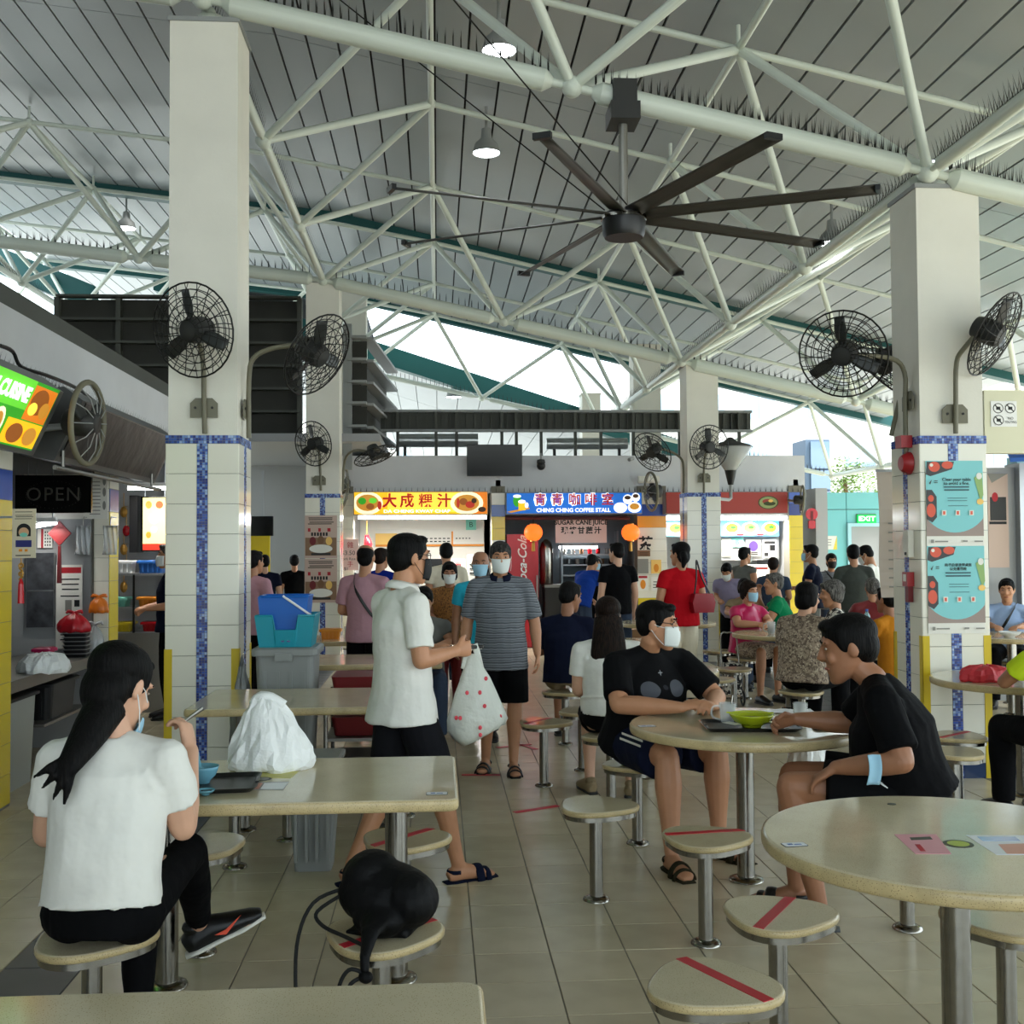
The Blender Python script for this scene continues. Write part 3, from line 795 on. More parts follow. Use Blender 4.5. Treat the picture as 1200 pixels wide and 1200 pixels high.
# big ceiling fan
hub = gy(731, 262, 7.5)
cf = thing('ceiling_fan', 'large black eight-bladed ceiling fan hung from the truss pipe', 'fan', hub)
b = B(); b.lathe([(.05, -.1), (.13, -.1), (.145, -.07), (.15, .02), (.13, .04), (.13, .07), (.06, .09)], 28); ang_smooth(b.build('hub', 'black_plastic', cf))
b = B(); b.lathe([(.148, .02), (.156, .022), (.156, .045), (.14, .047)], 28, capped=False); b.build('hub_ring', 'steel', cf)
zt = Zb(hub.x) - hub.z
b = B(); b.cyl((0, 0, .05), (0, 0, zt - .12), .032); b.build('down_rod', 'steel_dull', cf)
b = B(); b.box((0, 0, zt - .12), (.2, .26, .12)); b.box((0, 0, zt + .0), (.16, .24, .19)); b.build('pipe_clamp', 'charcoal', cf)
for k in range(8):
    a = math.radians(-25 + 45 * k); b = B()
    def fn(u, v): return (.13 + 1.52 * u, (v - .5) * (.13 - .03 * u), .055 - .02 * u + (.5 - v) * .035 + .012 * math.sin(v * PI))
    b.sheet(fn, 8, 4, .006); o = b.build('fan_blade', M('fan_blade', '3C3A36', .45), cf, True); o.rotation_euler = (0, 0, a)
    b = B(); b.box((1.655, 0, .034), (.03, .105, .035)); e = b.build('blade_tip', 'black_plastic', o)
for (a, b_) in (((.0, -.13), (-1.9, -1.2)), ((-.13, 0), (-2.2, .3)), ((.1, .1), (.9, 1.6))):
    w_ = B(); xx = hub.x + b_[0]; w_.cyl((a[0], a[1], .09), (b_[0], b_[1], Zb(xx) - hub.z + .5), .005, n=6); w_.build('guy_wire', 'black_metal', cf)

# ================================================================== lamps under the roof
M('lamp_glow', 'FFFFFF', emit=14, ecol='F4FAFF')
def hit_plane(px, py, fz):
    d = ray(px, py); t = 1
    for _ in range(60):
        p = CAM + d * t; t += (fz(p.x) - p.z) / max(.05, d.z + .25 * abs(d.x)) * .6
    return CAM + d * t
def lamp(p, label, r=.15, power=25, stem=.5):
    t = thing('high_bay_lamp', label, 'lamp', p, group='round lamps under the roof')
    b = B(); b.lathe([(.05, .26), (.06, .16), (r * .8, .1), (r, .0), (r * .97, .0), (r * .5, .09), (.04, .1)], 24, capped=False); ang_smooth(b.build('reflector', 'grey_paint', t))
    b = B(); b.lathe([(.001, .02), (r * .9, .02), (r * .9, .006), (.001, .0)], 24); b.build('diffuser', 'lamp_glow', t)
    b = B(); b.cyl((0, 0, .2), (0, 0, stem), .015); b.build('stem', 'grey_paint', t)
    ld = bpy.data.lights.new('lamp_light', 'SPOT'); ld.energy = power; ld.spot_size = math.radians(140); ld.spot_blend = .6; ld.shadow_soft_size = .12; ld.color = (.95, .98, 1)
    lo = bpy.data.objects.new('lamp_light', ld); COL.objects.link(lo); lo.parent = t; lo.location = (0, 0, -.02)
zl = lambda x: Zc(x) - .53
lamp(hit_plane(585, 60, zl), 'bright round lamp above the big pipe near the ceiling fan')
lamp(hit_plane(570, 180, zl), 'bright round lamp beside the tip of a fan blade')
lamp(hit_plane(148, 268, zl), 'bright round lamp beyond the cream column over the stalls')
lamp(hit_plane(975, 286, zl), 'bright round lamp beside the spiked rafter pipe')
p = gy(532, 463, 24.5); zc_ = Zf(p.x) - .28 - .02 * .5; p.z = min(p.z, zc_ - .3); lamp(p, 'small round lamp under the far roof', .18, stem=zc_ - p.z + .005)
for (px, lab) in ((1086, 'small floodlight on top of the notice column beside the pipe'), (1097, 'small floodlight on top of the notice column beside the spikes')):
    p = gy(px, 191, YF + .1); t = thing('floodlight', lab, 'lamp', p)
    b = B(); b.box((0, .04, 0), (.06, .05, .06)); b.build('housing', 'grey_paint', t); b = B(); b.lathe([(.001, 0), (.024, 0), (.02, .012), (.001, .014)], 16, T=MX.Translation((0, .015, 0)) @ MX.Rotation(PI / 2, 4, 'X')); b.build('lens', 'lamp_glow', t)
    b = B(); b.cyl((0, .05, 0), (0, .09, -.14), .012); b.build('stem', 'grey_paint', t)
# ================================================================== boards, signs and notices
def plane_T(o, u, v):
    u = V(u).normalized(); v = V(v); v = (v - u * v.dot(u)).normalized(); n = u.cross(v)
    m = MX((u, v, n)).transposed().to_4x4(); m.translation = V(o); return m
def board(name, label, cat, T, w, h, mat, items, th=.012, group=None, back=None):
    """a flat board centred on T's origin, its print a few tenths of a millimetre proud of its face"""
    t = thing(name, label, cat, T=T, group=group)
    b = B(); b.box((0, 0, -th / 2), (w, h, th)); b.build('panel', mat, t)
    if back: b = B(); b.box((0, 0, -th - back / 2), (w + .03, h + .03, back)); b.build('case', 'grey_paint', t)
    z = .0004; eps = .0005 if w < 1 else .0012
    for it in items:
        z += eps; k = it[0]; b = B()
        if k == 'r':
            _, x0, y0, x1, y1, m = it; b.box(((x0 + x1 - 1) / 2 * w, (y0 + y1 - 1) / 2 * h, z), ((x1 - x0) * w, (y1 - y0) * h, eps * .8)); b.build('print', m, t)
        elif k == 'rr':   # several rectangles of one colour
            for (x0, y0, x1, y1) in it[1]: b.box(((x0 + x1 - 1) / 2 * w, (y0 + y1 - 1) / 2 * h, z), ((x1 - x0) * w, (y1 - y0) * h, eps * .8))
            b.build('print', it[2], t)
        elif k == 'e':
            _, cx, cy, rx, ry, m = it; cl = lambda v: min(max(v, 0), 1) - .5; nq = 20 if rx < .4 else 48
            b.prism([(cl(cx + rx * math.cos(2 * PI * q / nq)) * w, cl(cy + ry * math.sin(2 * PI * q / nq)) * h) for q in range(nq)], z - eps * .4, z + eps * .4); b.build('print', m, t)
        elif k == 'p':
            _, pts, m = it; b.prism([((x - .5) * w, (y - .5) * h) for x, y in pts], z - eps * .4, z + eps * .4); b.build('print', m, t)
        elif k == 't':
            _, cx, cy, fs, s, m = it[:6]; kw = dict(it[6]) if len(it) > 6 else {}
            rot = kw.pop('rot', 0); sx = kw.pop('sx', 1)
            text(s, t, m, MX.Translation(((cx - .5) * w, (cy - .5) * h, z)) @ MX.Rotation(rot, 4, 'Z') @ MX.Diagonal((sx, 1, 1, 1)), size=fs * h, depth=eps * .5, **kw)
    return t
def lines(x0, x1, ys, th, jit=.2, seed=3):
    r = random.Random(seed); return [(x0 + jit * r.random() * (x1 - x0) * .5, y, x1 - jit * r.random() * (x1 - x0) * .5, y + th) for y in ys]
def glow(name, col, e, ecol=None): return M(name, col, .5, emit=e, ecol=ecol or col)
glow('g_white', 'FFFFFF', 2.2); glow('g_yellow', 'F2B818', .62); glow('g_yellow2', 'FBD94A', .66); glow('g_orange', 'E07A18', .5); glow('g_green', '2E9A1E', .5); glow('g_green2', '63C832', .55); glow('g_red', 'C0301C', .35)
glow('g_plate', 'F6EFC8', .62); glow('g_food', '9A5418', .35); glow('g_food2', 'C98A2E', .45); glow('g_dark', '4A2A10', .1); glow('g_blue', '1A6AC8', .42); glow('g_blue2', '5AB4F0', .55); glow('g_letter', 'FFFFFF', .62); glow('g_letred', 'C81E14', .2)
glow('g_exit', '00A64A', .9); glow('g_tube', 'FFFFFF', 9, 'F2F8FF'); glow('g_lantern', 'E8501A', 1.25, 'FF6A20'); glow('g_panel', 'FFF4E0', 1.3); glow('g_screen', 'F6DC8A', .7); glow('g_pinkish', 'F4A6C0', .8)
M('orange_paint', 'E08A1C', .5); M('pale_orange', 'F3C66B', .5); M('mint', '7FCDB8', .6); M('red_panel', 'A33A30', .4); M('red_gloss', 'C0101C', .25); M('pink_board', 'E3C3BD', .6); M('blue_board', '2E6FC0', .5)
M('salmon_tile', 'D9B6A0', .3); M('brown_poster', 'C9AFA0', .6); M('wood', '7A5636', .5); M('grey_wall', 'A7A8A8', .6); M('soffit_grey', '9A9B9D', .6); M('alu', 'A9ABAC', .35, metal=.8); M('clear_bag', 'E8ECEE', .12, trans=.55, alpha=.75); M('gold', 'B98A3C', .4, metal=.5)
M('yellow_tile', 'E0C62A', .2, rnd=.03); M('orange_tile', 'E8A13A', .2); M('glass', 'DDE8E8', .05, trans=.9, ior=1.3)
M('dark_gloss', '0B0B0C', .3, spec=.22, bump=(4, .5)); M('screen_off', '0A0B0A', .15); M('sky_panel', 'A9D8E0', .4)

def tube_light(a, b_, label, r=.02, power=0, hang=None):
    a, b_ = V(a), V(b_); t = thing('tube_light', label, 'lamp', (a + b_) / 2)
    o = (a + b_) / 2; k = B(); k.cyl(a - o, b_ - o, r, n=10); k.build('tube', 'g_tube', t, True)
    d = (b_ - a).normalized(); k = B(); k.box((0, 0, 0), ((b_ - a).length, .05, .035)) ; f = k.build('batten', 'white_plastic', t, rz=math.atan2(d.y, d.x)); f.location = (0, 0, .036)
    if hang:
        for f in (.15, .85): q = a.lerp(b_, f) - o; k = B(); k.cyl(q + V((0, 0, .04)), V((q.x, q.y, hang - o.z)), .006, n=6); k.build('hanger', 'alu', t)
    if power:
        ld = bpy.data.lights.new('tube_glow', 'AREA'); ld.shape = 'RECTANGLE'; ld.size = (b_ - a).length; ld.size_y = .05; ld.energy = power; ld.color = (1, .98, .93)
        lo = bpy.data.objects.new('tube_glow', ld); COL.objects.link(lo); lo.parent = t; lo.location = (0, 0, -r - .01); lo.rotation_euler = (0, 0, math.atan2(d.y, d.x))

# ================================================================== stalls along the hall's side
LX = -2.7
b = B(); b.box((LX - .06, 3.0, 2.84), (.1, 24, .62)); b.build('wall_left', 'white_paint', label='white bulkhead over the side stalls', cat='wall', kind='structure')
b = B(); b.box((LX - .32, 9.5, 3.28), (.06, 11, .34)); b.box((LX - .7, 9.5, 3.12), (1.2, 11, .04)); b.build('trim_1', 'dark_grey', label='dark metal screen behind the white bulkhead', cat='screen', kind='structure')
s = spikes((LX + .06, 1.0, 2.665), (LX + .06, 11.5, 2.665), .0, .07, .13); s.build('bird_spikes', 'spike', label='dark bird spikes along the side sign boxes', cat='bird spikes', kind='stuff')
b = B(); b.box((-5.0, 3.5, 1.5), (.1, 26, 3.0)); b.build('wall_stall_back', 'soffit_grey', label='grey back wall of the side stalls', cat='wall', kind='structure')
b = B(); b.box((-3.9, 3.3, 2.62), (2.3, 24.8, .08)); b.build('ceiling_stall', 'soffit_grey', label='low soffit of the side stalls', cat='ceiling', kind='structure')
for (y0, lab, nm) in ((6.95, 'partition beside the first side stall', 'wall_partition'), (9.42, 'grey partition wall hung with papers behind the red bundle', 'wall_partition_far'), (12.2, 'bright partition wall behind the food shelves', 'wall_partition_end'), (14.9, 'end partition of the side stalls', 'wall_stall_end')):
    b = B(); b.box((-3.86, y0, 1.3), (2.28, .08, 2.6)); b.build(nm, 'grey_wall', label=lab, cat='wall', kind='structure')
def pilaster(y, label):
    t = thing('stall_pilaster', label, 'pilaster', (LX, y, 0), kind='structure')
    b = B(); b.box((-.06, .12, 1.28), (.14, .26, 2.56)); b.build('core', 'grout', t)
    for k in range(13):
        z = .02 + .19 * k
        T = MX.Translation((.012, .12, z + .095)) @ FX
        wall_tile(t, .25, .19, T, 'white_tile' if k >= 11 else ('yellow_tile' if k < 10 else 'blue_b'))
        T = MX.Translation((-.05, -.012, z + .095)) @ FY
        wall_tile(t, .12, .19, T)
    b = B(); b.box((-.15, -.02, 1.28), (.05, .05, 2.5)); b.build('shutter_guide', 'alu', t)
    return t
pilaster(7.02, 'yellow-tiled pilaster bearing the mask notice'); pilaster(9.38, 'yellow-tiled pilaster between the dark stall and the bright stall'); pilaster(12.1, 'yellow-tiled pilaster behind the cream column')
# lit sign box
u, vv = V((0, 1, 0)), V((.17, 0, .37))
def sign_case(y0, y1, name, label):
    t = thing(name, label, 'sign', (LX, y0, 2.2))
    prof = [(.42, .37), (.24, -.02), (.02, .02), (.0, .42), (.3, .46)]
    b = B(); n = 5
    vs = [(x, y, z) for y in (0, y1 - y0) for x, z in prof]
    b.add(vs, [tuple(range(n)), tuple(range(2 * n - 1, n - 1, -1))] + [(i, n + i, n + (i + 1) % n, (i + 1) % n) for i in range(n)]); b.build('case', M('sign_case', '4A4B4A', .35), t)
    return t
sc1 = sign_case(3.6, 6.98, 'sign_box', 'grey case of the lit green cuisine sign')
mid = V((LX + .335, (3.6 + 6.95) / 2, 2.39))
sw, sh = 3.2, .40
def su(px): return 0
T = plane_T(mid + V((.91, 0, -.42)) * .016, u, vv)
board('lit_sign', 'lit green and orange cuisine sign with white lettering', 'sign', T, sw, sh, 'g_green', [
    ('r', 0, .55, .885, 1, 'g_green2'), ('r', .885, .42, .995, .95, 'g_orange'), ('r', .83, .03, .995, .4, 'g_yellow'), ('e', .93, .72, .04, .2, 'g_food'), ('e', .965, .62, .022, .13, 'g_food2'), ('e', .91, .6, .02, .1, 'g_yellow2'), ('e', .88, .2, .035, .15, 'g_food'), ('e', .95, .2, .03, .14, 'g_food2')]
    + sum([[('e', x, .27, .027, .25, 'g_plate'), ('e', x, .28, .019, .17, m_)] for x, m_ in ((.6, 'g_food'), (.66, 'g_food2'), (.72, 'g_green'), (.78, 'g_food2'))], [])
    + [('t', .765, .76, .3, 'AN CUISINE', 'g_letter', {'bold': .006, 'sx': .95})], th=.012)
sc2 = sign_case(7.35, 9.9, 'sign_box', 'dark unlit sign box over the drinks counter')
T = plane_T(V((LX + .336, 8.62, 2.39)), u, vv)
b = B(); b.box((0, 0, .003), (2.4, .38, .012)); obj('face', b.mesh('face', 'dark_gloss'), sc2, T=MX.Translation((-LX, -7.35, -2.2)) @ T)
b = B(); b.tube([V((.28, -.1, -.07)), V((.28, 2.6, -.07))], .015); b.build('rail', 'steel_dull', sc2)
for y in (.05, 2.3):
    b = B(); b.cyl((.28, y, -.07), (.28, y, .05), .01); b.build('rail_bracket', 'steel_dull', sc2)
# cable looping along the signs
b = B(); b.tube(catmull([gx(0, 405, -2.5), gx(15, 412, -2.5), gx(25, 430, -2.5), gx(55, 440, -2.45), gx(90, 455, -2.45), gx(110, 470, -2.45)], 4), .012, n=6); b.build('cable', 'black_plastic', label='black cable looping over the lit green sign', cat='cable')

# --- the first side stall
YP = 9.37
def frontal(px0, py0, px1, py1, y): a, b_ = gy(px0, py0, y), gy(px1, py1, y); return ((a + b_) / 2, abs(b_.x - a.x), abs(a.z - b_.z))
def fboard(name, label, cat, box, y, mat, items, th=.012, group=None, back=None):
    c, w_, h_ = frontal(*box, y); c.y = y
    return board(name, label, cat, plane_T(c, (1, 0, 0), (0, 0, 1)), w_, h_, mat, items, th, group, back)
dots = []
for k in range(40):
    a = 2 * PI * k / 40; dots.append((.5 + .36 * math.cos(a) - .004, .48 + .36 * math.sin(a) - .008, .5 + .36 * math.cos(a) + .004, .48 + .36 * math.sin(a) + .008))
M('led_dim', '4C4A44', .5)
LS = fboard('led_sign', 'black unlit dotted OPEN sign hanging in the side stall', 'sign', (18, 557, 107, 601), 9.0, 'screen_off', [('rr', dots, 'led_dim'), ('t', .5, .48, .5, 'OPEN', 'led_dim', {'spacing': 1.15})], th=.03)
for sx in (-.2, .2): b = B(); b.cyl((sx, .1, -.015), (sx, 2.6 - LS.matrix_basis.translation.z, -.015), .005, n=6); b.build('hanger', 'alu', LS)
fboard('menu_board', 'long white menu board behind the black OPEN sign', 'menu', (28, 556, 126, 608), 9.3, 'paper', [('rr', lines(.78, .92, [.1 + .08 * k for k in range(10)], .02), 'sheet_grey'), ('e', .96, .85, .02, .1, 'sheet_grey'), ('e', .96, .6, .02, .1, 'sheet_grey'), ('e', .96, .3, .02, .1, 'sheet_grey'), ('rr', lines(.02, .6, [.9, .85], .02), 'sheet_grey')])
fboard('notice', 'white notice with a red heading on the grey partition', 'notice', (66, 662, 96, 760), YP - .01, 'paper', [('r', .1, .9, .95, .97, 'ink_red'), ('rr', lines(.15, .9, [.1, .16, .22, .3, .62, .7, .76, .82], .015), 'ink'), ('r', .35, .45, .6, .58, 'sheet_grey'), ('r', .7, .5, .9, .58, 'ink')], th=.004)
fboard('notice', 'small white calendar sheet under the lit tube', 'notice', (44, 620, 61, 642), YP - .01, 'paper', [('r', .25, 0, .4, 1, 'ink_red'), ('rr', [(.5 + .16 * i, .1 + .17 * j, .58 + .16 * i, .2 + .17 * j) for i in range(3) for j in range(5)], 'ink')], th=.004)
tube_light(gy(38, 617, 9.1), gy(66, 612, 9.1), 'short tube lamp glowing inside the side stall', .018, 1.5, 2.59)
mb = gx(13, 600, LX + .03)
T = plane_T(gy(28, 625, 7.0) + V((.0, 0, 0)), (1, -.1, 0), (0.02, 0, 1)); 
board('mask_notice', 'cream notice of a masked woman hung on the yellow pilaster', 'notice', T, .145, .30, M('cream_card', 'D9CDB0', .6), [('rr', lines(.1, .9, [.93, .86, .83, .79], .012), 'ink'), ('e', .5, .57, .3, .13, 'ink'), ('r', .2, .44, .8, .56, 'ink'), ('e', .5, .52, .22, .1, M('peach', 'D9AE86', .7)), ('e', .5, .47, .17, .045, 'mint'), ('r', .16, .22, .84, .36, M('indigo', '2B2F6E', .6)), ('rr', [(.3, .13, .45, .18), (.55, .13, .68, .18)], 'orange_paint'), ('rr', lines(.15, .85, [.04], .02), 'ink')], th=.006)
MN = bpy.data.objects['mask_notice']; b = B(); b.box((-.09, .1, -.012), (.2, .012, .012)); b.build('bracket', 'alu', MN)
p = gy(24, 659, 6.995); t = thing('tassel_charm', 'gold knot charm with a red tassel under the mask notice', 'charm', p)
b = B()
for k in range(4): b.tube([V((.012 * math.cos(k * 1.6 + a), .01, -.02 - .025 * k + .012 * math.sin(a))) for a in [2 * PI * q / 10 for q in range(10)]], .006, n=5, closed=True)
b.build('knot', 'gold', t)
b = B(); b.tube([V((0, .01, -.1)), V((0, .01, -.13)), V((0, .01, -.25))], [.006, .016, .02], n=8); b.build('tassel', 'red_gloss', t)
b = B(); b.cyl((0, .01, .03), (0, .01, -.1), .003, n=5); b.build('string', 'gold', t)
# counter of the first side stall
cz = .77
t = thing('stall_counter', 'steel counter of the dark side stall', 'counter', (LX - .32, 8.2, 0))
b = B(); b.box((0, 0, cz - .02), (.62, 2.2, .04)); b.box((.29, 0, cz - .05), (.03, 2.2, .06)); b.build('counter_top', 'steel_dull', t)
for y in (-1.0, 1.0):
    for x in (-.26, .26): b = B(); b.box((x, y, cz / 2 - .02), (.04, .04, cz - .04)); b.build('leg', 'steel_dull', t)
b = B(); b.box((-.02, .5, .36), (.5, 1.05, .02)); b.build('shelf', 'steel_dull', t)
def tub(label, c, d, mat, name='storage_tub', lid=None, taper=.9):
    t = thing(name, label, 'tub', c); x, y, z = d
    b = B(); po = rrect(x, y, min(x, y) * .12, 3); pi = [(a * taper, q * taper) for a, q in po]
    b.prism(pi, 0, z, top=po); b.build('body', mat, t)
    b = B(); b.rings(rrect(x + .03, y + .03, .02, 3), [(0, z - .02), (0, z), (.02, z + .008)]); b.build('rim', lid or mat, t)
    for k in range(4): b = B(); b.box((-x * .3 + k * x * .2, -y / 2 * .96, z * .45), (.015, .02, z * .7)); b.build('rib', mat, t)
    return t
M('bin_grey', '8A8C8A', .5); M('tub_black', '17181A', .5); M('tub_pale', 'A9ACA6', .5)
tub('pale grey tub on the floor under the dark stall counter', (LX - .32, 7.75, .001), (.42, .7, .62), 'tub_pale', lid='tub_black')
tub('black box on the shelf under the dark stall counter', (LX - .3, 8.65, .371), (.4, .6, .26), 'tub_black')
p = gy(52, 757, 8.4); tub('magenta cup standing on the dark stall counter', (p.x, 8.4, cz), (.12, .12, .12), M('magenta', 'B5104F', .35), 'cup', taper=.75)
t = thing('container_stack', 'stack of black takeaway boxes under the red bag', 'container', (gy(90, 760, 9.0).x, 9.0, cz))
for k in range(6):
    b = B(); b.prism(rrect(.16, .12, .02, 3), k * .032, k * .032 + .026, top=rrect(.18, .14, .02, 3)); o = b.build('takeaway_box', 'tub_black', t); c = B(); c.box((0, 0, k * .032 + .028), (.185, .145, .006)); c.build('lid_rim', 'alu', o)
def bag_mesh(poly, layers, crump=.01, seed=1, n2=28):
    """crumpled closed sack: stack of (scale, z) outlines with noise"""
    r = random.Random(seed); b = B(); vs = []; n = len(poly)
    ph = [r.uniform(0, 6.28) for _ in range(6)]
    for li, (s, z, dx, dy) in enumerate(layers):
        for k, (x, y) in enumerate(poly):
            a = 2 * PI * k / n
            q = 1 + crump * (math.sin(5 * a + ph[0] + z * 20) + .8 * math.sin(9 * a + ph[1] - z * 31) + .6 * math.sin(14 * a + ph[2] + z * 14))
            vs.append((x * s * q + dx, y * s * q + dy, z + crump * .12 * math.sin(7 * a + ph[3])))
    L = len(layers)
    fs = [tuple(range(n - 1, -1, -1)), tuple(range((L - 1) * n, L * n))] + [(i * n + k, i * n + (k + 1) % n, (i + 1) * n + (k + 1) % n, (i + 1) * n + k) for i in range(L - 1) for k in range(n)]
    return b.add(vs, fs)
def sack(name, label, loc, w, d, h, mat, seed=1, crump=.05, knot=True, rz=0, lean=(0, 0), cat='bag', profile=((.9, 0), (1.0, .06), (1.02, .2), (.98, .4), (.85, .6), (.6, .78), (.3, .9), (.12, .97), (.03, 1.0))):
    t = thing(name, label, cat, loc, rz)
    L = [(s, z * h, lean[0] * z * z, lean[1] * z * z) for s, z in profile]
    b = bag_mesh([(w / 2 * math.cos(2 * PI * k / 40), d / 2 * math.sin(2 * PI * k / 40)) for k in range(40)], L, crump, seed)
    if not knot:
        rj = random.Random(seed); b.v = [(x + rj.uniform(-1, 1) * w * .014, y + rj.uniform(-1, 1) * w * .014, z + (rj.uniform(-1, 1) * h * .022 if z > .01 else 0)) for x, y, z in b.v]
    o = b.build('sack', mat, t, knot)
    if knot:
        for sx in (-1, 1):
            b = B(); b.tube(catmull([V((lean[0], lean[1], h * .96)), V((lean[0] + sx * .02, lean[1], h * 1.04)), V((lean[0] + sx * .05, lean[1] + .01, h * 1.06)), V((lean[0] + sx * .06, lean[1], h * .98))], 3), [.012] * 4 + [.014] * 3 + [.01] * 3, n=6); b.build('ear', mat, t, True)
    return t
M('red_bag', 'C4202C', .3, bump=(20, .4), trans=.1); M('white_bag', 'F4F5F2', .35, bump=(14, .7), trans=.08); M('orange_bag', 'D9731C', .35, bump=(20, .4))
sack('plastic_bag', 'red plastic bag on top of the black takeaway boxes', (gy(87, 737, 9.0).x, 9.0, cz + .195), .24, .18, .15, 'red_bag', 3)
sack('plastic_bag', 'white printed plastic bag lying on the dark stall counter', (gy(52, 783, 7.9).x, 7.9, cz), .34, .26, .13, 'white_bag', 5, profile=((.95, 0), (1.0, .2), (.95, .6), (.7, .9), (.3, 1.0)), knot=False)
sack('plastic_bag', 'orange bundle hanging on the grey partition', (gy(115, 715, 9.25).x, 9.27, gy(115, 718, 9.25).z), .15, .13, .13, 'orange_bag', 8)
sack('plastic_bag', 'clear bag of pink packets on the dark stall counter', (gy(112, 744, 9.22).x, 9.2, cz), .14, .12, .24, 'clear_bag', 9)
for (px, lab) in ((97, 'first roll of clear plastic bags hanging from the menu board'), (129, 'second roll of clear plastic bags hanging by the pilaster')):
    c, w_, h_ = frontal(px - 8, 616, px + 8, 650, 9.2); t = thing('bag_roll', lab, 'bag roll', c, group='clear bag rolls')
    b = B(); b.sheet(lambda u, v: ((u - .5) * w_, .012 * math.sin(u * 19 + 4 * v), (v - .5) * h_), 14, 8, .012); b.build('bags', 'clear_bag', t, True)
    b = B(); b.tube([V((0, 0, h_ / 2 - .01)), V((0, .01, h_ / 2 + .05)), V((0, .03, h_ / 2 + .07)), V((0, .175, h_ / 2 + .07))], .004, n=5); b.build('hook', 'steel_dull', t)
p = gy(70, 625, 9.2); t = thing('red_charm', 'red diamond charm with tassel on the stall partition', 'charm', p)
b = B(); b.prism([(-.09, 0), (0, -.1), (.09, 0), (0, .1)], -.01, .01, T=FY); b.build('diamond', M('maroon', '6E1518', .5), t)
b = B(); b.tube([V((0, 0, -.1)), V((0, 0, -.4))], [.012, .02], n=7); b.build('tassel', 'maroon', t); b = B(); b.cyl((0, 0, 0), (0, .17, .02), .004, n=5); b.build('pin', 'steel_dull', t)
fboard('stall_window', 'dim glazed panel with steam at the back of the dark stall', 'window', (30, 648, 64, 735), YP - .02, M('smoky', '4A4C50', .2, noise=(9, .5)), [('rr', [(0, 0, .04, 1), (.96, 0, 1, 1), (0, .48, 1, .5)], 'alu')], th=.01)
# --- the bright second side stall
YB2 = 12.12
LM = fboard('lit_menu', 'lit picture menu in a black frame over the food shelves', 'menu', (165, 582, 196, 646), 11.6, 'screen_off', [('r', .08, .02, .98, .98, 'g_screen'), ('r', .08, .02, .98, .14, 'g_red'), ('e', .3, .85, .12, .07, 'g_food2'), ('e', .7, .85, .14, .07, 'g_food'), ('e', .5, .6, .2, .1, 'g_plate'), ('e', .5, .4, .12, .06, 'g_pinkish'), ('e', .3, .3, .1, .06, 'g_food2')], th=.06)

b = B(); b.box((-.2, 0, -.1), (.08, .58, .25)); b.build('frame_side', 'black_plastic', LM)
for sx in (-.1, .1): b = B(); b.cyl((sx, .26, -.03), (sx, 2.6 - LM.matrix_basis.translation.z, -.03), .008, n=6); b.build('hanger', 'alu', LM)
tube_light(gy(150, 572, 11.2), gy(205, 572, 11.2), 'bright tube lamp over the food shelves of the second stall', .02, 10, 2.59)
sh_c = gy(168, 740, 11.5); t = thing('display_shelf', 'glass food display with bright trays in the second stall', 'shelf', (sh_c.x, 11.55, 0))
zs = [gy(168, y, 11.4).z for y in (673, 712, 741)]
b = B(); b.box((0, 0, zs[2] / 2), (.8, .5, zs[2])); b.build('cabinet', 'steel_dull', t)
for z in zs: b = B(); b.box((0, 0, z), (.78, .45, .02)); b.build('shelf_plate', 'alu', t)
for x in (-.38, -.05, .38): b = B(); b.box((x, -.22, (zs[0] + zs[2]) / 2), (.02, .02, zs[0] - zs[2])); b.build('upright', 'black_metal', t)
for k, (x, zi, mt, lab) in enumerate(((-.25, 1, 'g_green', 'green'), (.1, 1, 'orange_paint', 'orange'), (-.2, 2, 'yellow_tile', 'yellow'), (.14, 2, 'red_gloss', 'red'), (-.2, 0, 'white_plastic', 'white'), (.1, 0, 'blue_board', 'blue'))):
    tub('%s food tray on the glass display' % lab, (sh_c.x + x, 11.45, zs[zi] + .011), (.24, .2, .09 if zi else .12), 'mint' if mt == 'g_green' else mt, 'food_tray')
for k in range(5):
    p = gy(145 + k % 2 * 3, 600 + k * 22, 12.0); t = thing('paper_garland', '%s paper ornament, %s down the bright stall edge' % ('red' if k % 2 else 'gold', ('topmost', 'second', 'third', 'fourth', 'lowest')[k]), 'ornament', p, group='paper ornaments down the pilaster')
    b = B(); b.ell((0, 0, 0), (.04, .03, .06), nu=8, nv=5); b.build('ornament', 'red_gloss' if k % 2 else 'gold', t); b = B(); b.cyl((0, 0, .05), (0, 0, .2), .004, n=5); b.cyl((0, 0, .06), (0, .14, .06), .004, n=5); b.build('string', 'gold', t)

# ================================================================== louvred screens and the passage
t = thing('louvre_screen', 'tall dark louvred screen above the passage beside the cream column', 'screen', (-3.85, 17.0, 3.3), kind='structure')
zt = 2.08; xw = 3.6
b = B(); b.box((0, .12, zt / 2), (xw, .04, zt)); b.build('back_sheet', M('louvre_back', '33322C', .7, noise=(3, .12)), t)
for x in (-1.8, -.9, 0, .9, 1.78): b = B(); b.box((x, 0, zt / 2), (.07, .12, zt)); b.build('louvre_post', 'dark_grey', t)
for k in range(7): b = B(); b.box((0, -.02, .03 + k * .345), (xw, .16, .035)); b.build('louvre_fin', 'dark_grey', t)
t = thing('louvre_screen', 'stepped louvred screen turning the corner behind the pink-notice column', 'screen', (0, 0, 0), kind='structure')
for (pa, pb, y) in ((403, 409, 0),):
    a = gy(407, 390, 16.9); b = B(); b.box((a.x, 16.95, 3.9), (.13, .12, 2.2)); b.build('louvre_post', 'grey_paint', t)
pts = [gy(407, 396, 16.95), gy(430, 396, 16.95)]
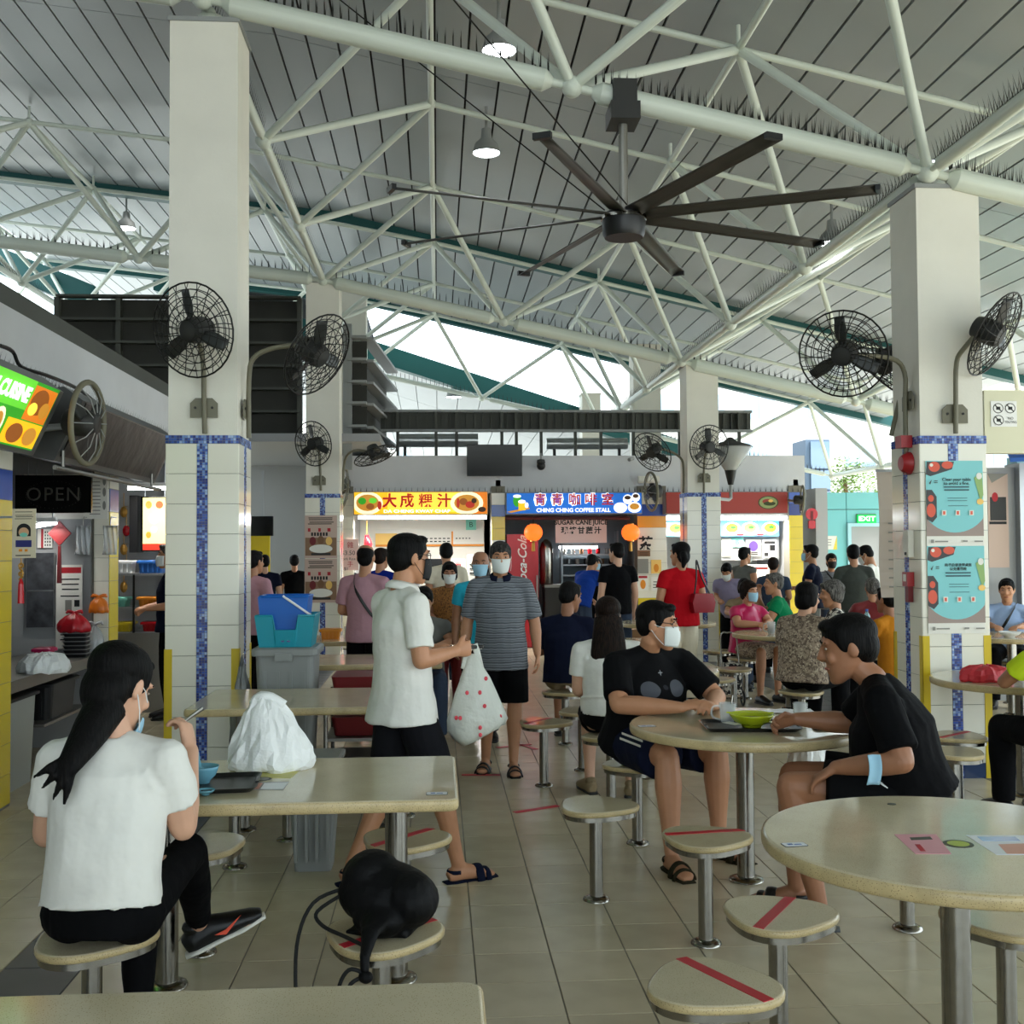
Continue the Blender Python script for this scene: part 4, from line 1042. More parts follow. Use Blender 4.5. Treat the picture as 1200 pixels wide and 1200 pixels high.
for k, y in enumerate((396, 422, 448, 473, 500)):
    p, q = gy(408, y, 16.95), gy(430, y, 16.95); r = V((q.x + .25, 20.2, q.z - .02 - .0 * k))
    b = B(); b.box(((p.x + q.x) / 2, 16.95, p.z), (q.x - p.x, .25, .04))
    d = r - q; b.box((q + d / 2), (d.length, .2, .04), rz=math.atan2(d.y, d.x)); b.build('louvre_fin', 'grey_paint', t)
zb = gy(420, 520, 16.95).z
p, q = gy(408, 400, 17.1), gy(430, 400, 17.1)
b = B(); b.box(((p.x + q.x) / 2, 17.1, (p.z + zb) / 2), (q.x - p.x, .03, p.z - zb)); d = V((q.x + .2, 20.2, 0)) - V((q.x, 17.1, 0)); b.box((q.x + d.x / 2 - .06, 17.1 + d.y / 2, (p.z + zb) / 2 - .1), (d.length, .03, p.z - zb - .2), rz=math.atan2(d.y, d.x)); b.build('back_sheet', 'louvre_back', t)
# passage under it
b = B(); b.box((-2.35, 19.6, 3.25), (3.0, 6, .12)); b.build('ceiling_passage', 'soffit_grey', label='grey soffit over the passage beside the stalls', cat='ceiling', kind='structure')
b = B(); b.box((-2.6, 21.5, 1.6), (2.2, .1, 3.2)); b.build('wall_passage_end', 'grey_wall', label='grey end wall of the passage', cat='wall', kind='structure')
b = B(); b.box((-1.62, 20.2, 1.6), (.1, 2.8, 3.2)); b.build('wall_passage_side', 'grey_wall', label='side wall between passage and noodle stall', cat='wall', kind='structure')
for (px, py, lab) in ((302, 553, 'recessed downlight at the mouth of the passage'), (327, 566, 'recessed downlight deeper in the passage')):
    p = gz(px, py, 3.18); b = B(); b.lathe([(.001, -.012), (.09, -.012), (.11, .0), (.001, .0)], 20); o = b.build('downlight', glow('g_down', 'FFFFFF', 5), loc=(p.x, p.y, 3.19), label=lab, cat='lamp')
t = fboard('wall_screen', 'black television hanging in the passage', 'television', (293, 605, 320, 628), 16.2, 'screen_off', [], th=.06); b = B(); b.box((0, .35, -.1), (.03, .9, .03)); b.build('hanger', 'alu', t)
pz = gy(303, 625, 17.5); b = B(); b.box((pz.x, 17.5, pz.z / 2), (.35, .06, pz.z)); b.build('panel_board', 'yellow_tile', label='yellow panel on the passage stall front', cat='panel')
# notices on the pink-notice column
for (y0, y1, lab) in ((604, 654, 'upper pink dining notice with a photo of people at a table'), (655, 706, 'lower pink dining notice with a photo of people at a table')):
    fboard('column_notice', lab, 'notice', (357, y0, 395, y1), 15.38, 'brown_poster', [('rr', lines(.1, .9, [.93, .89, .83, .79], .02), 'ink'), ('rr', [(.1, .62, .18, .7), (.42, .62, .5, .7), (.7, .62, .8, .7)], 'ink_red'), ('rr', [(.2 + .09 * k, .52, .26 + .09 * k, .6) for k in range(6)], 'ink'), ('r', .02, .06, .98, .48, M('photo_dim', '8A6A50', .6)), ('e', .5, .22, .36, .1, 'paper'), ('e', .25, .4, .1, .1, 'maroon'), ('e', .5, .42, .1, .1, 'wood'), ('e', .75, .4, .1, .1, 'pale_orange'), ('rr', [(.2, .07, .8, .12)], 'charcoal')], th=.004)

# ================================================================== the far row of stalls
SYF = 18.0
xl, xr = gy(400, 560, SYF).x, gy(943, 560, SYF).x
zlo, zhi = gy(600, 577, SYF).z, gy(600, 534, SYF).z
b = B(); b.box(((xl + xr) / 2, SYF + .1, (zlo + zhi) / 2), (xr - xl, .2, zhi - zlo)); b.build('wall_far', 'white_paint', label='long white bulkhead above the far stall signs', cat='wall', kind='structure')
b = B(); b.box(((xl + xr) / 2, SYF + 1.6, zhi - .05), (xr - xl, 3.0, .1)); b.build('roof_far_stalls', 'soffit_grey', label='flat roof slab over the far stalls', cat='roof', kind='structure')
b = B(); b.box(((xl + xr) / 2, SYF + 2.6, 1.5), (xr - xl, .1, 3.0)); b.build('wall_far_back', 'grey_wall', label='back wall of the far stalls', cat='wall', kind='structure')
s = spikes((xl, SYF - .07, zlo + .0), (xr, SYF - .07, zlo + .0), 0, .09, .09, c=.0025); s.build('bird_spikes', 'spike', label='thin bird spikes along the far bulkhead', cat='bird spikes', kind='stuff')
# parapet band with posts and ducts
t = thing('parapet_screen', 'long grey louvred parapet above the far bulkhead', 'screen', (0, 0, 0), kind='structure')
pa, pb = gy(446, 482, 18.6), gy(880, 482, 18.6); za, zb_ = pa.z, gy(600, 505, 18.6).z
b = B(); b.box(((pa.x + pb.x) / 2, 18.65, (za + zb_) / 2), (pb.x - pa.x, .04, za - zb_)); b.build('sheet', 'dark_grey', t)
for z in (za, zb_): b = B(); b.box(((pa.x + pb.x) / 2, 18.58, z), (pb.x - pa.x, .12, .04)); b.build('rail', 'grey_paint', t)
for px in (466, 511, 535, 588, 605, 634, 674, 704, 742, 796, 834, 866): x = gy(px, 500, 18.55).x; b = B(); b.box((x, 18.55, (za + zhi) / 2), (.05, .05, za - zhi)); b.build('post', 'dark_grey', t)
for k in range(46): x = pa.x + (pb.x - pa.x) * (k + .5) / 46; b = B(); b.box((x, 18.6, (za + zb_) / 2), (.02, .03, za - zb_ - .04)); b.build('slat', 'dark_grey', t)
for (xa, xb, z, r, lab) in ((465, 560, 516, .12, 'silver insulated duct over the noodle stall'), (640, 735, 520, .1, 'silver insulated duct over the coffee stall')):
    a, b_ = gy(xa, z, 19.2), gy(xb, z, 19.2); t = thing('duct', lab, 'duct', (a + b_) / 2); o = (a + b_) / 2
    k = B(); k.cyl(a - o, b_ - o, r, n=14); ang_smooth(k.build('pipe', M('foil', 'B8B9B6', .3, metal=.8, bump=(8, .4)), t))
    for f in (.1, .9): q = a.lerp(b_, f) - o; k = B(); k.box((q.x, q.y, (zhi - o.z + q.z) / 2 - .02), (.05, .05, abs(zhi - o.z - q.z) + .02)); k.build('stand', 'charcoal', t)
def far_pilaster(pa, pb, label, items=(), yb=None, w=None):
    a, b_ = gy(pa, 600, SYF - .05), gy(pb, 600, SYF - .05); ww = b_.x - a.x; x = (a.x + b_.x) / 2
    t = thing('stall_pilaster', label, 'pilaster', (x, SYF, 0), kind='structure')
    b = B(); b.box((0, .12, 1.3), (ww, .3, 2.6)); b.build('core', 'grout', t)
    for k in range(13):
        z = .02 + .19 * k
        wall_tile(t, ww, .19, MX.Translation((0, -.034, z + .095)) @ FY, items[k] if k < len(items) else 'white_tile')
    return t
W_ = 'white_tile'; Y_ = 'yellow_tile'
far_pilaster(400, 414, 'tiled pilaster lit at the end of the yellow noodle sign')
far_pilaster(576, 592, 'tiled pilaster between noodle and coffee stalls', [W_] * 8 + [W_, Y_, Y_, 'blue_b', W_])
far_pilaster(747, 781, 'white tiled pilaster bearing the large tea character', [Y_] * 4 + [W_] * 6 + ['orange_tile', 'blue_b', W_])
far_pilaster(925, 941, 'yellow tiled pilaster with blue mosaic at the red stall', [Y_] * 11 + ['blue_a', 'blue_b'])
def far_stall(pa, pb, label, wallmat, power, name, cmat='steel_dull', cut=0):
    a, b_ = gy(pa, 600, SYF).x, gy(pb, 600, SYF).x
    b = B(); b.box(((a + b_) / 2, SYF + 2.2, 1.35), (b_ - a + .5, .05, 2.7)); b.build('wall_' + name, wallmat, label='inner wall of the ' + label, cat='wall', kind='structure')
    b = B(); b.box(((a + b_) / 2, SYF + 1.2, 2.6), (b_ - a + .5, 2.2, .05)); b.build('ceiling_' + name, 'white_paint', label='ceiling inside the ' + label, cat='ceiling', kind='structure')
    for x in (a - .12, b_ + .12):
        pass
    t = thing('stall_counter', 'front counter of the ' + label, 'counter', ((a + cut + b_) / 2, SYF + .35, 0)); aa = a; a += cut
    b = B(); b.box((0, 0, .48), (b_ - a - .05, .5, .96)); b.build('cabinet', cmat, t); b = B(); b.box((0, -.03, .98), (b_ - a - .02, .6, .04)); b.build('counter_top', 'steel_dull', t); a = aa
    return a, b_
aA, bA = far_stall(415, 576, 'noodle stall', M('warm_white', 'F2EDE2', .6), 0, 'noodle_stall')
aB, bB = far_stall(592, 747, 'coffee stall', M('dim_teal', '7F8C92', .6), 0, 'coffee_stall', 'charcoal', .62)
aC, bC = far_stall(781, 925, 'red-signed stall', 'warm_white', 0, 'red_stall')
for (px, nm, lab) in ((408, 'wall_divider_a', 'noodle stall outer wall'), (584, 'wall_divider_b', 'wall between noodle and coffee stalls'), (764, 'wall_divider_c', 'wall between coffee and red stalls'), (933, 'wall_divider_d', 'red stall outer wall')):
    x = gy(px, 600, SYF).x; b = B(); b.box((x, SYF + 1.2, 1.35), (.08, 2.4, 2.7)); b.build(nm, 'grey_wall', label=lab, cat='wall', kind='structure')
# signs
fboard('lit_sign', 'lit yellow noodle sign with red characters and dishes', 'sign', (415, 577, 571, 602), SYF - .3, 'g_yellow', [
    ('r', .25, .1, .8, .98, 'g_yellow2'), ('r', .82, 0, 1, 1, 'g_orange'), ('e', .1, .5, .115, .52, 'g_plate'), ('e', .1, .52, .085, .38, 'g_food2'), ('e', .06, .6, .03, .16, 'g_green'), ('e', .14, .62, .03, .13, 'g_green2'), ('e', .12, .35, .03, .14, 'g_food'), ('e', .19, .4, .016, .2, 'g_red'),
    ('e', .845, .5, .125, .54, 'g_plate'), ('e', .845, .5, .095, .38, 'g_food2'), ('e', .82, .56, .03, .16, 'g_food'), ('e', .87, .42, .035, .16, 'g_red'), ('e', .90, .6, .02, .12, 'g_dark'), ('e', .78, .5, .012, .22, 'g_red'), ('e', .96, .2, .03, .12, 'g_dark'),
    ('t', .265, .57, .66, '大', 'g_letred', {'bold': .008}), ('t', .395, .57, .66, '成', 'g_letred', {'bold': .006}), ('t', .535, .57, .66, '粿', 'g_letred', {'bold': .003}), ('t', .675, .57, .66, '汁', 'g_letred', {'bold': .006}), ('t', .47, .12, .2, 'DA CHENG KWAY CHAP', 'g_letter', {'bold': .002, 'sx': 1.35})], th=.05, back=.2)
fboard('lit_sign', 'blue coffee stall sign with cups and red-white characters', 'sign', (594, 578, 752, 601), SYF - .3, 'g_blue', [
    ('p', [(.0, .08), (.16, .3), (.17, .22), (.03, .02)], 'g_food2'), ('e', .075, .62, .03, .3, 'g_green'), ('e', .075, .85, .03, .08, 'g_letter'), ('r', .085, .15, .135, .55, 'g_yellow'), ('e', .11, .58, .028, .09, 'g_letter'), ('e', .145, .4, .014, .14, 'g_letter'),
    ('e', .895, .68, .035, .24, 'g_letter'), ('e', .895, .76, .024, .1, 'g_dark'), ('e', .955, .78, .032, .22, 'g_letter'), ('e', .955, .84, .022, .1, 'g_dark'), ('e', .84, .26, .05, .26, 'g_letter'), ('e', .945, .28, .05, .27, 'g_letter'), ('e', .945, .32, .036, .16, 'g_food2')]
    + sum([[('t', x, .64, .62, c, 'g_letter', {'bold': .013}), ('t', x, .64, .62, c, 'g_letred', {'bold': .0035})] for x, c in ((.245, '青'), (.37, '青'), (.5, '咖'), (.62, '啡'), (.745, '室'))], [])
    + [('t', .49, .14, .27, 'CHING CHING COFFEE STALL', 'g_letter', {'bold': .003, 'sx': 1.02})], th=.05, back=.2)
fboard('stall_sign', 'plain red stall sign with an oval green emblem', 'sign', (781, 577, 923, 601), SYF - .3, 'red_panel', [('e', .84, .5, .085, .32, M('emblem_dark', '3F4A28', .6)), ('e', .84, .5, .075, .28, M('emblem_green', '9AA56E', .6)), ('e', .835, .55, .045, .12, 'red_panel'), ('e', .85, .45, .05, .1, 'emblem_dark'), ('e', .86, .58, .02, .07, 'pale_orange')], th=.05, back=.2)
tube_light(gy(775, 607, SYF + .1), gy(924, 607, SYF + .1), 'long bright tube lamp under the red stall sign', .04, 70, zlo + .01)
tube_light(gy(420, 606, SYF + .1), gy(570, 606, SYF + .1), 'long bright tube lamp under the yellow noodle sign', .035, 110, zlo + .01)
b = B(); p, q = gy(592, 607, SYF - .1), gy(738, 607, SYF - .1); b.tube([p, q], .03, n=8); b.build('awning_bar', M('maroon_bar', '4A2326', .5), label='dark maroon bar under the blue coffee sign', cat='bar')
# noodle stall interior
yi = SYF + 2.12
fboard('menu_board', 'orange-edged price board across the noodle stall', 'menu', (440, 620, 567, 640), yi, 'paper', [('r', 0, 0, 1, .12, 'orange_paint'), ('r', 0, .12, .2, .75, 'pale_orange'), ('r', .2, .1, .32, .7, M('coral', 'E8826A', .6)), ('e', .26, .4, .035, .2, 'paper'), ('r', .34, .1, .44, .85, 'paper'), ('r', .35, .12, .43, .4, 'wood'), ('rr', [(.46 + .04 * k, y, .485 + .04 * k, y + .06) for k in range(6) for y in (.25, .42)], 'ink'), ('rr', [(.74 + .03 * k, .42, .755 + .03 * k, .48) for k in range(5)], 'ink'), ('r', .7, .1, .715, .85, 'orange_paint')], th=.02)
fboard('grade_card', 'mint hygiene card lettered B in the noodle stall', 'card', (546, 609, 558, 621), yi - .03, 'mint', [('t', .5, .5, .7, 'B', 'ink')], th=.005)
p = gy(430, 645, SYF + .3); t = thing('red_decoration', 'red paper decoration hanging in the noodle stall', 'ornament', p); b = B(); b.tube([V((0, 0, .25)), V((.02, 0, .1)), V((-.02, 0, -.1)), V((0, 0, -.3))], [.03, .07, .06, .02], n=8); b.build('paper', 'red_gloss', t, True); b = B(); b.cyl((0, 0, .2), (0, 0, 2.56 - p.z), .005, n=5); b.build('string', 'gold', t)
for k, (pa, pb, ya, yb, col, lab) in enumerate(((525, 545, 655, 672, 'paper', 'white fortune-character card'), (547, 568, 650, 662, 'paper', 'white price card'), (500, 520, 655, 668, 'tub_black', 'dark spice box'), (470, 492, 650, 664, 'alu', 'steel pot box'))):
    c, w_, h_ = frontal(pa, ya, pb, yb, SYF + .3); b = B(); zz = c.z - h_ / 2
    t = thing('counter_item', lab + ' standing on the noodle stall counter', 'box', (c.x, SYF + .25, 1.0)); b.box((0, 0, (c.z + h_ / 2 - 1.0) / 2), (w_, .06 if col == 'paper' else .2, c.z + h_ / 2 - 1.0)); b.build('body', col, t)
    if k == 0: text('福', t, 'ink_red', MX.Translation((0, -.035, .28)) @ FY, .18)
    if k == 1:
        l = B(); 
        for q in range(3): l.box((0, -.033, .2 + .07 * q), (w_ * .7, .003, .02))
        l.build('print', 'ink', t)
# price notices beside the noodle stall
fboard('price_notice', 'pink price sheet with red characters beside the noodle stall', 'notice', (396, 632, 420, 668), SYF - .08, 'pink_board', [('t', .6, .8, .22, '雜', 'ink_red'), ('t', .5, .55, .2, '$3.50', 'ink'), ('t', .5, .36, .12, 'Pork Rice', 'ink'), ('t', .6, .18, .2, '手', 'ink_red'), ('t', .4, .04, .14, '$1', 'ink')], th=.006)
# coffee stall
t = thing('drinks_fridge', 'red drinks cooler with white script beside the coffee counter', 'fridge', (gy(611, 640, SYF + .2).x, SYF + .2, 0))
fz = gy(611, 626, SYF - .1).z; fw = gy(630, 640, SYF - .1).x - gy(593, 640, SYF - .1).x
b = B(); b.box((0, 0, fz / 2), (fw, .5, fz)); b.build('body', 'red_gloss', t)
b = B(); b.box((0, -.26, fz / 2), (fw * .96, .02, fz * .98)); b.build('door', M('red_door', 'B8141E', .3), t)
text('Coca-Cola', t, 'white_plastic', MX.Translation((.0, -.275, fz - .46)) @ FY @ MX.Rotation(PI / 2, 4, 'Z'), .2, bold=.003, shear=.35)
b = B(); b.box((fw * .45, -.29, fz * .5), (.025, .03, .5)); b.build('handle', 'steel_dull', t)
HB = fboard('hanging_board', 'pink sugar cane juice board hanging in the coffee stall', 'sign', (651, 608, 711, 636), SYF + .1, 'pink_board', [('t', .5, .84, .26, 'SUGAR CANE JUICE', 'ink', {'bold': .003, 'sx': .96}), ('t', .5, .5, .3, '現榨甘蔗汁', 'ink', {'bold': .004, 'spacing': 1.3})], th=.01)
for sx in (-.3, .3): b = B(); b.cyl((sx, .1, -.005), (sx, 2.59 - HB.matrix_basis.translation.z, -.005), .006, n=6); b.build('hanger', 'alu', HB)
for (px, lab) in ((625, 'glowing red lantern over the drinks cooler'), (739, 'glowing red lantern next to the tea character')):
    p = gy(px, 624, SYF - .25); t = thing('lantern', lab, 'lantern', p)
    b = B(); b.lathe([(.05, -.125), (.09, -.115), (.135, -.06), (.15, 0), (.135, .06), (.09, .115), (.05, .125)], 16); b.build('shade', 'g_lantern', t, True)
    for s_ in (-1, 1): b = B(); b.lathe([(.052, s_ * .12), (.055, s_ * .145)], 14); b.build('cap', 'gold', t)
    b = B(); b.tube([V((0, 0, -.14)), V((0, 0, -.17)), V((0, 0, -.3))], [.012, .025, .03], n=8); b.build('tassel', 'gold', t)
    b = B(); b.cyl((0, 0, .14), (0, 0, gy(px, 607, SYF - .1).z - p.z + .0), .006, n=5); b.cyl((0, 0, gy(px, 607, SYF - .1).z - p.z), (0, .16, gy(px, 607, SYF - .1).z - p.z), .006, n=5); b.build('hook', 'black_metal', t)
text('茶', thing('tea_character', 'black brushed tea character on the white pilaster', 'lettering', (gy(757, 638, SYF - .06).x, SYF - .045, gy(757, 638, SYF).z)), 'ink', FY, .24, bold=.006)
for k, (pa, pb, ya, yb, m_, lab) in enumerate(((747, 762, 645, 652, 'wood', 'small framed plate under the tea character'), (747, 760, 655, 672, 'sheet_grey', 'grey notice under the framed plate'), (763, 775, 656, 672, 'pale_orange', 'orange drink poster on the white pilaster'), (747, 760, 674, 692, 'paper', 'beer poster with red heading on the white pilaster'), (763, 776, 676, 692, 'paper', 'small white poster low on the white pilaster'))):
    fboard('pilaster_poster', lab, 'poster', (pa, ya, pb, yb), SYF - .05, m_, [('r', .1, .8, .9, .95, 'ink_red')] * (k == 3) + [('e', .5, .4, .25, .3, 'orange_paint')] * (k in (2, 3)) + [('rr', lines(.15, .85, [.2, .4, .6], .06), 'ink')] * (k in (0, 4)), th=.005)
# coffee stall shelves and machines
t = thing('bottle_rack', 'steel rack of cups behind the coffee counter', 'rack', (gy(690, 650, SYF + 1.9).x, SYF + 1.9, 0))
for k, py in enumerate((650, 662, 674)):
    z = gy(690, py, SYF + 1.9).z; b = B(); b.box((0, 0, z), (1.0, .3, .025)); b.build('shelf', 'alu', t)
for x in (-.5, .5): b = B(); b.box((x, 0, .95), (.03, .3, 1.9)); b.build('upright', 'alu', t)
tube_light(gy(655, 641, SYF + 1.85), gy(700, 641, SYF + 1.85), 'white lamp over the steel cup rack', .03, 8)
rr = random.Random(5)
for k in range(12):
    z = gy(690, (650, 662)[k % 2], SYF + 1.9).z + .013; b = B(); b.lathe([(.025, 0), (.035, .01), (.037, .09), (.03, .1)], 10); b.build('drink_tin', rr.choice(('wood', 'red_gloss', 'alu', 'tub_black', 'paper')), loc=(gy(690, 650, SYF + 1.9).x - .44 + .075 * k, SYF + 1.85, z), label='small tin on the %s shelf of the steel cup rack' % ('middle', 'upper')[(k + 1) % 2], cat='tin', group='tins on the cup rack')
for (pa, pb, ya, yb, m_, lab) in ((632, 648, 632, 660, 'steel', 'tall steel urn on the coffee counter'), (700, 728, 668, 682, 'tub_black', 'dark drinks machine on the coffee counter')):
    c, w_, h_ = frontal(pa, ya, pb, yb, SYF + .4); t = thing('drinks_urn', lab, 'urn', (c.x, SYF + .4, 1.0)); b = B(); hh = c.z + h_ / 2 - 1.0; b.lathe([(w_ * .45, 0), (w_ * .5, .02), (w_ * .5, hh * .8), (w_ * .4, hh * .92), (w_ * .1, hh)], 20); ang_smooth(b.build('body', m_, t)); b = B(); b.cyl((0, -w_ * .5, hh * .2), (0, -w_ * .7, hh * .18), .015); b.build('tap', 'steel', t)
# red stall
yi = SYF + .5
PM = fboard('photo_menu', 'lit blue menu strip of yellow dishes under the red sign', 'menu', (781, 611, 913, 628), yi, 'g_blue2', [('r', 0, .1, .45, .9, 'g_letter')] + sum([[('e', x, .52, .075, .42, 'g_letter'), ('e', x, .54, .055, .3, m_), ('e', x + .01, .58, .025, .12, 'g_green')] for x, m_ in ((.08, 'g_food2'), (.58, 'g_yellow'), (.74, 'g_yellow2'), (.92, 'g_yellow'))], []) + [('rr', [(.62, .05, .68, .16), (.8, .05, .86, .16)], 'g_letred')], th=.04)
for sx in (-.6, .6): b = B(); b.cyl((sx, .1, -.02), (sx, 2.59 - PM.matrix_basis.translation.z, -.02), .008, n=6); b.build('hanger', 'alu', PM)
fboard('grade_card', 'mint hygiene card lettered B in the red-signed stall', 'card', (857, 630, 871, 641), yi + .1, 'mint', [('t', .5, .5, .7, 'B', 'ink')], th=.006)
for (pa, pb, ya, yb, m_, lab, it) in ((846, 858, 631, 652, 'cream_card', 'cream paper beside the mint hygiene card', []), (874, 892, 632, 652, 'sheet_grey', 'grey notice with a purple flower picture', [('e', .5, .6, .3, .3, M('violet', '4A2E78', .6)), ('rr', lines(.2, .8, [.1, .2], .05), 'ink')]), (894, 910, 632, 654, 'paper', 'black and white photo sheet in the red-signed stall', [('r', .5, .4, .9, .7, 'ink'), ('r', .1, .75, .9, .9, 'charcoal'), ('r', .1, .1, .4, .3, 'charcoal')]), (880, 905, 662, 680, 'g_panel', 'glowing food case in the red-signed stall', [('r', .1, .7, .8, .85, 'red_panel')])):
    fboard('stall_notice', lab, 'notice', (pa, ya, pb, yb), yi + .1 if m_ != 'g_panel' else SYF + .2, m_, it, th=.006 if m_ != 'g_panel' else .3)
BB = fboard('back_board', 'grey panel behind the notices of the red-signed stall', 'panel', (845, 628, 913, 656), yi + .14, 'grey_wall', [], th=.02)

for sx in (-.4, .4): b = B(); b.cyl((sx, .1, -.01), (sx, 2.59 - BB.matrix_basis.translation.z, -.01), .008, n=6); b.build('hanger', 'alu', BB)
# things fixed to the far bulkhead
c, w_, h_ = frontal(547, 521, 612, 558, SYF - .25); t = board('television', 'black flat television hung above the stall signs', 'television', plane_T(V((c.x, SYF - .25, c.z)), (1, 0, 0), (0, -.12, 1)), w_, h_, 'screen_off', [('rr', [(0, 0, 1, .03), (0, .97, 1, 1), (0, 0, .012, 1), (.988, 0, 1, 1)], 'black_plastic')], th=.05)
b = B(); b.box((0, 0, -.16), (.1, .1, .22)); b.build('bracket', 'charcoal', t)
def dome(px, py, label):
    p = gy(px, py, SYF - .12); t = thing('security_camera', label, 'camera', p); b = B(); b.ell((0, 0, 0), (.07, .07, .07), nu=14, nv=8); b.build('dome', 'black_plastic', t, True)
    b = B(); b.lathe([(.05, .03), (.07, .05), (.06, .1), (.02, .11)], 14); b.build('hood', 'charcoal', t); b = B(); b.tube([V((0, 0, .1)), V((0, .0, .2)), V((0, .13, .2))], .015, n=6); b.build('arm', 'grey_paint', t)
dome(634, 546, 'dark dome camera on the bulkhead beside the television')
p = gy(742, 537, SYF - .1); t = thing('security_camera', 'small bullet camera on the bulkhead above the coffee sign', 'camera', p); b = B(); b.cyl((0, .02, 0), (-.08, -.08, -.03), .03, n=12); b.build('body', 'grey_paint', t); b = B(); b.cyl((0, .0, 0), (0, .12, .02), .012, n=6); b.build('arm', 'grey_paint', t)
p = gy(760, 562, SYF - .12); t = thing('loudspeaker', 'cream horn loudspeaker on the bulkhead above the tea pilaster', 'speaker', p); b = B(); b.cyl((-.17, 0, 0), (.17, 0, 0), .06, n=14); ang_smooth(b.build('body', 'cream_paint', t)); b = B(); b.cyl((0, .05, 0), (0, .13, 0), .02, n=6); b.build('bracket', 'grey_paint', t)
# inverted-cone lamp on a pole
p = gy(856, 545, 16.6); t = thing('cone_lamp', 'inverted clear cone lamp on a bracket beside the column', 'lamp', p)
b = B(); b.lathe([(.09, -.08), (.33, .26), (.32, .27), (.08, -.07)], 24, capped=False); b.build('glass_cone', M('cone_glass', 'C9CCC8', .1, trans=.5, alpha=.8), t, True)
b = B(); b.lathe([(.34, .27), (.3, .3), (.1, .36), (.03, .42)], 24); b.build('lid', 'charcoal', t, True); b = B(); b.lathe([(.04, -.3), (.09, -.08), (.07, -.06)], 18); b.build('neck', 'black_metal', t)
b = B(); b.tube([V((0, 0, -.28)), V((0, 0, -.5)), V((-.06, -.1, -.53)), V((colD.location.x + .2 - p.x, 15.8 - 16.6, -.53))], .025, n=8); b.build('pole', 'grey_paint', t)
# ================================================================== the turquoise end and the far side
WY = 18.6
a, b_ = gy(955, 577, WY), gy(1120, 577, WY)
t = thing('wall_right', 'turquoise panelled wall with a grey door and exit sign', 'wall', (0, 0, 0), kind='structure')
h = a.z; xs_ = [a.x, gy(992, 600, WY).x, gy(1042, 600, WY).x, b_.x + 1.2]
zdoor = gy(1010, 613, WY).z; zj = gy(1010, 597, WY).z
def pan(x0, x1, z0, z1): k = B(); k.box(((x0 + x1) / 2, WY + .05, (z0 + z1) / 2), (x1 - x0 - .012, .1, z1 - z0 - .012)); k.build('wall_panel', 'teal_paint', t)
k = B(); k.box(((a.x + xs_[3]) / 2, WY + .12, h / 2), (xs_[3] - a.x, .1, h)); k.build('wall_core', 'grout', t)
for (x0, x1, z0, z1) in ((xs_[0], xs_[1], 0, 1.15), (xs_[0], xs_[1], 1.15, zj), (xs_[0], xs_[1], zj, h), (xs_[1], xs_[2], zdoor, zj), (xs_[1], xs_[2], zj, h), (xs_[2], xs_[3], 0, 1.15), (xs_[2], xs_[3], 1.15, zj), (xs_[2], xs_[3], zj, h)): pan(x0, x1, z0, z1)
k = B(); k.box(((gy(942, 600, WY).x + a.x) / 2, WY - .25, h / 2 + .02), (a.x - gy(942, 600, WY).x, .7, h + .04)); k.build('wall_return', 'grey_wall', label='grey wall end beside the turquoise panels', cat='wall', kind='structure')
d = thing('door_1', 'grey flush door in a pale frame under the exit sign', 'door', ((xs_[1] + xs_[2]) / 2, WY, 0), kind='structure')
dw = xs_[2] - xs_[1]
k = B(); k.box((0, .03, zdoor / 2), (dw - .12, .05, zdoor - .06)); k.build('door_leaf', 'grey_wall', d)
for sx in (-1, 1): k = B(); k.box((sx * (dw / 2 - .03), 0, zdoor / 2), (.06, .1, zdoor)); k.build('door_frame', 'sky_panel', d)
k = B(); k.box((0, 0, zdoor - .03), (dw - .12, .1, .06)); k.build('door_frame', 'sky_panel', d)
k = B(); k.cyl((dw / 2 - .14, -.01, 1.0), (dw / 2 - .14, -.07, 1.0), .02, n=8); k.box((dw / 2 - .18, -.07, 1.0), (.11, .02, .02)); k.build('handle', 'steel', d)
fboard('exit_sign', 'lit green EXIT sign over the grey door', 'sign', (1005, 603, 1027, 613), WY - .05, 'g_exit', [('t', .5, .5, .75, 'EXIT', 'g_letter', {'bold': .004, 'sx': 1.3})], th=.05, back=.03)
fboard('wall_notice', 'white notice with a yellow corner on the turquoise wall', 'notice', (965, 628, 981, 644), WY - .01, 'paper', [('p', [(1, 0), (1, 1), (.7, .0)], 'yellow_tile'), ('rr', lines(.1, .6, [.3, .5, .7], .05), 'sheet_grey'), ('r', .1, .8, .3, .9, 'ink_red')], th=.006)
p = gy(951, 609, WY - .62); t = thing('alarm_bell', 'red alarm bell on the grey wall end', 'alarm', p)
k = B(); k.lathe([(.02, .0), (.09, .02), (.1, .05), (.1, .07)], 18, T=MX.Rotation(PI / 2, 4, 'X') @ MX.Translation((0, .09, -.05))); k.build('gong', 'red_gloss', t); k = B(); k.box((0, .0, -.08), (.11, .06, .13)); k.build('call_box', 'red_gloss', t); k = B(); k.box((0, .0, -.01), (.04, .05, .3)); k.build('back_plate', 'maroon', t)
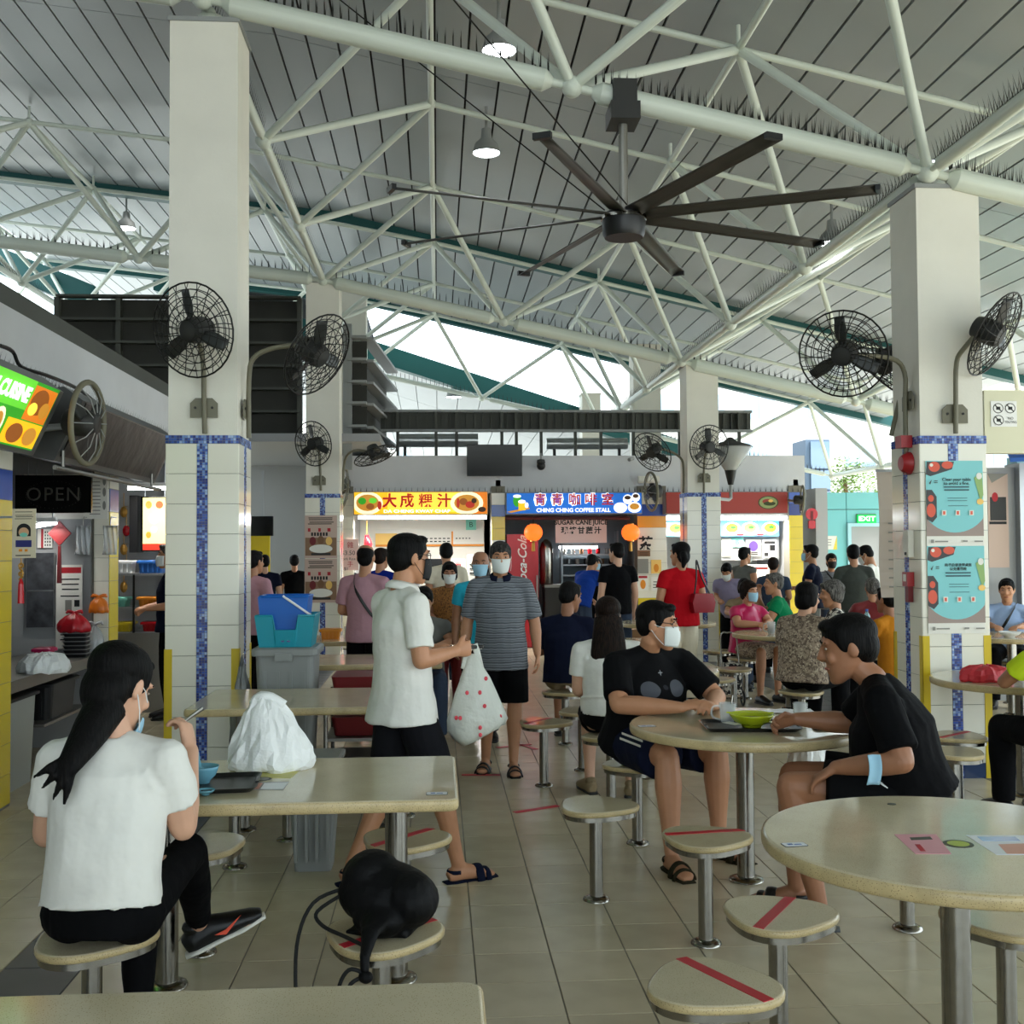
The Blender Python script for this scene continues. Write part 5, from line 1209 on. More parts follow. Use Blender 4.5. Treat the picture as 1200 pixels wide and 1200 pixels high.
# far outdoors: pale housing block and a glass stair tower
def block(x, y, w, hgt, dpt, lab, wall, rows, cols):
    t = thing('apartment_block', lab, 'building', (x, y, 0))
    k = B(); k.box((0, dpt / 2, hgt / 2), (w, dpt, hgt)); k.build('wall', wall, t)
    wm = B(); wm.box((0, 0, 0), (w / cols * .6, .12, hgt / rows * .5)); me = wm.mesh('window', M('far_glass', '8FA5B8', .2)); pm = B(); pm.box((0, -.07, 0), (w / cols * .02, .03, hgt / rows * .5)); pme = pm.mesh('mullion', 'white_plastic')
    for i in range(cols):
        for j in range(rows):
            o = obj('window', me, t, (-w / 2 + w / cols * (i + .5), -.02, hgt / rows * (j + .5))); obj('mullion', pme, o)
    k = B(); k.box((0, dpt / 2, hgt + .2), (w + .6, dpt + .6, .4)); k.build('roof', 'white_paint', t)
M('far_wall', 'D8D4CC', .8)
block(24, 62, 26, 13.6, 8, 'pale housing block far beyond the open side of the hall', 'far_wall', 5, 9)
block(-9, 70, 24, 12, 8, 'pale housing block glimpsed beyond the roof gap', 'far_wall', 4, 8)
a, b_ = gy(944, 515, 26), gy(972, 515, 26)
t = thing('glass_tower', 'blue-grey glazed panel tower rising beyond the turquoise wall', 'building', ((a.x + b_.x) / 2, 26, 0))
k = B(); k.box((0, .5, a.z / 2), (b_.x - a.x, 1.0, a.z)); k.build('frame', M('tower_frame', '5A6C80', .5), t)
for z0, z1 in ((2.2, 2.9), (2.95, 3.4), (3.45, a.z - .05)): k = B(); k.box((.05, -.02, (z0 + z1) / 2), ((b_.x - a.x) * .8, .06, z1 - z0)); k.build('pane', M('tower_glass', '7F93A8', .1), t)
# small far tree crowns
def tree(px, py, y, s, label):
    p = gy(px, py, y); t = thing('tree', label, 'tree', (p.x, y, 0)); r = random.Random(px)
    k = B(); k.tube([V((0, 0, 0)), V((.1, 0, p.z * .6)), V((0, 0, p.z))], [.18, .13, .06], n=8); k.build('trunk', 'wood', t)
    k = B()
    for i in range(1400):
        q = V((r.gauss(0, 1), r.gauss(0, 1), r.gauss(0, 1))); q = q.normalized() * s * r.random() ** .4; q.z = q.z * .8 + p.z; a = r.random() * 6; e = .07
        u_ = V((math.cos(a), math.sin(a), r.uniform(-.5, .5))) * e; v_ = V((-math.sin(a), math.cos(a), r.uniform(-.5, .5))) * e * .5
        k.add([q - u_, q + v_, q + u_, q - v_], [(0, 1, 2, 3)])
    k.build('foliage', M('leaf', '6E8A3E', .6), t, kind='stuff')
tree(990, 562, 34, .9, 'small green tree beyond the turquoise wall'); tree(1045, 570, 40, 1.0, 'green tree between the tower and the notice column')

# ------------------------------------------------------------------ beyond the notice column
FYR = 9.6
a, b_ = gy(1153, 457, FYR), gy(1153, 531, FYR)
k = B(); k.box((a.x + 1.6, FYR + .06, (a.z + b_.z) / 2), (3.2, .12, a.z - b_.z)); k.build('trim_2', M('cream_board', 'D8D6BC', .6), label='cream fascia board with a no touting notice', cat='fascia', kind='structure')
k = B(); k.box((a.x + 2.95, FYR + .06, b_.z / 2), (.2, .2, b_.z)); k.build('column_post', 'grey_paint', label='grey post holding the cream fascia', cat='post', kind='structure')
def ring(cx, cy, r, m='ink', th=.12): return ('e', cx, cy, r, r, m)
fboard('touting_notice', 'white NO TOUTING notice with three prohibition rings', 'notice', (1161, 470, 1192, 500), FYR - .008, 'white_plastic',
       sum([[('e', x, y, .2, .2, 'ink'), ('e', x, y, .17, .17, 'white_plastic'), ('r', x - .08, y - .06, x + .08, y + .06, 'ink'), ('p', [(x - .14, y + .11), (x - .11, y + .14), (x + .14, y - .11), (x + .11, y - .14)], 'ink')] for x, y in ((.28, .72), (.74, .72), (.28, .25))], []) + [('t', .74, .32, .14, 'NO', 'ink'), ('t', .74, .17, .13, 'TOUTING', 'ink', {'sx': .85})], th=.006)
RY = 11.2
t = thing('shuttered_stall', 'grey stall front with a tilted brown poster behind the notice column', 'stall', (0, 0, 0))
a, b_ = gy(1156, 548, RY), gy(1187, 548, RY)
k = B(); k.box(((a.x + b_.x) / 2, RY + .1, a.z / 2), (b_.x - a.x + .1, .2, a.z)); k.build('panel', 'grey_wall', t)
k = B(); k.box((b_.x + .05, RY + .05, a.z / 2 + .02), (.07, .3, a.z + .04)); k.build('shutter_guide', 'alu', t)
a2, c2 = gy(1187, 535, RY), gy(1187, 700, RY)
k = B(); k.box((a2.x + .9, RY + .12, (a2.z + c2.z) / 2), (1.7, .2, a2.z - c2.z)); k.build('light_panel', 'sky_panel', t)
k = B(); k.box((a2.x + .9, RY + .15, c2.z / 2), (1.7, .2, c2.z)); k.build('base_panel', 'white_paint', t)
k = B(); p = gy(1187, 514, RY); q = gy(1187, 540, RY); k.add([(p.x - .35, RY - .6, q.z - .02), (p.x + 1.6, RY - .6, q.z + .1), (p.x + 1.6, RY + .1, p.z + .1), (p.x - .05, RY + .1, p.z), (p.x - .35, RY - .6, q.z - .06), (p.x + 1.6, RY - .6, q.z + .06), (p.x + 1.6, RY + .1, p.z + .06), (p.x - .05, RY + .1, p.z - .04)], [(0, 1, 2, 3), (7, 6, 5, 4), (0, 4, 5, 1), (1, 5, 6, 2), (2, 6, 7, 3), (3, 7, 4, 0)]); k.build('awning', M('awning_blue', '2B66C8', .6), t)
fboard('stall_poster', 'brown food poster with a dark grill picture on the grey stall front', 'poster', (1157, 555, 1183, 665), RY - .01, 'brown_poster', [('r', .1, .5, .9, .75, 'charcoal'), ('e', .35, .75, .15, .05, 'ink_red'), ('r', .05, .46, .9, .49, 'ink'), ('p', [(0, 1), (1, 1), (.2, .9)], 'sheet_grey')], th=.01)
# ------------------------------------------------------------------ fittings on the notice column
pk = [('r', 0, 0, 1, .13, 'paper'), ('r', 0, .13, 1, .2, M('pinkish_grey', '9E8C84', .6))]
M('notice_teal', '82CACC', .5); M('pan_dark', '3A3A3C', .5); M('food_red', 'D9583E', .5); M('leaf_green', '8FB06A', .5)
def notice(y0, y1, label, l1, l2):
    z = 0
    it = [('r', 0, 0, 1, .12, 'paper'), ('r', 0, .12, 1, .4, 'pinkish_grey'), ('e', .5, .58, .62, .42, 'notice_teal'), ('r', 0, .6, 1, 1, 'notice_teal'),
          ('p', [(.0, .84), (.08, .82), (.46, .9), (.5, .99), (.02, .99)], 'pan_dark'), ('e', .15, .93, .1, .06, 'food_red'), ('e', .38, .95, .1, .045, 'food_red'), ('e', .1, .95, .03, .02, 'paper'),
          ('p', [(0, .32), (.1, .28), (.18, .34), (.18, .58), (.1, .66), (0, .66)], 'pan_dark'), ('e', .08, .42, .08, .08, 'food_red'), ('e', .08, .56, .05, .04, 'food_red'), ('p', [(.84, .8), (.98, .86), (1, .6), (.95, .52)], 'leaf_green'), ('e', .93, .82, .05, .04, 'paper'), ('e', .94, .52, .06, .035, 'pale_orange'),
          ('p', [(.05, .74), (.1, .78), (.07, .72)], 'pan_dark'), ('rr', lines(.14, .2, [.76, .74], .008, 0), 'pan_dark'),
          ('t', .53, .78, .052 if l1[0] == 'C' else .04, l1, 'ink', {'bold': .0004}), ('t', .53, .735, .052 if l1[0] == 'C' else .04, l2, 'ink', {'bold': .0004}), ('rr', lines(.3, .76, [.685, .65], .016, .1), M('notice_ink', '3E5E66', .6)), ('rr', lines(.36, .72, [.56, .53, .47], .006, .1), 'notice_ink'),
          ('rr', [(.26, .36, .34, .42), (.5, .36, .58, .42), (.74, .36, .82, .42)], 'paper'), ('rr', [(.28, .37, .32, .41), (.52, .37, .56, .41), (.76, .37, .8, .41)], 'food_red'), ('rr', [(.06, .04, .11, .08), (.13, .05, .36, .065), (.62, .05, .7, .07), (.82, .05, .97, .065)], 'sheet_grey')]
    c, w_, h_ = frontal(1087, y0, 1158, y1, YF - .013)
    return board('column_notice', label, 'notice', plane_T(V((c2x, YF - .012, c.z)), (1, 0, 0), (0, 0, 1)), .405, h_, 'paper', it, th=.006)
notice(540, 640, 'upper turquoise notice asking to clear your table', 'Clear your table', 'to avoid a fine.')
notice(640, 742, 'lower turquoise notice with Chinese lettering', '用餐后请清理桌面', '以免遭罚款')
xsd = c2x - CW / 2 - .006
def side_item(px, py, dy=.15): p = gy(px, py, YF + dy); return V((xsd, YF + dy, p.z))
p = side_item(1063, 518); t = thing('alarm_beacon', 'red alarm beacon above the bell on the notice column', 'alarm', p); k = B(); k.box((-.04, 0, 0), (.08, .1, .085)); k.build('body', M('alarm_red', '9E1F24', .4), t); k = B(); k.cyl((-.03, 0, .04), (-.03, 0, .12), .014, n=8); k.build('conduit', 'pole_paint', t)
p = side_item(1065, 543); t = thing('alarm_bell', 'round red fire alarm bell on the notice column', 'alarm', p); k = B(); k.lathe([(.001, .07), (.05, .065), (.075, .03), (.08, 0)], 22, T=MX.Rotation(-PI / 2, 4, 'Y')); ang_smooth(k.build('gong', 'alarm_red', t)); k = B(); k.box((-.02, 0, 0), (.03, .05, .16)); k.build('base', 'maroon', t)
p = side_item(1068, 637); t = thing('junction_box', 'slim cream switch box on the side of the notice column', 'box', p); k = B(); k.box((-.02, 0, 0), (.04, .09, .19)); k.build('body', 'cream_paint', t); k = B(); k.box((-.043, 0, -.07), (.006, .02, .02)); k.build('switch', 'charcoal', t)
p = side_item(1068, 682); t = thing('call_point', 'red fire call point low on the notice column', 'alarm', p); k = B(); k.box((-.025, 0, .02), (.05, .085, .1)); k.build('body', 'alarm_red', t); k = B(); k.box((-.052, 0, .03), (.004, .04, .05)); k.build('label_plate', 'paper', t); k = B(); k.box((-.02, 0, -.08), (.035, .05, .12)); k.build('hammer_case', 'maroon', t)
# hanging banner behind the column
p, q = gy(1040, 553, 8.45), gy(1062, 700, 8.45)
t = thing('hanging_banner', 'pale paper banner with lettering hanging behind the notice column', 'banner', ((p.x + q.x) / 2 + .02, 8.45, 0))
k = B(); k.sheet(lambda u, v: ((u - .5) * .3 - .02 * v, .02 * math.sin(v * 7), q.z + (p.z - q.z) * v), 4, 10, .006); k.build('sheet', M('banner_paper', 'C4B6A8', .7), t)
text('SERVE', t, 'charcoal', MX.Translation((0, -.012, p.z - .25)) @ FY, .08)
l = B()
for kk in range(8): l.box((0, -.03, p.z - .4 - .07 * kk), (.2, .002, .012))
l.build('print', 'sheet_grey', t)
k = B(); k.cyl((.13, 0, .01), (.13, 0, p.z + .03), .012, n=8); k.build('pole', 'alu', t); k = B(); k.lathe([(.16, 0), (.15, .02), (.02, .03)], 18, T=MX.Translation((.13, 0, .005))); k.build('base', 'charcoal', t)
k = B(); k.box((0, 0, p.z + .01), (.36, .02, .02)); k.build('cross_bar', 'alu', t)
# ================================================================== people
# Every figure is modelled in its own frame: it faces +y, its right hand is at +x, z up from the floor, metres for a 1.70 m adult.
M('skin', 'B98462', .5, noise=(14, .05)); M('skin_pale', 'CFA084', .5, noise=(14, .05)); M('skin_dark', '9C6B4E', .5, noise=(14, .06))
def hair_mat(name, c1, c2):
    m = bpy.data.materials.new(name); m.use_nodes = True; t = NT(m); p = t.n['Principled BSDF']; p.inputs['Roughness'].default_value = .62; p.inputs['Specular IOR Level'].default_value = .12
    tc = t.add('ShaderNodeTexCoord').outputs['Object']; mp = t.add('ShaderNodeMapping'); mp.inputs['Scale'].default_value = (150, 150, 14); t.link(tc, mp.inputs[0])
    nz = t.add('ShaderNodeTexNoise', ins={'Scale': 1.0, 'Detail': 3}); t.link(mp.outputs[0], nz.inputs['Vector'])
    mi = t.add('ShaderNodeMix', data_type='RGBA'); mr = t.add('ShaderNodeMapRange', ins={'From Min': .4, 'From Max': .62}); t.link(nz.outputs['Fac'], mr.inputs['Value']); t.link(mr.outputs[0], mi.inputs['Factor']); mi.inputs[6].default_value = lin(c1); mi.inputs[7].default_value = lin(c2); t.link(mi.outputs[2], p.inputs['Base Color'])
    bp = t.add('ShaderNodeBump', ins={'Strength': .7, 'Distance': .006}); t.link(nz.outputs['Fac'], bp.inputs['Height']); t.link(bp.outputs[0], p.inputs['Normal']); MATS[name] = m
hair_mat('hair_black', '040404', '100E0D'); hair_mat('hair_brown', '0C0705', '24170F'); hair_mat('hair_grey', '2E2B29', '74716C'); hair_mat('hair_salt', '141312', '4A4745')
M('mask_blue', '9CC7DC', .7); M('mask_white', 'DDE2DE', .7); M('mask_black', '101012', .7); M('eye_white', 'A89C90', .35); M('eye_dark', '120C09', .2); M('lip', '8E4E42', .5); M('strap', 'D8DCDC', .6)
def fab(name, col, rough=.85): return M('cloth_' + name, col, rough, spec=.12, bump=(8, .75), noise=(5, .05))
for n_, c_ in dict(white='E2E0D8', black='08080A', navy='12172B', grey='6A6B66', darkgrey='454843', red='B3101C', maroon='6E0F1A', pink='B88C96', magenta='8E0F38', green='0F7A4C', blue='1C3F96', royal='13298A', teal='2AA0B8', tan='C8A878', lime='C6DC2A', palblue='9DB4D8', orange='B8751E', brown='7A5A34', olive='2E2A1C', lilac='8E86A0', shorts='16161A', skirt='08080A', khaki='8E7C60', denim='3A4558', cream='D8CFB8').items(): fab(n_, c_)
stripes_mat('cloth_striped', [(0, '6C7076'), (.42, '3A3E44'), (.52, '84888E'), (.72, '5A5E64'), (.9, '2E3238')], .036)
blotch_mat('cloth_floral', '94826E', [('6A5A4A', .52), ('B6A68E', .6), ('2E161C', .64)], 34)
blotch_mat('cloth_mono', 'D8D4C8', [('1A1A1A', .5), ('1A1A1A', .6)], 22)
stripes_mat('cloth_fine', [(0, '8A8C90'), (.5, '5E6066')], .02)
blotch_mat('cloth_rust', '8A5A24', [('5E3A16', .55), ('A8763A', .62)], 60)
def front_print(name, base, marks):
    """cloth with flat printed ellipses: marks = (x, z, rx, rz, colour) on the chest"""
    m = bpy.data.materials.new(name); m.use_nodes = True; t = NT(m); p = t.n['Principled BSDF']; p.inputs['Roughness'].default_value = .85; p.inputs['Specular IOR Level'].default_value = .12
    tc = t.add('ShaderNodeTexCoord').outputs['Object']; sx = t.add('ShaderNodeSeparateXYZ'); t.link(tc, sx.inputs[0]); out = None
    fr = t.add('ShaderNodeMath', operation='GREATER_THAN'); fr.inputs[1].default_value = .02; t.link(sx.outputs[1], fr.inputs[0])
    for (x, z, rx, rz, c) in marks:
        def sq(o_, c0, r): 
            a = t.add('ShaderNodeMath', operation='SUBTRACT'); a.inputs[1].default_value = c0; t.link(o_, a.inputs[0])
            d = t.add('ShaderNodeMath', operation='DIVIDE'); d.inputs[1].default_value = r; t.link(a.outputs[0], d.inputs[0])
            q = t.add('ShaderNodeMath', operation='POWER'); q.inputs[1].default_value = 2; ab = t.add('ShaderNodeMath', operation='ABSOLUTE'); t.link(d.outputs[0], ab.inputs[0]); t.link(ab.outputs[0], q.inputs[0]); return q.outputs[0]
        s = t.add('ShaderNodeMath', operation='ADD'); t.link(sq(sx.outputs[0], x, rx), s.inputs[0]); t.link(sq(sx.outputs[2], z, rz), s.inputs[1])
        l = t.add('ShaderNodeMath', operation='LESS_THAN'); l.inputs[1].default_value = 1; t.link(s.outputs[0], l.inputs[0])
        f = t.add('ShaderNodeMath', operation='MULTIPLY'); t.link(l.outputs[0], f.inputs[0]); t.link(fr.outputs[0], f.inputs[1])
        mi = t.add('ShaderNodeMix', data_type='RGBA'); t.link(f.outputs[0], mi.inputs['Factor'])
        if out: t.link(out, mi.inputs[6])
        else: mi.inputs[6].default_value = lin(base)
        mi.inputs[7].default_value = lin(c); out = mi.outputs[2]
    t.link(out, p.inputs['Base Color']); MATS[name] = m; return m

def fuse(b, name, mat, voxel, smooth=3, noise=0, seed=0):
    """weld a builder's overlapping closed shapes into one continuous surface"""
    me = b.mesh(name); o = bpy.data.objects.new(name, me)
    r = o.modifiers.new('weld', 'REMESH'); r.mode = 'VOXEL'; r.voxel_size = voxel; r.use_smooth_shade = True
    if smooth: s = o.modifiers.new('smooth', 'SMOOTH'); s.factor = .5; s.iterations = smooth
    if noise:
        tx = bpy.data.textures.new('folds', 'CLOUDS'); tx.noise_scale = .13; tx.noise_depth = 1
        d = o.modifiers.new('folds', 'DISPLACE'); d.texture = tx; d.strength = noise; d.mid_level = .5; d.texture_coords = 'LOCAL'
    out = evaluated(o); bpy.data.meshes.remove(me)
    out.name = name; out.materials.clear(); out.materials.append(MATS[mat] if isinstance(mat, str) else mat)
    out.polygons.foreach_set('use_smooth', [True] * len(out.polygons)); return out
HEAD = [(-.118, .020, .086, -.050), (-.104, .036, .092, -.020), (-.085, .050, .094, .005), (-.055, .061, .094, .045), (-.02, .067, .094, .074), (.02, .072, .092, .090), (.055, .074, .091, .097), (.085, .069, .082, .095), (.108, .054, .060, .078), (.122, .028, .028, .045)]
def head_shape(b, C, R, k=1.0, lo=-9, extra=0):
    pts = [h for h in HEAD if h[0] >= lo]; n = 20; vs = []
    for (z, w_, f, bk) in pts:
        for q in range(n):
            a = 2 * PI * q / n; cy = (f - bk) / 2; ry = (f + bk) / 2
            vs.append(C + R @ (V(((w_ + extra) * math.cos(a), cy + (ry + extra) * math.sin(a), z + (extra if z > .1 else 0))) * k))
    L = len(pts); fs = [(i * n + q, i * n + (q + 1) % n, (i + 1) * n + (q + 1) % n, (i + 1) * n + q) for i in range(L - 1) for q in range(n)]
    fs += [tuple(range(n - 1, -1, -1)), tuple(range((L - 1) * n, L * n))]; b.add(vs, fs)
def seg(b, pts, rad, side=None, n=12, round0=True, round1=True):
    b.tube(pts, rad, side=side, n=n)
    def rr(r): return (r, r) if not isinstance(r, (tuple, list)) else r
    if round0: b.ell(V(pts[0]), max(rr(rad[0])) * .98, nu=10, nv=6)
    if round1: b.ell(V(pts[-1]), max(rr(rad[-1])) * .98, nu=10, nv=6)
def hand(b, W, d, n, tside, curl=.35, k=1.0, thick=1.0):
    """W wrist, d along the hand, n palm-facing direction, tside towards the thumb"""
    d = d.normalized(); n = (n - d * n.dot(d)).normalized(); t = d.cross(n); 
    if t.dot(tside) < 0: t = -t
    b.tube([W - d * .015 * k, W + d * .02 * k, W + d * .055 * k, W + d * .088 * k], [(.026 * k, .019 * k), (.032 * k, .018 * k), (.04 * k, .016 * k), (.038 * k, .013 * k)], side=t, n=12)
    for off, L in ((.029, .068), (.0098, .078), (-.0098, .072), (-.029, .056)):
        p = W + d * (.084 - abs(off - .005) * .25) * k + t * off * k; dd = (d + t * off * 2.2).normalized(); pts = [p]; 
        for f, a in ((.45, 42), (.3, 62), (.25, 40)):
            ang = math.radians(a * curl * 1.5); dd = (dd * math.cos(ang) + n * math.sin(ang)).normalized(); nn = n - dd * n.dot(dd)
            n_l = nn.normalized() if nn.length > .1 else n
            p = p + dd * L * f * k; pts.append(p)
            n2 = n_l; dd2 = dd
            # keep curling about the same knuckle axis
            ax = t; 
        # rebuild with rotation about t so the fingers really close
        pts = [W + d * (.084 - abs(off - .005) * .25) * k + t * off * k]; dd = (d + t * off * 2.2).normalized(); tot = 0
        sg = 1 if d.cross(n).dot(t) > 0 else -1
        for f, a in ((.45, 48), (.3, 70), (.25, 48)):
            dd = MX.Rotation(math.radians(a * curl) * sg, 3, t) @ dd; pts.append(pts[-1] + dd * L * f * k)
        r = .0088 * k * thick; seg(b, pts, [r, r * .97, r * .9, r * .8], n=8)
    p0 = W + d * .022 * k + t * .022 * k; d1 = (d * .75 + t * .75 + n * .25).normalized(); p1 = p0 + d1 * .04 * k; d2 = (d * .95 + t * .2 + n * .45 * (curl + .3)).normalized(); p2 = p1 + d2 * .03 * k; p3 = p2 + (d2 + n * .25 * curl * 2).normalized() * .024 * k
    seg(b, [p0, p1, p2, p3], [.0135 * k, .0115 * k * thick, .0098 * k * thick, .008 * k * thick], n=8)
def side_of(a, b_): return a
STAND = dict(pelvis=(0, 0, .93), chest=(0, -.005, 1.24), neck=(0, -.015, 1.425), head=(0, .015, 1.578), hy=0, hp=0, hr=0,
             sh=(.178, -.015, 1.358), el=(.225, -.03, 1.10), wr=(.235, .03, .865), hip=(.088, 0, .90), kn=(.095, .02, .49), an=(.095, -.02, .085), fo=(0.12, 1), curl=.45, palm=None)
SIT = dict(pelvis=(0, 0, .535), chest=(0, .03, .84), neck=(0, .05, 1.025), head=(0, .085, 1.175), hy=0, hp=0, hr=0,
           sh=(.178, .045, .958), el=(.235, .12, .74), wr=(.12, .36, .79), hip=(.09, .02, .525), kn=(.125, .42, .50), an=(.13, .40, .085), fo=(.1, 1), curl=.4, palm=None)
def person(label, loc, face, pose=STAND, ov=None, top='white', bottom='shorts', hair='short', hairc='hair_black', skin='skin', scale=1.0, girth=1.0, belly=0, sleeve=.55, legs='shorts', leglen=.9, mask=None, glasses=None, shoe='black_plastic', shoes='shoe', vox=.011, hem=None, untucked=True, neckline='crew', name='person', z0=0, grp=None, feet=True, maskpos=None, headscale=1.0, collar=None, strap=None, folds=.014, hemx=1.0):
    P = dict(pose)
    if ov: P.update(ov)
    t = thing(name, label, 'person', (loc[0], loc[1], z0), math.radians(face), grp); t.scale = (scale,) * 3
    seated = pose is SIT
    if seated:   # sit on the seat: the underside of the thighs just presses into a 0.435 m stool
        lift = .43 / scale - (V(P.get('hip_r', P['hip'])).z - (.1 if legs == 'skirt' else .096) * girth)
        for q_ in ('pelvis', 'chest', 'neck', 'head', 'sh', 'sh_r', 'sh_l', 'hip'):
            if q_ in P: P[q_] = (P[q_][0], P[q_][1], P[q_][2] + lift)
        if P['kn'] == SIT['kn']: P['kn'] = (P['kn'][0], P['kn'][1], P['hip'][2] - .008)
        if 'hair_extra' in P: P['hair_extra'] = [([(v_[0], v_[1], v_[2] + lift) for v_ in e[0]],) + tuple(e[1:]) for e in P['hair_extra']]
    def pair(key, s):
        v = P.get(key + ('_r' if s > 0 else '_l'))
        if v is not None: return V(v)
        v = V(P[key]); v.x *= s; return v
    pel, che, nck, hd = (V(P[k]) for k in ('pelvis', 'chest', 'neck', 'head'))
    R = (MX.Rotation(math.radians(P['hy']), 3, 'Z') @ MX.Rotation(math.radians(P['hp']), 3, 'X') @ MX.Rotation(math.radians(P['hr']), 3, 'Y'))
    k = headscale
    near = vox < .008
    J = {(n_, s): pair(n_, s) for n_ in ('sh', 'el', 'wr', 'hip', 'kn', 'an') for s in (-1, 1)}
    X = (J['sh', 1] - J['sh', -1]).normalized()      # shoulder line
    H = (J['hip', 1] - J['hip', -1]).normalized()
    # ---- the body: one surface
    b = B()
    b.tube([pel - (che - pel).normalized() * .06, pel, pel.lerp(che, .5), che, che.lerp(nck, .55), nck - (nck - che).normalized() * .01], [(.13 * girth, .085 * girth), (.145 * girth, .1 * girth), (.125 * girth, .095 * girth), (.145 * girth, .105 * girth), (.125, .08), (.06, .055)], side=X.lerp(H, .3), n=16)
    b.tube([nck - (hd - nck) * .12 - V((0, .01, .02)), nck, hd + R @ V((0, -.02, -.075)) * k, hd + R @ V((0, -.01, -.03)) * k], [.054, .055, .053, .05], n=14)
    head_shape(b, hd, R, k)
    def hp(x, y, z): return hd + R @ (V((x, y, z)) * k)
    b.tube([hp(0, .088, .035), hp(0, .1, .012), hp(0, .113, -.012), hp(0, .1, -.026)], [.008, .010, .0145, .009], n=8)
    for s in (-1, 1):
        b.ell(hp(s * .014, .097, -.016), .0105 * k, nu=8, nv=6)
        b.ell(hp(s * .0745, -.008, .004), (.011 * k, .021 * k, .033 * k), R, nu=10, nv=8); b.ell(hp(s * .038, .076, -.018), (.024 * k, .018 * k, .02 * k), R, nu=8, nv=6)
        b.ell(hp(s * .033, .086, .042), (.024 * k, .01 * k, .008 * k), R, nu=8, nv=6)
    b.ell(hp(0, .089, -.052), (.026 * k, .011 * k, .007 * k), R, nu=8, nv=6); b.ell(hp(0, .087, -.066), (.021 * k, .012 * k, .008 * k), R, nu=8, nv=6); b.ell(hp(0, .082, -.1), (.022 * k, .014 * k, .014 * k), R, nu=8, nv=6)
    for s in (-1, 1):
        sh, el, wr, hip, kn, an = (J[n_, s] for n_ in ('sh', 'el', 'wr', 'hip', 'kn', 'an'))
        g2 = .5 + girth * .5
        b.tube([nck - V((0, 0, .045)), sh], [.042, .052], n=10)
        seg(b, [sh, sh.lerp(el, .5), el], [.056 * g2, .05 * g2, .041 * g2]); seg(b, [el, el.lerp(wr, .3), el.lerp(wr, .75), wr], [.041 * g2, .043 * g2, .032 * g2, .027])
        fa = (wr - el).normalized(); hdv = P.get('hd_r' if s > 0 else 'hd_l'); hdv = V(hdv).normalized() if hdv else fa
        pn = P.get('palm_r' if s > 0 else 'palm_l'); pn = V(pn) if pn else (V((-s, 0, 0)) if fa.z < -.6 else V((0, 0, -1)))
        ts = P.get('thumb_r' if s > 0 else 'thumb_l'); ts = V(ts) if ts else (V((0, 1, 0)) if fa.z < -.6 else V((-s, .2, 0)))
        hand(b, wr, hdv, pn, ts, P.get('curl_r' if s > 0 else 'curl_l', P['curl']), 1.02, 1.0 if near else 1.2)
        seg(b, [hip, hip.lerp(kn, .45), kn], [.083 * girth, .072 * girth, .052 * g2]); seg(b, [kn, kn.lerp(an, .3), kn.lerp(an, .7), an], [.052 * g2, .055 * (.25 + .75 * girth), .04 * g2, .034])
        fd = P.get('fo_r' if s > 0 else 'fo_l'); fd = V((fd[0], fd[1], fd[2] if len(fd) > 2 else 0)) if fd else V((P['fo'][0] * s, P['fo'][1], 0)); fd.normalize()
        fz = an.z - .085
        fup = V((0, 0, 1)); fs_ = fd.cross(fup).normalized(); fu = fs_.cross(fd)
        def fp(l, u, an=an, fd=fd, fu=fu): return an + fd * l + fu * (u - .085)
        b.tube([fp(-.055, .03), fp(-.03, .04), fp(.03, .05), fp(.1, .034), fp(.16, .024), fp(.19, .018)], [(.026, .024), (.034, .036), (.036, .044), (.044, .03), (.042, .02), (.026, .012)], side=fs_, n=12)
        J['foot', s] = (fd, fs_, fu, fp)
    obj('body', fuse(b, 'body', skin, vox), t)
    # ---- shirt
    col = top if top in MATS else 'cloth_' + top
    b = B(); hz = P.get('hem', -.05 if seated else -.09 if untucked else -.02) if hem is None else hem
    ax = (che - pel).normalized(); sd = X.lerp(H, .35)
    fwd = sd.cross(ax); 
    if fwd.y < 0 and abs(face) >= 0: fwd = -fwd
    bl = fwd.normalized() * belly
    b.tube([pel + ax * hz, pel + ax * .02 + bl * .6, pel.lerp(che, .45) + bl, che + bl * .3, che.lerp(nck, .4), che.lerp(nck, .72), nck - (nck - che).normalized() * .005],
           [(.186 * girth * hemx, .15 * girth * hemx), (.18 * girth * (hemx + 1) / 2, (.132 + belly * .5) * girth), (.168 * girth, (.13 + belly * .6) * girth), (.178 * girth, .137 * girth), (.165 * (girth + 1) / 2, .118), (.125, .09), (.07, .066)], side=sd, n=22)
    for s in (-1, 1):
        sh, el, wr = (J[n_, s] for n_ in ('sh', 'el', 'wr'))
        up_ = (nck - che).normalized()
        b.tube([nck + X * s * .03 - up_ * .03, nck.lerp(sh, .55) - up_ * .01, sh], [.058, .06, .064], n=12); b.ell(sh, .0655, nu=12, nv=8); b.tube([che.lerp(nck, .25) + X * s * .08, sh.lerp(che.lerp(nck, .25) + X * s * .08, .25) - up_ * .02], [.08, .07], n=10)
        if sleeve > 0:
            f = min(1, sleeve); e = sh.lerp(el, f); g3 = .6 + .4 * girth
            b.tube([sh, sh.lerp(el, f * .5), e], [.065 * g3, .067 * g3, (.068 if sleeve < .9 else .056) * g3], n=14)
            if sleeve > 1: b.ell(el, .055, nu=10, nv=6); b.tube([el, el.lerp(wr, sleeve - 1)], [.056, .044], n=12)
    so = obj('shirt', fuse(b, 'shirt', col, max(vox, .0075), 2, folds), t)
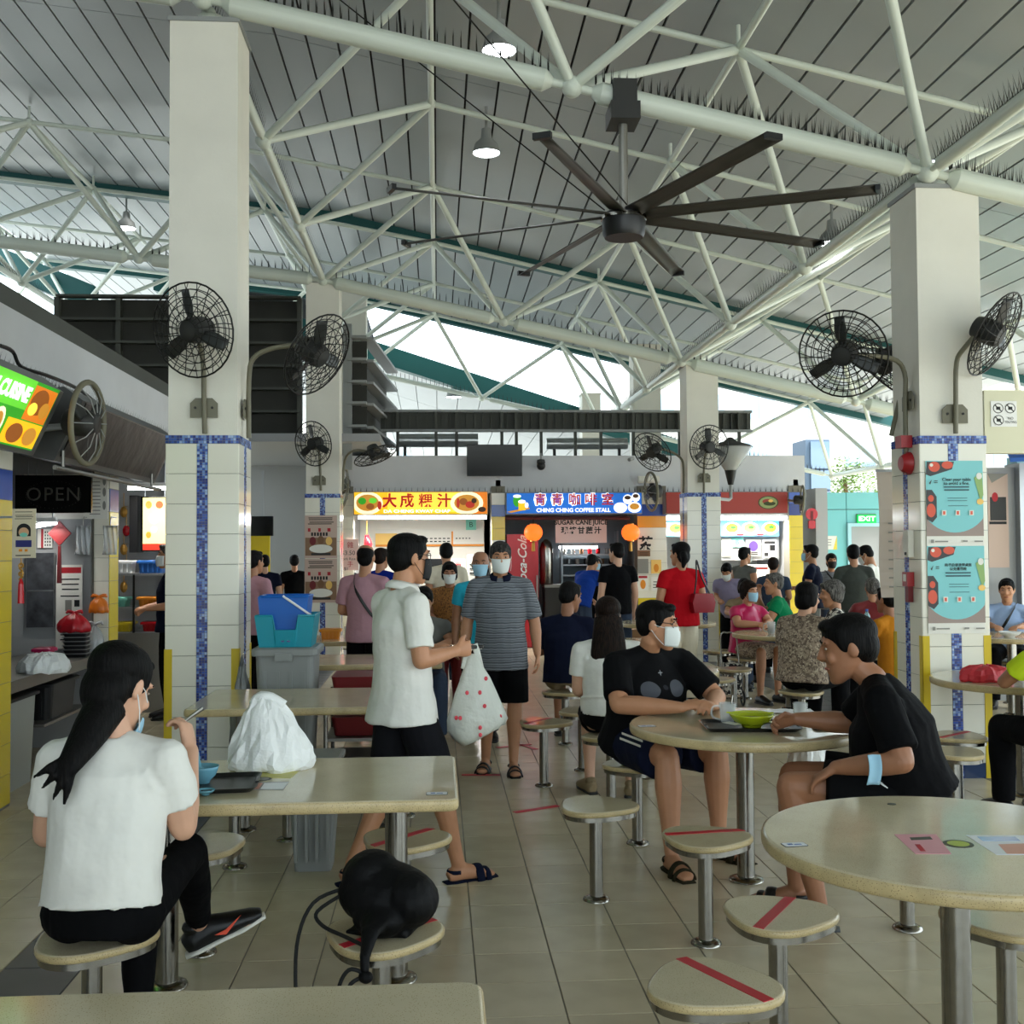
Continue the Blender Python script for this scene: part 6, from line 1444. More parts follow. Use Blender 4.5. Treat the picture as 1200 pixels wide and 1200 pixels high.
    if collar:
        b = B(); rr_ = .072; n0 = nck + (hd - nck).normalized() * .0
        Q = V((0, 0, 1)).rotation_difference((hd - nck).normalized()).to_matrix()
        def cf_(u, v):
            a = PI / 2 + .28 + u * (2 * PI - .56); q = .066 + .024 * (1 - v) + .012 * math.sin(v * PI); return n0 + Q @ V((q * math.cos(a), q * math.sin(a) * .95 + .004, -.012 + .045 * v - .02 * (1 - v) * max(0, math.sin(a))))
        b.sheet(cf_, 26, 4, .004); b.build('collar', collar, t, True)
    # ---- lower garment
    lc = bottom if bottom in MATS else 'cloth_' + bottom
    b = B()
    if legs == 'skirt':
        kn_m = (J['kn', 1] + J['kn', -1]) / 2; hm = (J['hip', 1] + J['hip', -1]) / 2
        b.tube([pel + ax * .17, pel + ax * .06, pel, hm.lerp(kn_m, .3), hm.lerp(kn_m, leglen)], [(.14, .108), (.165, .13), (.182, .135), (.185, .1 if seated else .12), (.2, .085 if seated else .105)], side=H, n=20)
        for s in (-1, 1): b.tube([J['hip', s], J['hip', s].lerp(J['kn', s], leglen)], [.1, .085], n=12)
    else:
        b.tube([pel + ax * .05, pel, pel - ax * .07], [(.135 * girth, .1 * girth), (.155 * girth, .115 * girth), (.145 * girth, .105 * girth)], side=H, n=18)
        for s in (-1, 1):
            hip, kn, an = (J[n_, s] for n_ in ('hip', 'kn', 'an')); b.ell(hip, .094 * girth, nu=12, nv=8)
            tight = legs == 'leggings'
            if legs == 'shorts': b.tube([hip, hip.lerp(kn, leglen * .5), hip.lerp(kn, leglen)], [.096 * girth, .097 * girth, .097 * girth], n=16)
            else:
                q = .004 if tight else .024
                b.tube([hip, hip.lerp(kn, .5), kn], [.09 * girth, (.07 if tight else .076) * girth + q * .6, .055 + q], n=14); b.ell(kn, .054 + q, nu=12, nv=8); b.tube([kn, kn.lerp(an, .35), kn.lerp(an, min(1, leglen))], [.055 + q, .055 + q, .038 + q * 1.1], n=14)
    obj({'skirt': 'skirt', 'shorts': 'shorts', 'leggings': 'leggings'}.get(legs, 'trousers'), fuse(b, 'trousers', lc, max(vox, .008), 2, .008), t)
    # ---- shoes
    if feet:
        for s in (-1, 1):
            fd, fs_, fu, fp = J['foot', s]
            if shoes == 'shoe':
                b = B(); b.tube([fp(-.07, .04), fp(-.04, .045), fp(.03, .055), fp(.1, .042), fp(.17, .032), fp(.205, .026)], [(.026, .03), (.04, .045), (.043, .052), (.05, .038), (.046, .027), (.028, .016)], side=fs_, n=14)
                if near: b.ell(fp(-.02, .09), (.04, .045, .025), nu=10, nv=6)
                so_ = obj('shoe', fuse(b, 'shoe', shoe, max(vox * .7, .006), 2), t)
                b = B(); b.tube([fp(-.078, .009), fp(-.03, .009), fp(.06, .009), fp(.13, .009), fp(.21, .012)], [(.03, .011), (.042, .012), (.04, .012), (.052, .012), (.03, .01)], side=fs_, n=12); b.build('sole', P.get('sole', 'charcoal'), so_, True)
            elif shoes == 'sandal':
                b = B(); b.tube([fp(-.075, .003), fp(-.03, .003), fp(.06, .003), fp(.13, .003), fp(.205, .004)], [(.03, .01), (.042, .01), (.038, .01), (.052, .01), (.034, .009)], side=fs_, n=12); so_ = b.build('sandal', shoe, t, True)
                for l, w_ in ((.1, .03), (.145, .02)):
                    b = B(); b.tube([fp(l, -.002) + fs_ * .054 * math.cos(a) + fu * (.074 - (l - .1) * .45) * math.sin(a) for a in [PI * q / 10 for q in range(11)]], [(w_ * .75, .006)] * 11, side=fd, n=8); b.build('strap', shoe, so_, True)
                b = B(); b.tube([fp(-.005, .03) + V((0, 0, 0)) + fs_ * .04 * math.cos(a) - fd * .05 * math.sin(a) + fu * .025 for a in [PI * q / 8 for q in range(9)]], [(.01, .004)] * 9, side=fu, n=8); b.build('strap', shoe, so_, True)
    # ---- hair
    b = B()
    if hair != 'bald':
        b.ell(hp(0, -.012, .055), (.0805 * k, .103 * k, .079 * k), R, nu=18, nv=12)
        b.ell(hp(0, -.045, .01), (.0745 * k, .065 * k, .078 * k), R, nu=16, nv=10)
        for s in (-1, 1): b.ell(hp(s * .066, .016, .045), (.015 * k, .032 * k, .05 * k), R, nu=10, nv=8); b.ell(hp(s * .062, -.02, .03), (.02 * k, .04 * k, .06 * k), R, nu=10, nv=8)
        b.ell(hp(0, .06, .098), (.052 * k, .035 * k, .024 * k), R, nu=12, nv=8)
        if hair in ('bob', 'long', 'pony', 'curly', 'bun'):
            b.ell(hp(0, -.02, .06), (.087 * k, .108 * k, .082 * k), R, nu=18, nv=12); b.ell(hp(0, -.055, -.01), (.078 * k, .062 * k, .09 * k), R, nu=16, nv=10)
        if hair in ('bob', 'curly'):
            for s in (-1, 1): b.ell(hp(s * .072, -.015, .0), (.02 * k, .05 * k, .075 * k), R, nu=10, nv=8)
            b.ell(hp(0, -.05, -.045), (.08 * k, .055 * k, .06 * k), R, nu=14, nv=8)
        if hair == 'curly':
            rq = random.Random(len(label))
            for _ in range(46):
                v_ = V((rq.gauss(0, 1), rq.gauss(-.4, 1), rq.gauss(.5, .8))).normalized(); b.ell(hp(v_.x * .082, -.02 + v_.y * .1, .035 + v_.z * .085), .022 * k, nu=7, nv=5)
        if hair == 'thin': b = B(); b.ell(hp(0, -.03, .045), (.079 * k, .092 * k, .068 * k), R, nu=16, nv=10); b.ell(hp(0, -.06, .0), (.07 * k, .048 * k, .07 * k), R, nu=14, nv=8)
        if hair == 'long':
            dn = V((0, 0, -1)); bk_ = R @ V((0, -1, 0)); s0 = hp(0, -.06, 0)
            b.tube([s0, s0 + dn * .1 + bk_ * .03, s0 + dn * .22 + bk_ * .055, s0 + dn * .32 + bk_ * .065, s0 + dn * .38 + bk_ * .06, s0 + dn * .41 + bk_ * .055], [(.09, .065), (.105, .06), (.118, .048), (.11, .036), (.085, .022), (.04, .008)], side=R @ V((1, 0, 0)), n=16)
        for e in P.get('hair_extra', []): b.tube([V(q) for q in e[0]], e[1], n=12, side=e[2] if len(e) > 2 else None)
        obj('hair', fuse(b, 'hair', hairc, .0055 if near else .009, 1, .006), t)
    # ---- face: eyes, brows, mouth
    for s in (-1, 1):
        b = B(); b.ell(hp(s * .032, .0845, .019), (.0135 * k, .005 * k, .0045 * k), R, nu=10, nv=6); b.mi = 1; b.ell(hp(s * .032, .0875, .019), (.0065 * k, .003 * k, .0048 * k), R, nu=8, nv=6); b.build('eye', ['eye_white', 'eye_dark'], t, True)
        b = B(); b.tube([hp(s * .015, .094, .04), hp(s * .034, .0945, .046), hp(s * .052, .083, .041)], [.0035, .0045, .0025], n=6); b.build('eyebrow', hairc if hair != 'bald' else 'hair_black', t, True)
    if not mask or maskpos == 'chin':
        b = B(); b.tube([hp(-.024, .089, -.057), hp(-.008, .0985, -.055), hp(.008, .0985, -.055), hp(.024, .089, -.057)], [.003, .0055, .0055, .003], n=6); b.build('lips', 'lip', t, True)
    if mask:
        dz = -.06 if maskpos == 'chin' else 0
        b = B(); cfm = .5 if maskpos == 'chin' else 1
        def mf(u, v):
            a = (u - .5) * 2; z = -.098 + v * .105 * cfm + dz * .35
            w_ = .074 - .02 * (1 - v) ** 2; bul = .020 * (1 - a * a) * math.sin(PI * min(1, .12 + v * .8)) + .006
            ang = a * 1.15; return hp(w_ * math.sin(ang) * 1.0, .022 + (.077 + bul) * math.cos(ang), z * (1 - .06 * abs(a)))
        b.sheet(mf, 16, 10, .003); mo = b.build('face_mask', mask, t, True)
        for s in (-1, 1):
            for (z0_, z1_) in ((.0, .012), (-.085, -.02)):
                b = B(); b.tube([hp(s * .071, .055, z0_ + dz * .3), hp(s * .08, .02, (z0_ + z1_) / 2), hp(s * .082, -.012, z1_ + .006)], .0016, n=5); b.build('ear_loop', 'mask_black' if mask == 'mask_black' else 'strap', mo)
    if glasses:
        b = B()
        for s in (-1, 1):
            b.tube([hp(s * .034 + .024 * math.cos(a), .1 - .01 * abs(math.cos(a)), .018 + .017 * math.sin(a)) for a in [2 * PI * q / 16 for q in range(16)]], .0019, n=5, closed=True)
            b.tube([hp(s * .057, .094, .024), hp(s * .078, .04, .026), hp(s * .08, -.02, .016)], .002, n=5)
        b.tube([hp(-.011, .104, .022), hp(.011, .104, .022)], .0018, n=5); go = b.build('glasses', 'black_metal', t, True)
    if strap:   # cross-body or shoulder strap: from one shoulder round to the opposite hip
        s = strap[0]; b = B(); a0 = J['sh', s].lerp(nck, .45) + V((0, 0, .055)); pb_ = pel - X * s * .165 + ax * .06
        for f in (-1, 1):
            mid_ = che - X * s * .02 + fwd.normalized() * f * .165 + bl * (.6 if f > 0 else 0); b.tube(catmull([a0, a0.lerp(mid_, .5) + fwd.normalized() * f * .06, mid_, mid_.lerp(pb_, .6) + fwd.normalized() * f * .05, pb_], 4), [(.014, .003)] * 17, side=ax, n=6)
        b.build('bag_strap', strap[1], t)
    return t
def face_dir(dx, dy): return math.degrees(math.atan2(dy, dx)) - 90
# ------------------------------------------------------------------ the five figures nearest
NV = .006
# young woman in white, back turned, leg crossed
p6 = V((-1.0, 3.42, 0))
P1 = person('young woman in a white tee eating from the blue bowl', p6, -8, SIT, dict(pelvis=(0, 0, .535), chest=(.0, .05, .82), neck=(.0, .09, 1.0), head=(-.01, .135, 1.135), hy=-16, hp=-26, hr=0,
       sh=(.158, .07, .938), el_r=(.185, .14, .71), wr_r=(.135, .33, .90), el_l=(-.22, .12, .69), wr_l=(-.10, .34, .79), hd_r=(-.25, .3, .75), palm_r=(-.8, .2, .2), curl=.75, hip=(.09, .02, .525), kn_r=(.10, .42, .565), an_r=(.02, .735, .225), fo_r=(.93, .3, .42), kn_l=(-.05, .40, .50), an_l=(.0, .26, .085), sole='paper',
       hair_extra=[([(-.015, .07, 1.10), (-.03, .01, 1.045), (-.045, -.045, .99), (-.06, -.085, .945), (-.07, -.1, .905)], [(.06, .06), (.056, .05), (.046, .036), (.034, .022), (.012, .008)])]
       + [([(-.05, -.06, .98), (-.07 - dx, -.098, .93 - dz), (-.09 - 1.6 * dx, -.104, .895 - 1.5 * dz)], [.016, .012, .003]) for dx, dz in ((.0, .02), (.02, .0), (-.02, .03), (.035, -.02))]),
       top='white', bottom='black', legs='leggings', leglen=.9, hair='pony', skin='skin_pale', sleeve=.62, vox=NV, mask='mask_blue', maskpos='chin', shoe='black_plastic', girth=.96, hem=.015, scale=1.05, folds=.02)
# man in the white polo, walking across
p2 = V((gz(490, 1030, 0).x - .07, 5.4, 0)); P2F = -62
P2 = person('man in a white polo and black mask carrying a printed bag', p2, -62, STAND, dict(chest=(0, .0, 1.245), neck=(0, .0, 1.43), head=(0, .035, 1.572), hy=2, hp=-3, el_r=(.235, -.02, 1.10), wr_r=(.17, .20, 1.13), hd_r=(-.1, 1, .1), palm_r=(-.9, -.1, .0), thumb_r=(0, .2, 1), curl_r=.9,
       el_l=(-.225, .02, 1.11), wr_l=(-.14, .22, 1.12), hd_l=(.2, 1, .1), palm_l=(.3, 0, -1), curl_l=.7, kn_r=(.1, .14, .50), an_r=(.1, .25, .085), kn_l=(-.09, -.03, .48), an_l=(-.09, -.23, .11), fo=(.05, 1)),
       top='white', bottom='shorts', leglen=.82, sleeve=.78, vox=NV, mask='mask_black', glasses=1, shoes='sandal', shoe='cloth_navy', collar='cloth_white', hem=-.14, scale=.985, girth=1.02, folds=.024, hemx=1.12)
# man in the striped polo
p3 = V((gz(588, 905, 0).x, 8.05, 0))
person('elderly man in a grey striped polo with a white mask', p3, 174, STAND, dict(head=(.0, .03, 1.565), hy=8, hp=-6, kn=(.1, .02, .49), an_l=(-.09, .06, .085), an_r=(.12, -.06, .085), el=(.25, -.03, 1.09), wr=(.27, .02, .86)), top='cloth_striped', bottom='black', leglen=.95, sleeve=.85, hairc='hair_salt', vox=.0075, mask='mask_white', shoes='sandal', shoe='black_plastic', collar='cloth_navy', hem=-.17, scale=.975, girth=1.08, belly=.02, skin='skin', folds=.022)
# masked man in black at the shared table
front_print('cloth_bear', '0A0A0C', [(-.075, .82, .05, .042, '4E5056'), (.085, .82, .05, .042, '4E5056'), (0, .90, .014, .003, '8A8C90'), (0, .90, .003, .014, '8A8C90'), (0, .83, .014, .012, '2A2A2E')])
p4 = V((1.095, 6.05, 0))
P4 = person('heavy masked man in a black printed tee at the round table', p4, face_dir(.42, -.9), SIT, dict(chest=(0, .05, .82), neck=(0, .085, 1.0), head=(.0, .15, 1.125), hy=44, hp=-5, sh=(.2, .075, .935), el_r=(.29, .23, .765), wr_r=(.10, .485, .768), el_l=(-.29, .27, .765), wr_l=(-.06, .515, .768), hd_r=(-.8, .4, .25), palm_r=(0, -.4, -1), hd_l=(.65, .4, .2), palm_l=(0, -.4, -1), curl=.8, kn=(.15, .43, .53), an_r=(.18, .50, .085), an_l=(-.17, .42, .085), fo=(.25, 1)),
       top='cloth_bear', bottom='navy', leglen=.86, girth=1.28, belly=.03, hair='short', vox=NV, mask='mask_white', glasses=1, shoes='sandal', shoe='cloth_olive', sleeve=.8, skin='skin', scale=1.04)
# bare-faced man in black across from him
p5 = V((2.0, 4.62, 0))
P5 = person('bare-faced man in black leaning over his glass', p5, face_dir(-.86, .34), SIT, dict(chest=(0, .07, .80), neck=(0, .15, .97), head=(.0, .235, 1.085), hy=6, hp=-12, sh=(.195, .12, .908), el_l=(-.29, .05, .69), wr_l=(-.21, .29, .64), hd_l=(.1, .8, -.55), palm_l=(.1, -.3, -1), curl_l=.3, el_r=(.26, .24, .74), wr_r=(.22, .46, .755), hd_r=(-.3, .8, -.15), palm_r=(-.7, 0, -.5), curl_r=.75, kn_r=(.11, .47, .54), an_r=(.1, .46, .085), kn_l=(-.16, .46, .55), an_l=(-.13, .36, .085), fo=(.1, 1)),
       top='black', bottom='black', leglen=.72, girth=1.2, belly=.04, hair='short', vox=NV, shoes='sandal', shoe='black_plastic', sleeve=.82, skin='skin_dark', scale=1.08, headscale=1.08)
# ------------------------------------------------------------------ the middle distance
p = V((1.07, 7.0, 0))
person('long-haired woman in a white tee seated with her back turned', p, -6, SIT, dict(chest=(0, .04, .84), head=(0, .09, 1.175), el=(.2, .06, .72), wr=(.12, .28, .66), an_r=(.15, .2, .085), kn_r=(.12, .38, .525), kn_l=(-.12, .4, .525), an_l=(-.12, .3, .085), fo=(.3, 1)), top='white', bottom='skirt', legs='skirt', leglen=.85, hair='long', hairc='hair_brown', skin='skin_pale', vox=.0075, sleeve=.62, hem=.13, scale=.97, shoe='khaki' if 'khaki' in MATS else 'cloth_khaki')
person('man in a navy shirt seated with his back turned', V((1.05, 9.15, 0)), -15, SIT, dict(head=(.02, .09, 1.18), hy=-35, hp=-10), top='navy', bottom='khaki', legs='shorts', girth=1.1, vox=.009, sleeve=.8, skin='skin_dark')
def up(px, y, head_py, face, label, h=1.7, **k):
    """a standing figure whose crown is at a pixel: its height follows from the depth"""
    p = gy(px, head_py, y); s = p.z / 1.705
    s = min(max(s, .86), 1.12)
    return person(label, (p.x, y), face, k.pop('pose', STAND), k.pop('ov', None), scale=s, **k)
def seat_under(x, y, label, s=1.0):
    w_ = label
    for cut in (' with ', ' resting', ' seated', ' half', ', back', ' at a ', ' behind', ' beside'): w_ = w_.split(cut)[0]
    return stool(x, y, 30, 'stool under the ' + w_)
def down(px, y, head_py, face, label, **k):
    p = gy(px, head_py, y); s = min(max(p.z / 1.30, .88), 1.1)
    seat_under(p.x, y, label, s)
    ov = dict(k.pop('ov', None) or {})
    for q_ in ('wr', 'wr_r', 'wr_l', 'el', 'el_r', 'el_l'):   # forearms rest on the table top, not in it
        v = ov.get(q_, SIT.get(q_))
        if v and .7 < v[2] < .84: ov[q_] = (v[0], v[1], ((TZ + .05) if q_[0] == 'w' else (TZ + .055)) / s)
    return person(label, (p.x, y), face, SIT, ov, scale=s, **k)
CARRY = dict(el=(.23, .0, 1.11), wr=(.13, .22, 1.08), curl=.7)
up(428, 9.7, 638, -20, 'man in a dusty pink shirt with a black strap, back turned', top='pink', bottom='black', legs='trousers', leglen=1, ov=dict(CARRY, hy=15), hair='thin', strap=(-1, 'black_plastic'), vox=.009, sleeve=.75)
up(446, 12.4, 642, -30, 'person in a royal blue tee at the noodle stall', top='royal', bottom='denim', legs='trousers', leglen=1, vox=.012, hair='short', hairc='hair_brown')
up(523, 13.0, 636, 5, 'man in a pale grey tee queueing at the noodle stall', top='palegrey' if 'cloth_palegrey' in MATS else 'cream', bottom='denim', legs='trousers', leglen=1, vox=.012)
up(527, 10.8, 661, 170, 'older woman in a rust blouse with a white mask', top='cloth_rust', bottom='maroon', legs='trousers', leglen=.85, ov=dict(CARRY, hy=10, hp=-8), hair='bob', mask='mask_white', vox=.01, skin='skin_dark', shoe='paper', girth=1.1)
up(563, 9.4, 646, 176, 'man in a teal top with a blue mask behind the striped man', top='teal', bottom='black', legs='trousers', leglen=1, mask='mask_blue', vox=.01, skin='skin_dark', hair='thin', hairc='hair_salt')
down(497, 9.6, 690, 180, 'person in a grey tee seated behind the white polo man', top='grey', bottom='denim', legs='trousers', leglen=1, vox=.011, ov=dict(hp=-25))
up(680, 15.2, 643, -45, 'person in a blue tee bending over the coffee queue', top='blue', bottom='denim', legs='trousers', leglen=1, vox=.012, ov=dict(CARRY, chest=(0, .12, 1.2), neck=(0, .22, 1.36), head=(0, .29, 1.49), sh=(.178, .2, 1.31), el=(.22, .28, 1.06), wr=(.16, .46, .95), hp=-20), hair='short')
up(699, 16.4, 660, 170, 'dark-clothed woman with a green mask at the coffee counter', top='black', bottom='black', legs='trousers', leglen=1, mask='mask_blue', vox=.012, hair='bob')
up(723, 13.2, 636, 15, 'tall man in a black tee standing at the coffee stall', top='black', bottom='denim', legs='shorts', leglen=.9, vox=.011, ov=dict(hy=25), skin='skin_pale')
up(797, 11.2, 636, 10, 'woman in a red top with a red handbag, back turned', top='red', bottom='cream', legs='trousers', leglen=1, hair='pony', vox=.009, ov=dict(hy=30, el=(.24, -.02, 1.12), wr=(.2, .15, .98), hair_extra=[([(0, -.08, 1.6), (0, -.12, 1.53), (-.02, -.12, 1.44)], [.035, .04, .015])]), girth=1.12)
down(872, 11.62, 687, -155, 'woman in a magenta top with a blue mask resting her arms', top='magenta', bottom='cloth_floral', legs='skirt', leglen=.95, hair='curly', hairc='hair_brown', mask='mask_blue', vox=.0095, ov=dict(hy=5, hp=-6, el=(.24, .16, .76), wr=(.03, .33, .79)), girth=1.12)
down(916, 12.2, 673, 70, 'grey-haired man in a green shirt with a hand at his mouth', top='green', bottom='denim', legs='trousers', leglen=1, hair='short', hairc='hair_grey', vox=.0105, ov=dict(hy=15, el_r=(.22, .22, .85), wr_r=(.08, .27, 1.06), wr_l=(-.1, .4, .79), hd_r=(-.2, -.1, 1)), girth=1.1)
up(872, 15.2, 641, -60, 'man in a grey sleeveless top with a white mask', top='grey', bottom='denim', legs='shorts', sleeve=0, mask='mask_white', vox=.012, ov=dict(CARRY))
up(857, 14.2, 664, 150, 'stooping person in a lilac shirt beside the tiled column', top='lilac', bottom='black', legs='trousers', leglen=1, vox=.012, ov=dict(CARRY, chest=(0, .1, 1.2), neck=(0, .18, 1.37), head=(0, .25, 1.49), sh=(.178, .15, 1.32), hp=-30), mask='mask_white')
up(906, 14.0, 655, -25, 'person in a dark blue tee facing the red stall', top='denim', bottom='black', legs='trousers', leglen=1, vox=.012, hairc='hair_brown', ov=dict(CARRY))
down(872, 13.5, 683, 165, 'dark-haired woman seated behind the woman in magenta', top='khaki', bottom='black', legs='trousers', leglen=1, hair='bob', vox=.011)
pf = gy(938, 690, 8.9)
seat_under(pf.x, 8.9, 'woman in a floral blouse', .98)
person('woman in a floral blouse seated with her back turned', (pf.x, 8.9), -48, SIT, dict(head=(.02, .08, 1.17), hy=-12, hp=-6, el_r=(.24, .2, .78), wr_r=(.1, .40, .80)), top='cloth_floral', bottom='black', legs='trousers', leglen=1, hair='bob', vox=.0085, girth=1.22, sleeve=.7, skin='skin_pale', scale=.98)
down(985, 10.05, 684, 75, 'elderly woman in a black and white patterned blouse', top='cloth_mono', bottom='black', legs='trousers', leglen=1, hair='curly', hairc='hair_grey', vox=.01, ov=dict(hy=10, hp=-10), girth=1.1)
down(1024, 11.6, 682, -10, 'grey-haired elder in a maroon tee, back turned', top='maroon', bottom='black', legs='trousers', leglen=1, hair='short', hairc='hair_grey', vox=.01, girth=1.15)
down(1048, 9.35, 692, 30, 'person in an orange shirt half hidden by the notice column', top='orange', bottom='black', legs='trousers', leglen=1, vox=.01, skin='skin_dark')
up(951, 14.3, 638, 60, 'man in a navy tee with folded arms near the yellow pilaster', top='navy', bottom='grey', legs='trousers', leglen=1, mask='mask_blue', glasses=1, vox=.011, ov=dict(el=(.23, .02, 1.12), wr=(.02, .2, 1.12)))
up(974, 15.0, 649, 172, 'woman in a fine grey tee with a black mask', top='cloth_fine', bottom='denim', legs='trousers', leglen=1, mask='mask_black', vox=.012, hair='pony', strap=(1, 'black_plastic'))
up(1000, 13.4, 638, -8, 'broad man in a dark grey tee, back turned', top='darkgrey', bottom='grey', legs='trousers', leglen=1, vox=.011, girth=1.15, ov=dict(CARRY))
up(1020, 13.8, 638, 55, 'bare-shouldered man in a white tank top looking down', top='white', bottom='black', legs='shorts', sleeve=0, mask='mask_white', vox=.011, ov=dict(CARRY, hp=-28, head=(0, .06, 1.565)))
up(1047, 14.8, 652, 165, 'person in a red shirt under the exit door', top='red', bottom='black', legs='trousers', leglen=1, mask='mask_blue', vox=.012)
down(1180, 11.0, 682, 150, 'man in a pale blue shirt at a table beyond the column', top='palblue', bottom='black', legs='trousers', leglen=1, vox=.0095, ov=dict(hy=-2, hp=-8), strap=(-1, 'black_plastic'), girth=1.1)
seat_under(3.52, 6.12, 'diner in a lime yellow top', .98)
person('diner in a lime yellow top beside the red bundle', (3.52, 6.12), 5, SIT, dict(el_r=(.22, .2, .825), wr_r=(.05, .42, .835), el_l=(-.24, .2, .825), wr_l=(-.05, .42, .835)), top='lime', bottom='black', legs='trousers', leglen=1, vox=.009, scale=.98, skin='skin_dark')
up(297, 11.0, 645, -35, 'man in a pink tee holding the blue crate', top='pink', bottom='black', legs='trousers', leglen=1, vox=.0105, ov=dict(CARRY, wr=(.14, .3, 1.02)))
up(310, 15.6, 650, 20, 'person in dark clothes deep in the passage', top='navy', bottom='black', legs='trousers', leglen=1, vox=.012, skin='skin_pale')
up(345, 17.0, 650, 10, 'person in a black vest at the passage wall', top='black', bottom='black', legs='trousers', leglen=1, vox=.012)
up(200, 10.9, 637, 110, 'stall worker in dark clothes with a grey mask', top='navy', bottom='black', legs='trousers', leglen=1, mask='mask_white', vox=.0105, ov=dict(CARRY), hair='short', hairc='hair_grey')

# white piping on the masked man's shorts
for a in (22, 34):
    b = B(); g_ = 1.28; hip, kn = V((.09, .02, .43 / 1.04 + .096 * 1.28)), V((.15, .43, .53)); al = math.radians(a)
    b.tube([hip.lerp(kn, f) + V((math.cos(al), 0, math.sin(al))) * .128 for f in (.3, .45, .6, .75, .84)], [(.006, .002)] * 5, side=V((0, 0, 1)), n=6); b.build('shorts_stripe', 'cloth_white', P4)
# ================================================================== things on the tables and in hands
bpy.context.view_layer.update()
M('tray_black', '1A1A1A', .35); M('bowl_blue', '6FA9BC', .25); M('bowl_green', 'AEBB1E', .25); M('soup', '9A8A4A', .2); M('tea', '3A170A', .1); M('clear_glass', 'EEF4F4', .04, alpha=.3); M('phone_black', '0A0A0C', .15); M('rubber', '0E0E10', .6); M('nylon', '060607', .6, spec=.2, bump=(14, .6)); M('cord_black', '0C0C0C', .7)
M('crate_blue', '1560B8', .4); M('crate_teal', '1E93A6', .4); M('lunch_orange', 'E8962A', .4); M('red_cloth', 'C7303A', .5, bump=(18, .5)); M('coral_print', 'D2424E', .5); M('milky_bag', 'E4E6DA', .35, trans=.3, bump=(16, .6)); M('carton', '8A6A48', .7)
def tray(x, y, rz, label, w=.40, d=.29, z=TZ, mat='tray_black'):
    t = thing('serving_tray', label, 'tray', (x, y, z), rz)
    b = B(); po = rrect(w, d, .03, 4); pi = rrect(w - .04, d - .04, .025, 4); n = len(po)
    vs = [(a, q, 0) for a, q in pi] + [(a, q, .018) for a, q in po] + [(a * .985, q * .98, .018) for a, q in po] + [(a * .98, q * .98, .004) for a, q in pi]
    fs = [tuple(range(n - 1, -1, -1)), tuple(range(3 * n, 4 * n))] + [(r * n + i, r * n + (i + 1) % n, (r + 1) * n + (i + 1) % n, (r + 1) * n + i) for r in range(3) for i in range(n)]
    b.add(vs, fs); b.build('tray_body', mat, t)
    for s in (-1, 1): k = B(); k.box((s * (w / 2 - .006), 0, .019), (.012, .09, .006)); k.build('grip', mat, t)
    return t
def bowl(x, y, z, r, h, mat, label, fill='soup', spoon=None):
    t = thing('bowl', label, 'bowl', (x, y, z))
    b = B(); b.lathe([(r * .42, 0), (r * .45, .008), (r * .5, .012), (r * .78, h * .45), (r * .95, h * .85), (r, h), (r * .97, h), (r * .9, h * .8), (r * .7, h * .4), (.001, h * .2)], 32); b.build('vessel', mat, t, True)
    if fill: b = B(); b.lathe([(.001, h * .62), (r * .8, h * .62), (r * .78, h * .55), (.001, h * .5)], 28); b.build('soup', fill, t)
    if spoon:
        a = spoon; d = V((math.cos(a), math.sin(a), 0)); b = B(); b.tube([d * -.02 + V((0, 0, h * .65)), d * .01 + V((0, 0, h * .66)), d * .045 + V((0, 0, h * .8)), d * (r * 1.0) + V((0, 0, h * 1.35)), d * (r * 1.2) + V((0, 0, h * 1.6))], [(.012, .006), (.022, .008), (.012, .006), (.008, .005), (.010, .005)], n=10); b.build('spoon', mat, t, True)
    return t
def tumbler(x, y, z, label, r=.034, h=.10, drink=.4, handle=False, name='glass', mat='tea'):
    t = thing(name, label, 'glass', (x, y, z))
    b = B(); b.lathe([(r * .8, 0), (r * .82, .004), (r, h), (r * .93, h), (r * .76, .01), (.001, .01)], 24); b.build('vessel', 'clear_glass', t, True)
    if drink: b = B(); b.lathe([(.001, .011), (r * .74, .011), (r * (.76 + .15 * drink), h * drink), (.001, h * drink)], 20); b.build('drink', mat, t, True)
    if handle: b = B(); b.tube(catmull([V((-r * .9, 0, h * .85)), V((-r * 1.7, 0, h * .8)), V((-r * 1.8, 0, h * .35)), V((-r * .85, 0, h * .15))], 4), .006, n=7); b.build('handle', 'clear_glass', t, True)
    return t
# --- blue-bowl table
p = gz(252, 922, TZ); tr = tray(p.x - .055, p.y + .01, .08, 'black tray under the blue bowl', .42, .30)
q = gz(237, 920, TZ); bowl(q.x, q.y + .01, TZ + .005, .058, .062, 'bowl_blue', 'pale blue soup bowl with a matching spoon', spoon=2.1)
q = gz(242, 932, TZ); bowl(q.x - .0, q.y - .015, TZ + .005, .032, .018, 'bowl_blue', 'small pale blue sauce dish on the tray', fill='tea')
p = gz(318, 900, TZ)
def takeaway(label, loc, w, d, h, seed, name='plastic_bag'):
    t = sack(name, label, loc, w, d, h, 'white_bag', seed, .045, knot=False, profile=((.93, 0), (1.0, .05), (1.0, .14), (.93, .3), (.82, .46), (.70, .6), (.56, .74), (.42, .86), (.3, .94), (.2, .99), (.06, 1.0)), lean=(-.03, 0))
    b = B(); b.tube(catmull([V((-.07, 0, h * .9)), V((-.05, .0, h * 1.0)), V((-.0, .0, h * .985)), V((.05, 0, h * .88))], 4), [.018] * 5 + [.022] * 4 + [.02] * 4, n=8); b.build('handle_fold', 'white_bag', t, True); return t
takeaway('white plastic takeaway bag standing on the blue-bowl table', (p.x, p.y, TZ), .33, .24, .275, 4)
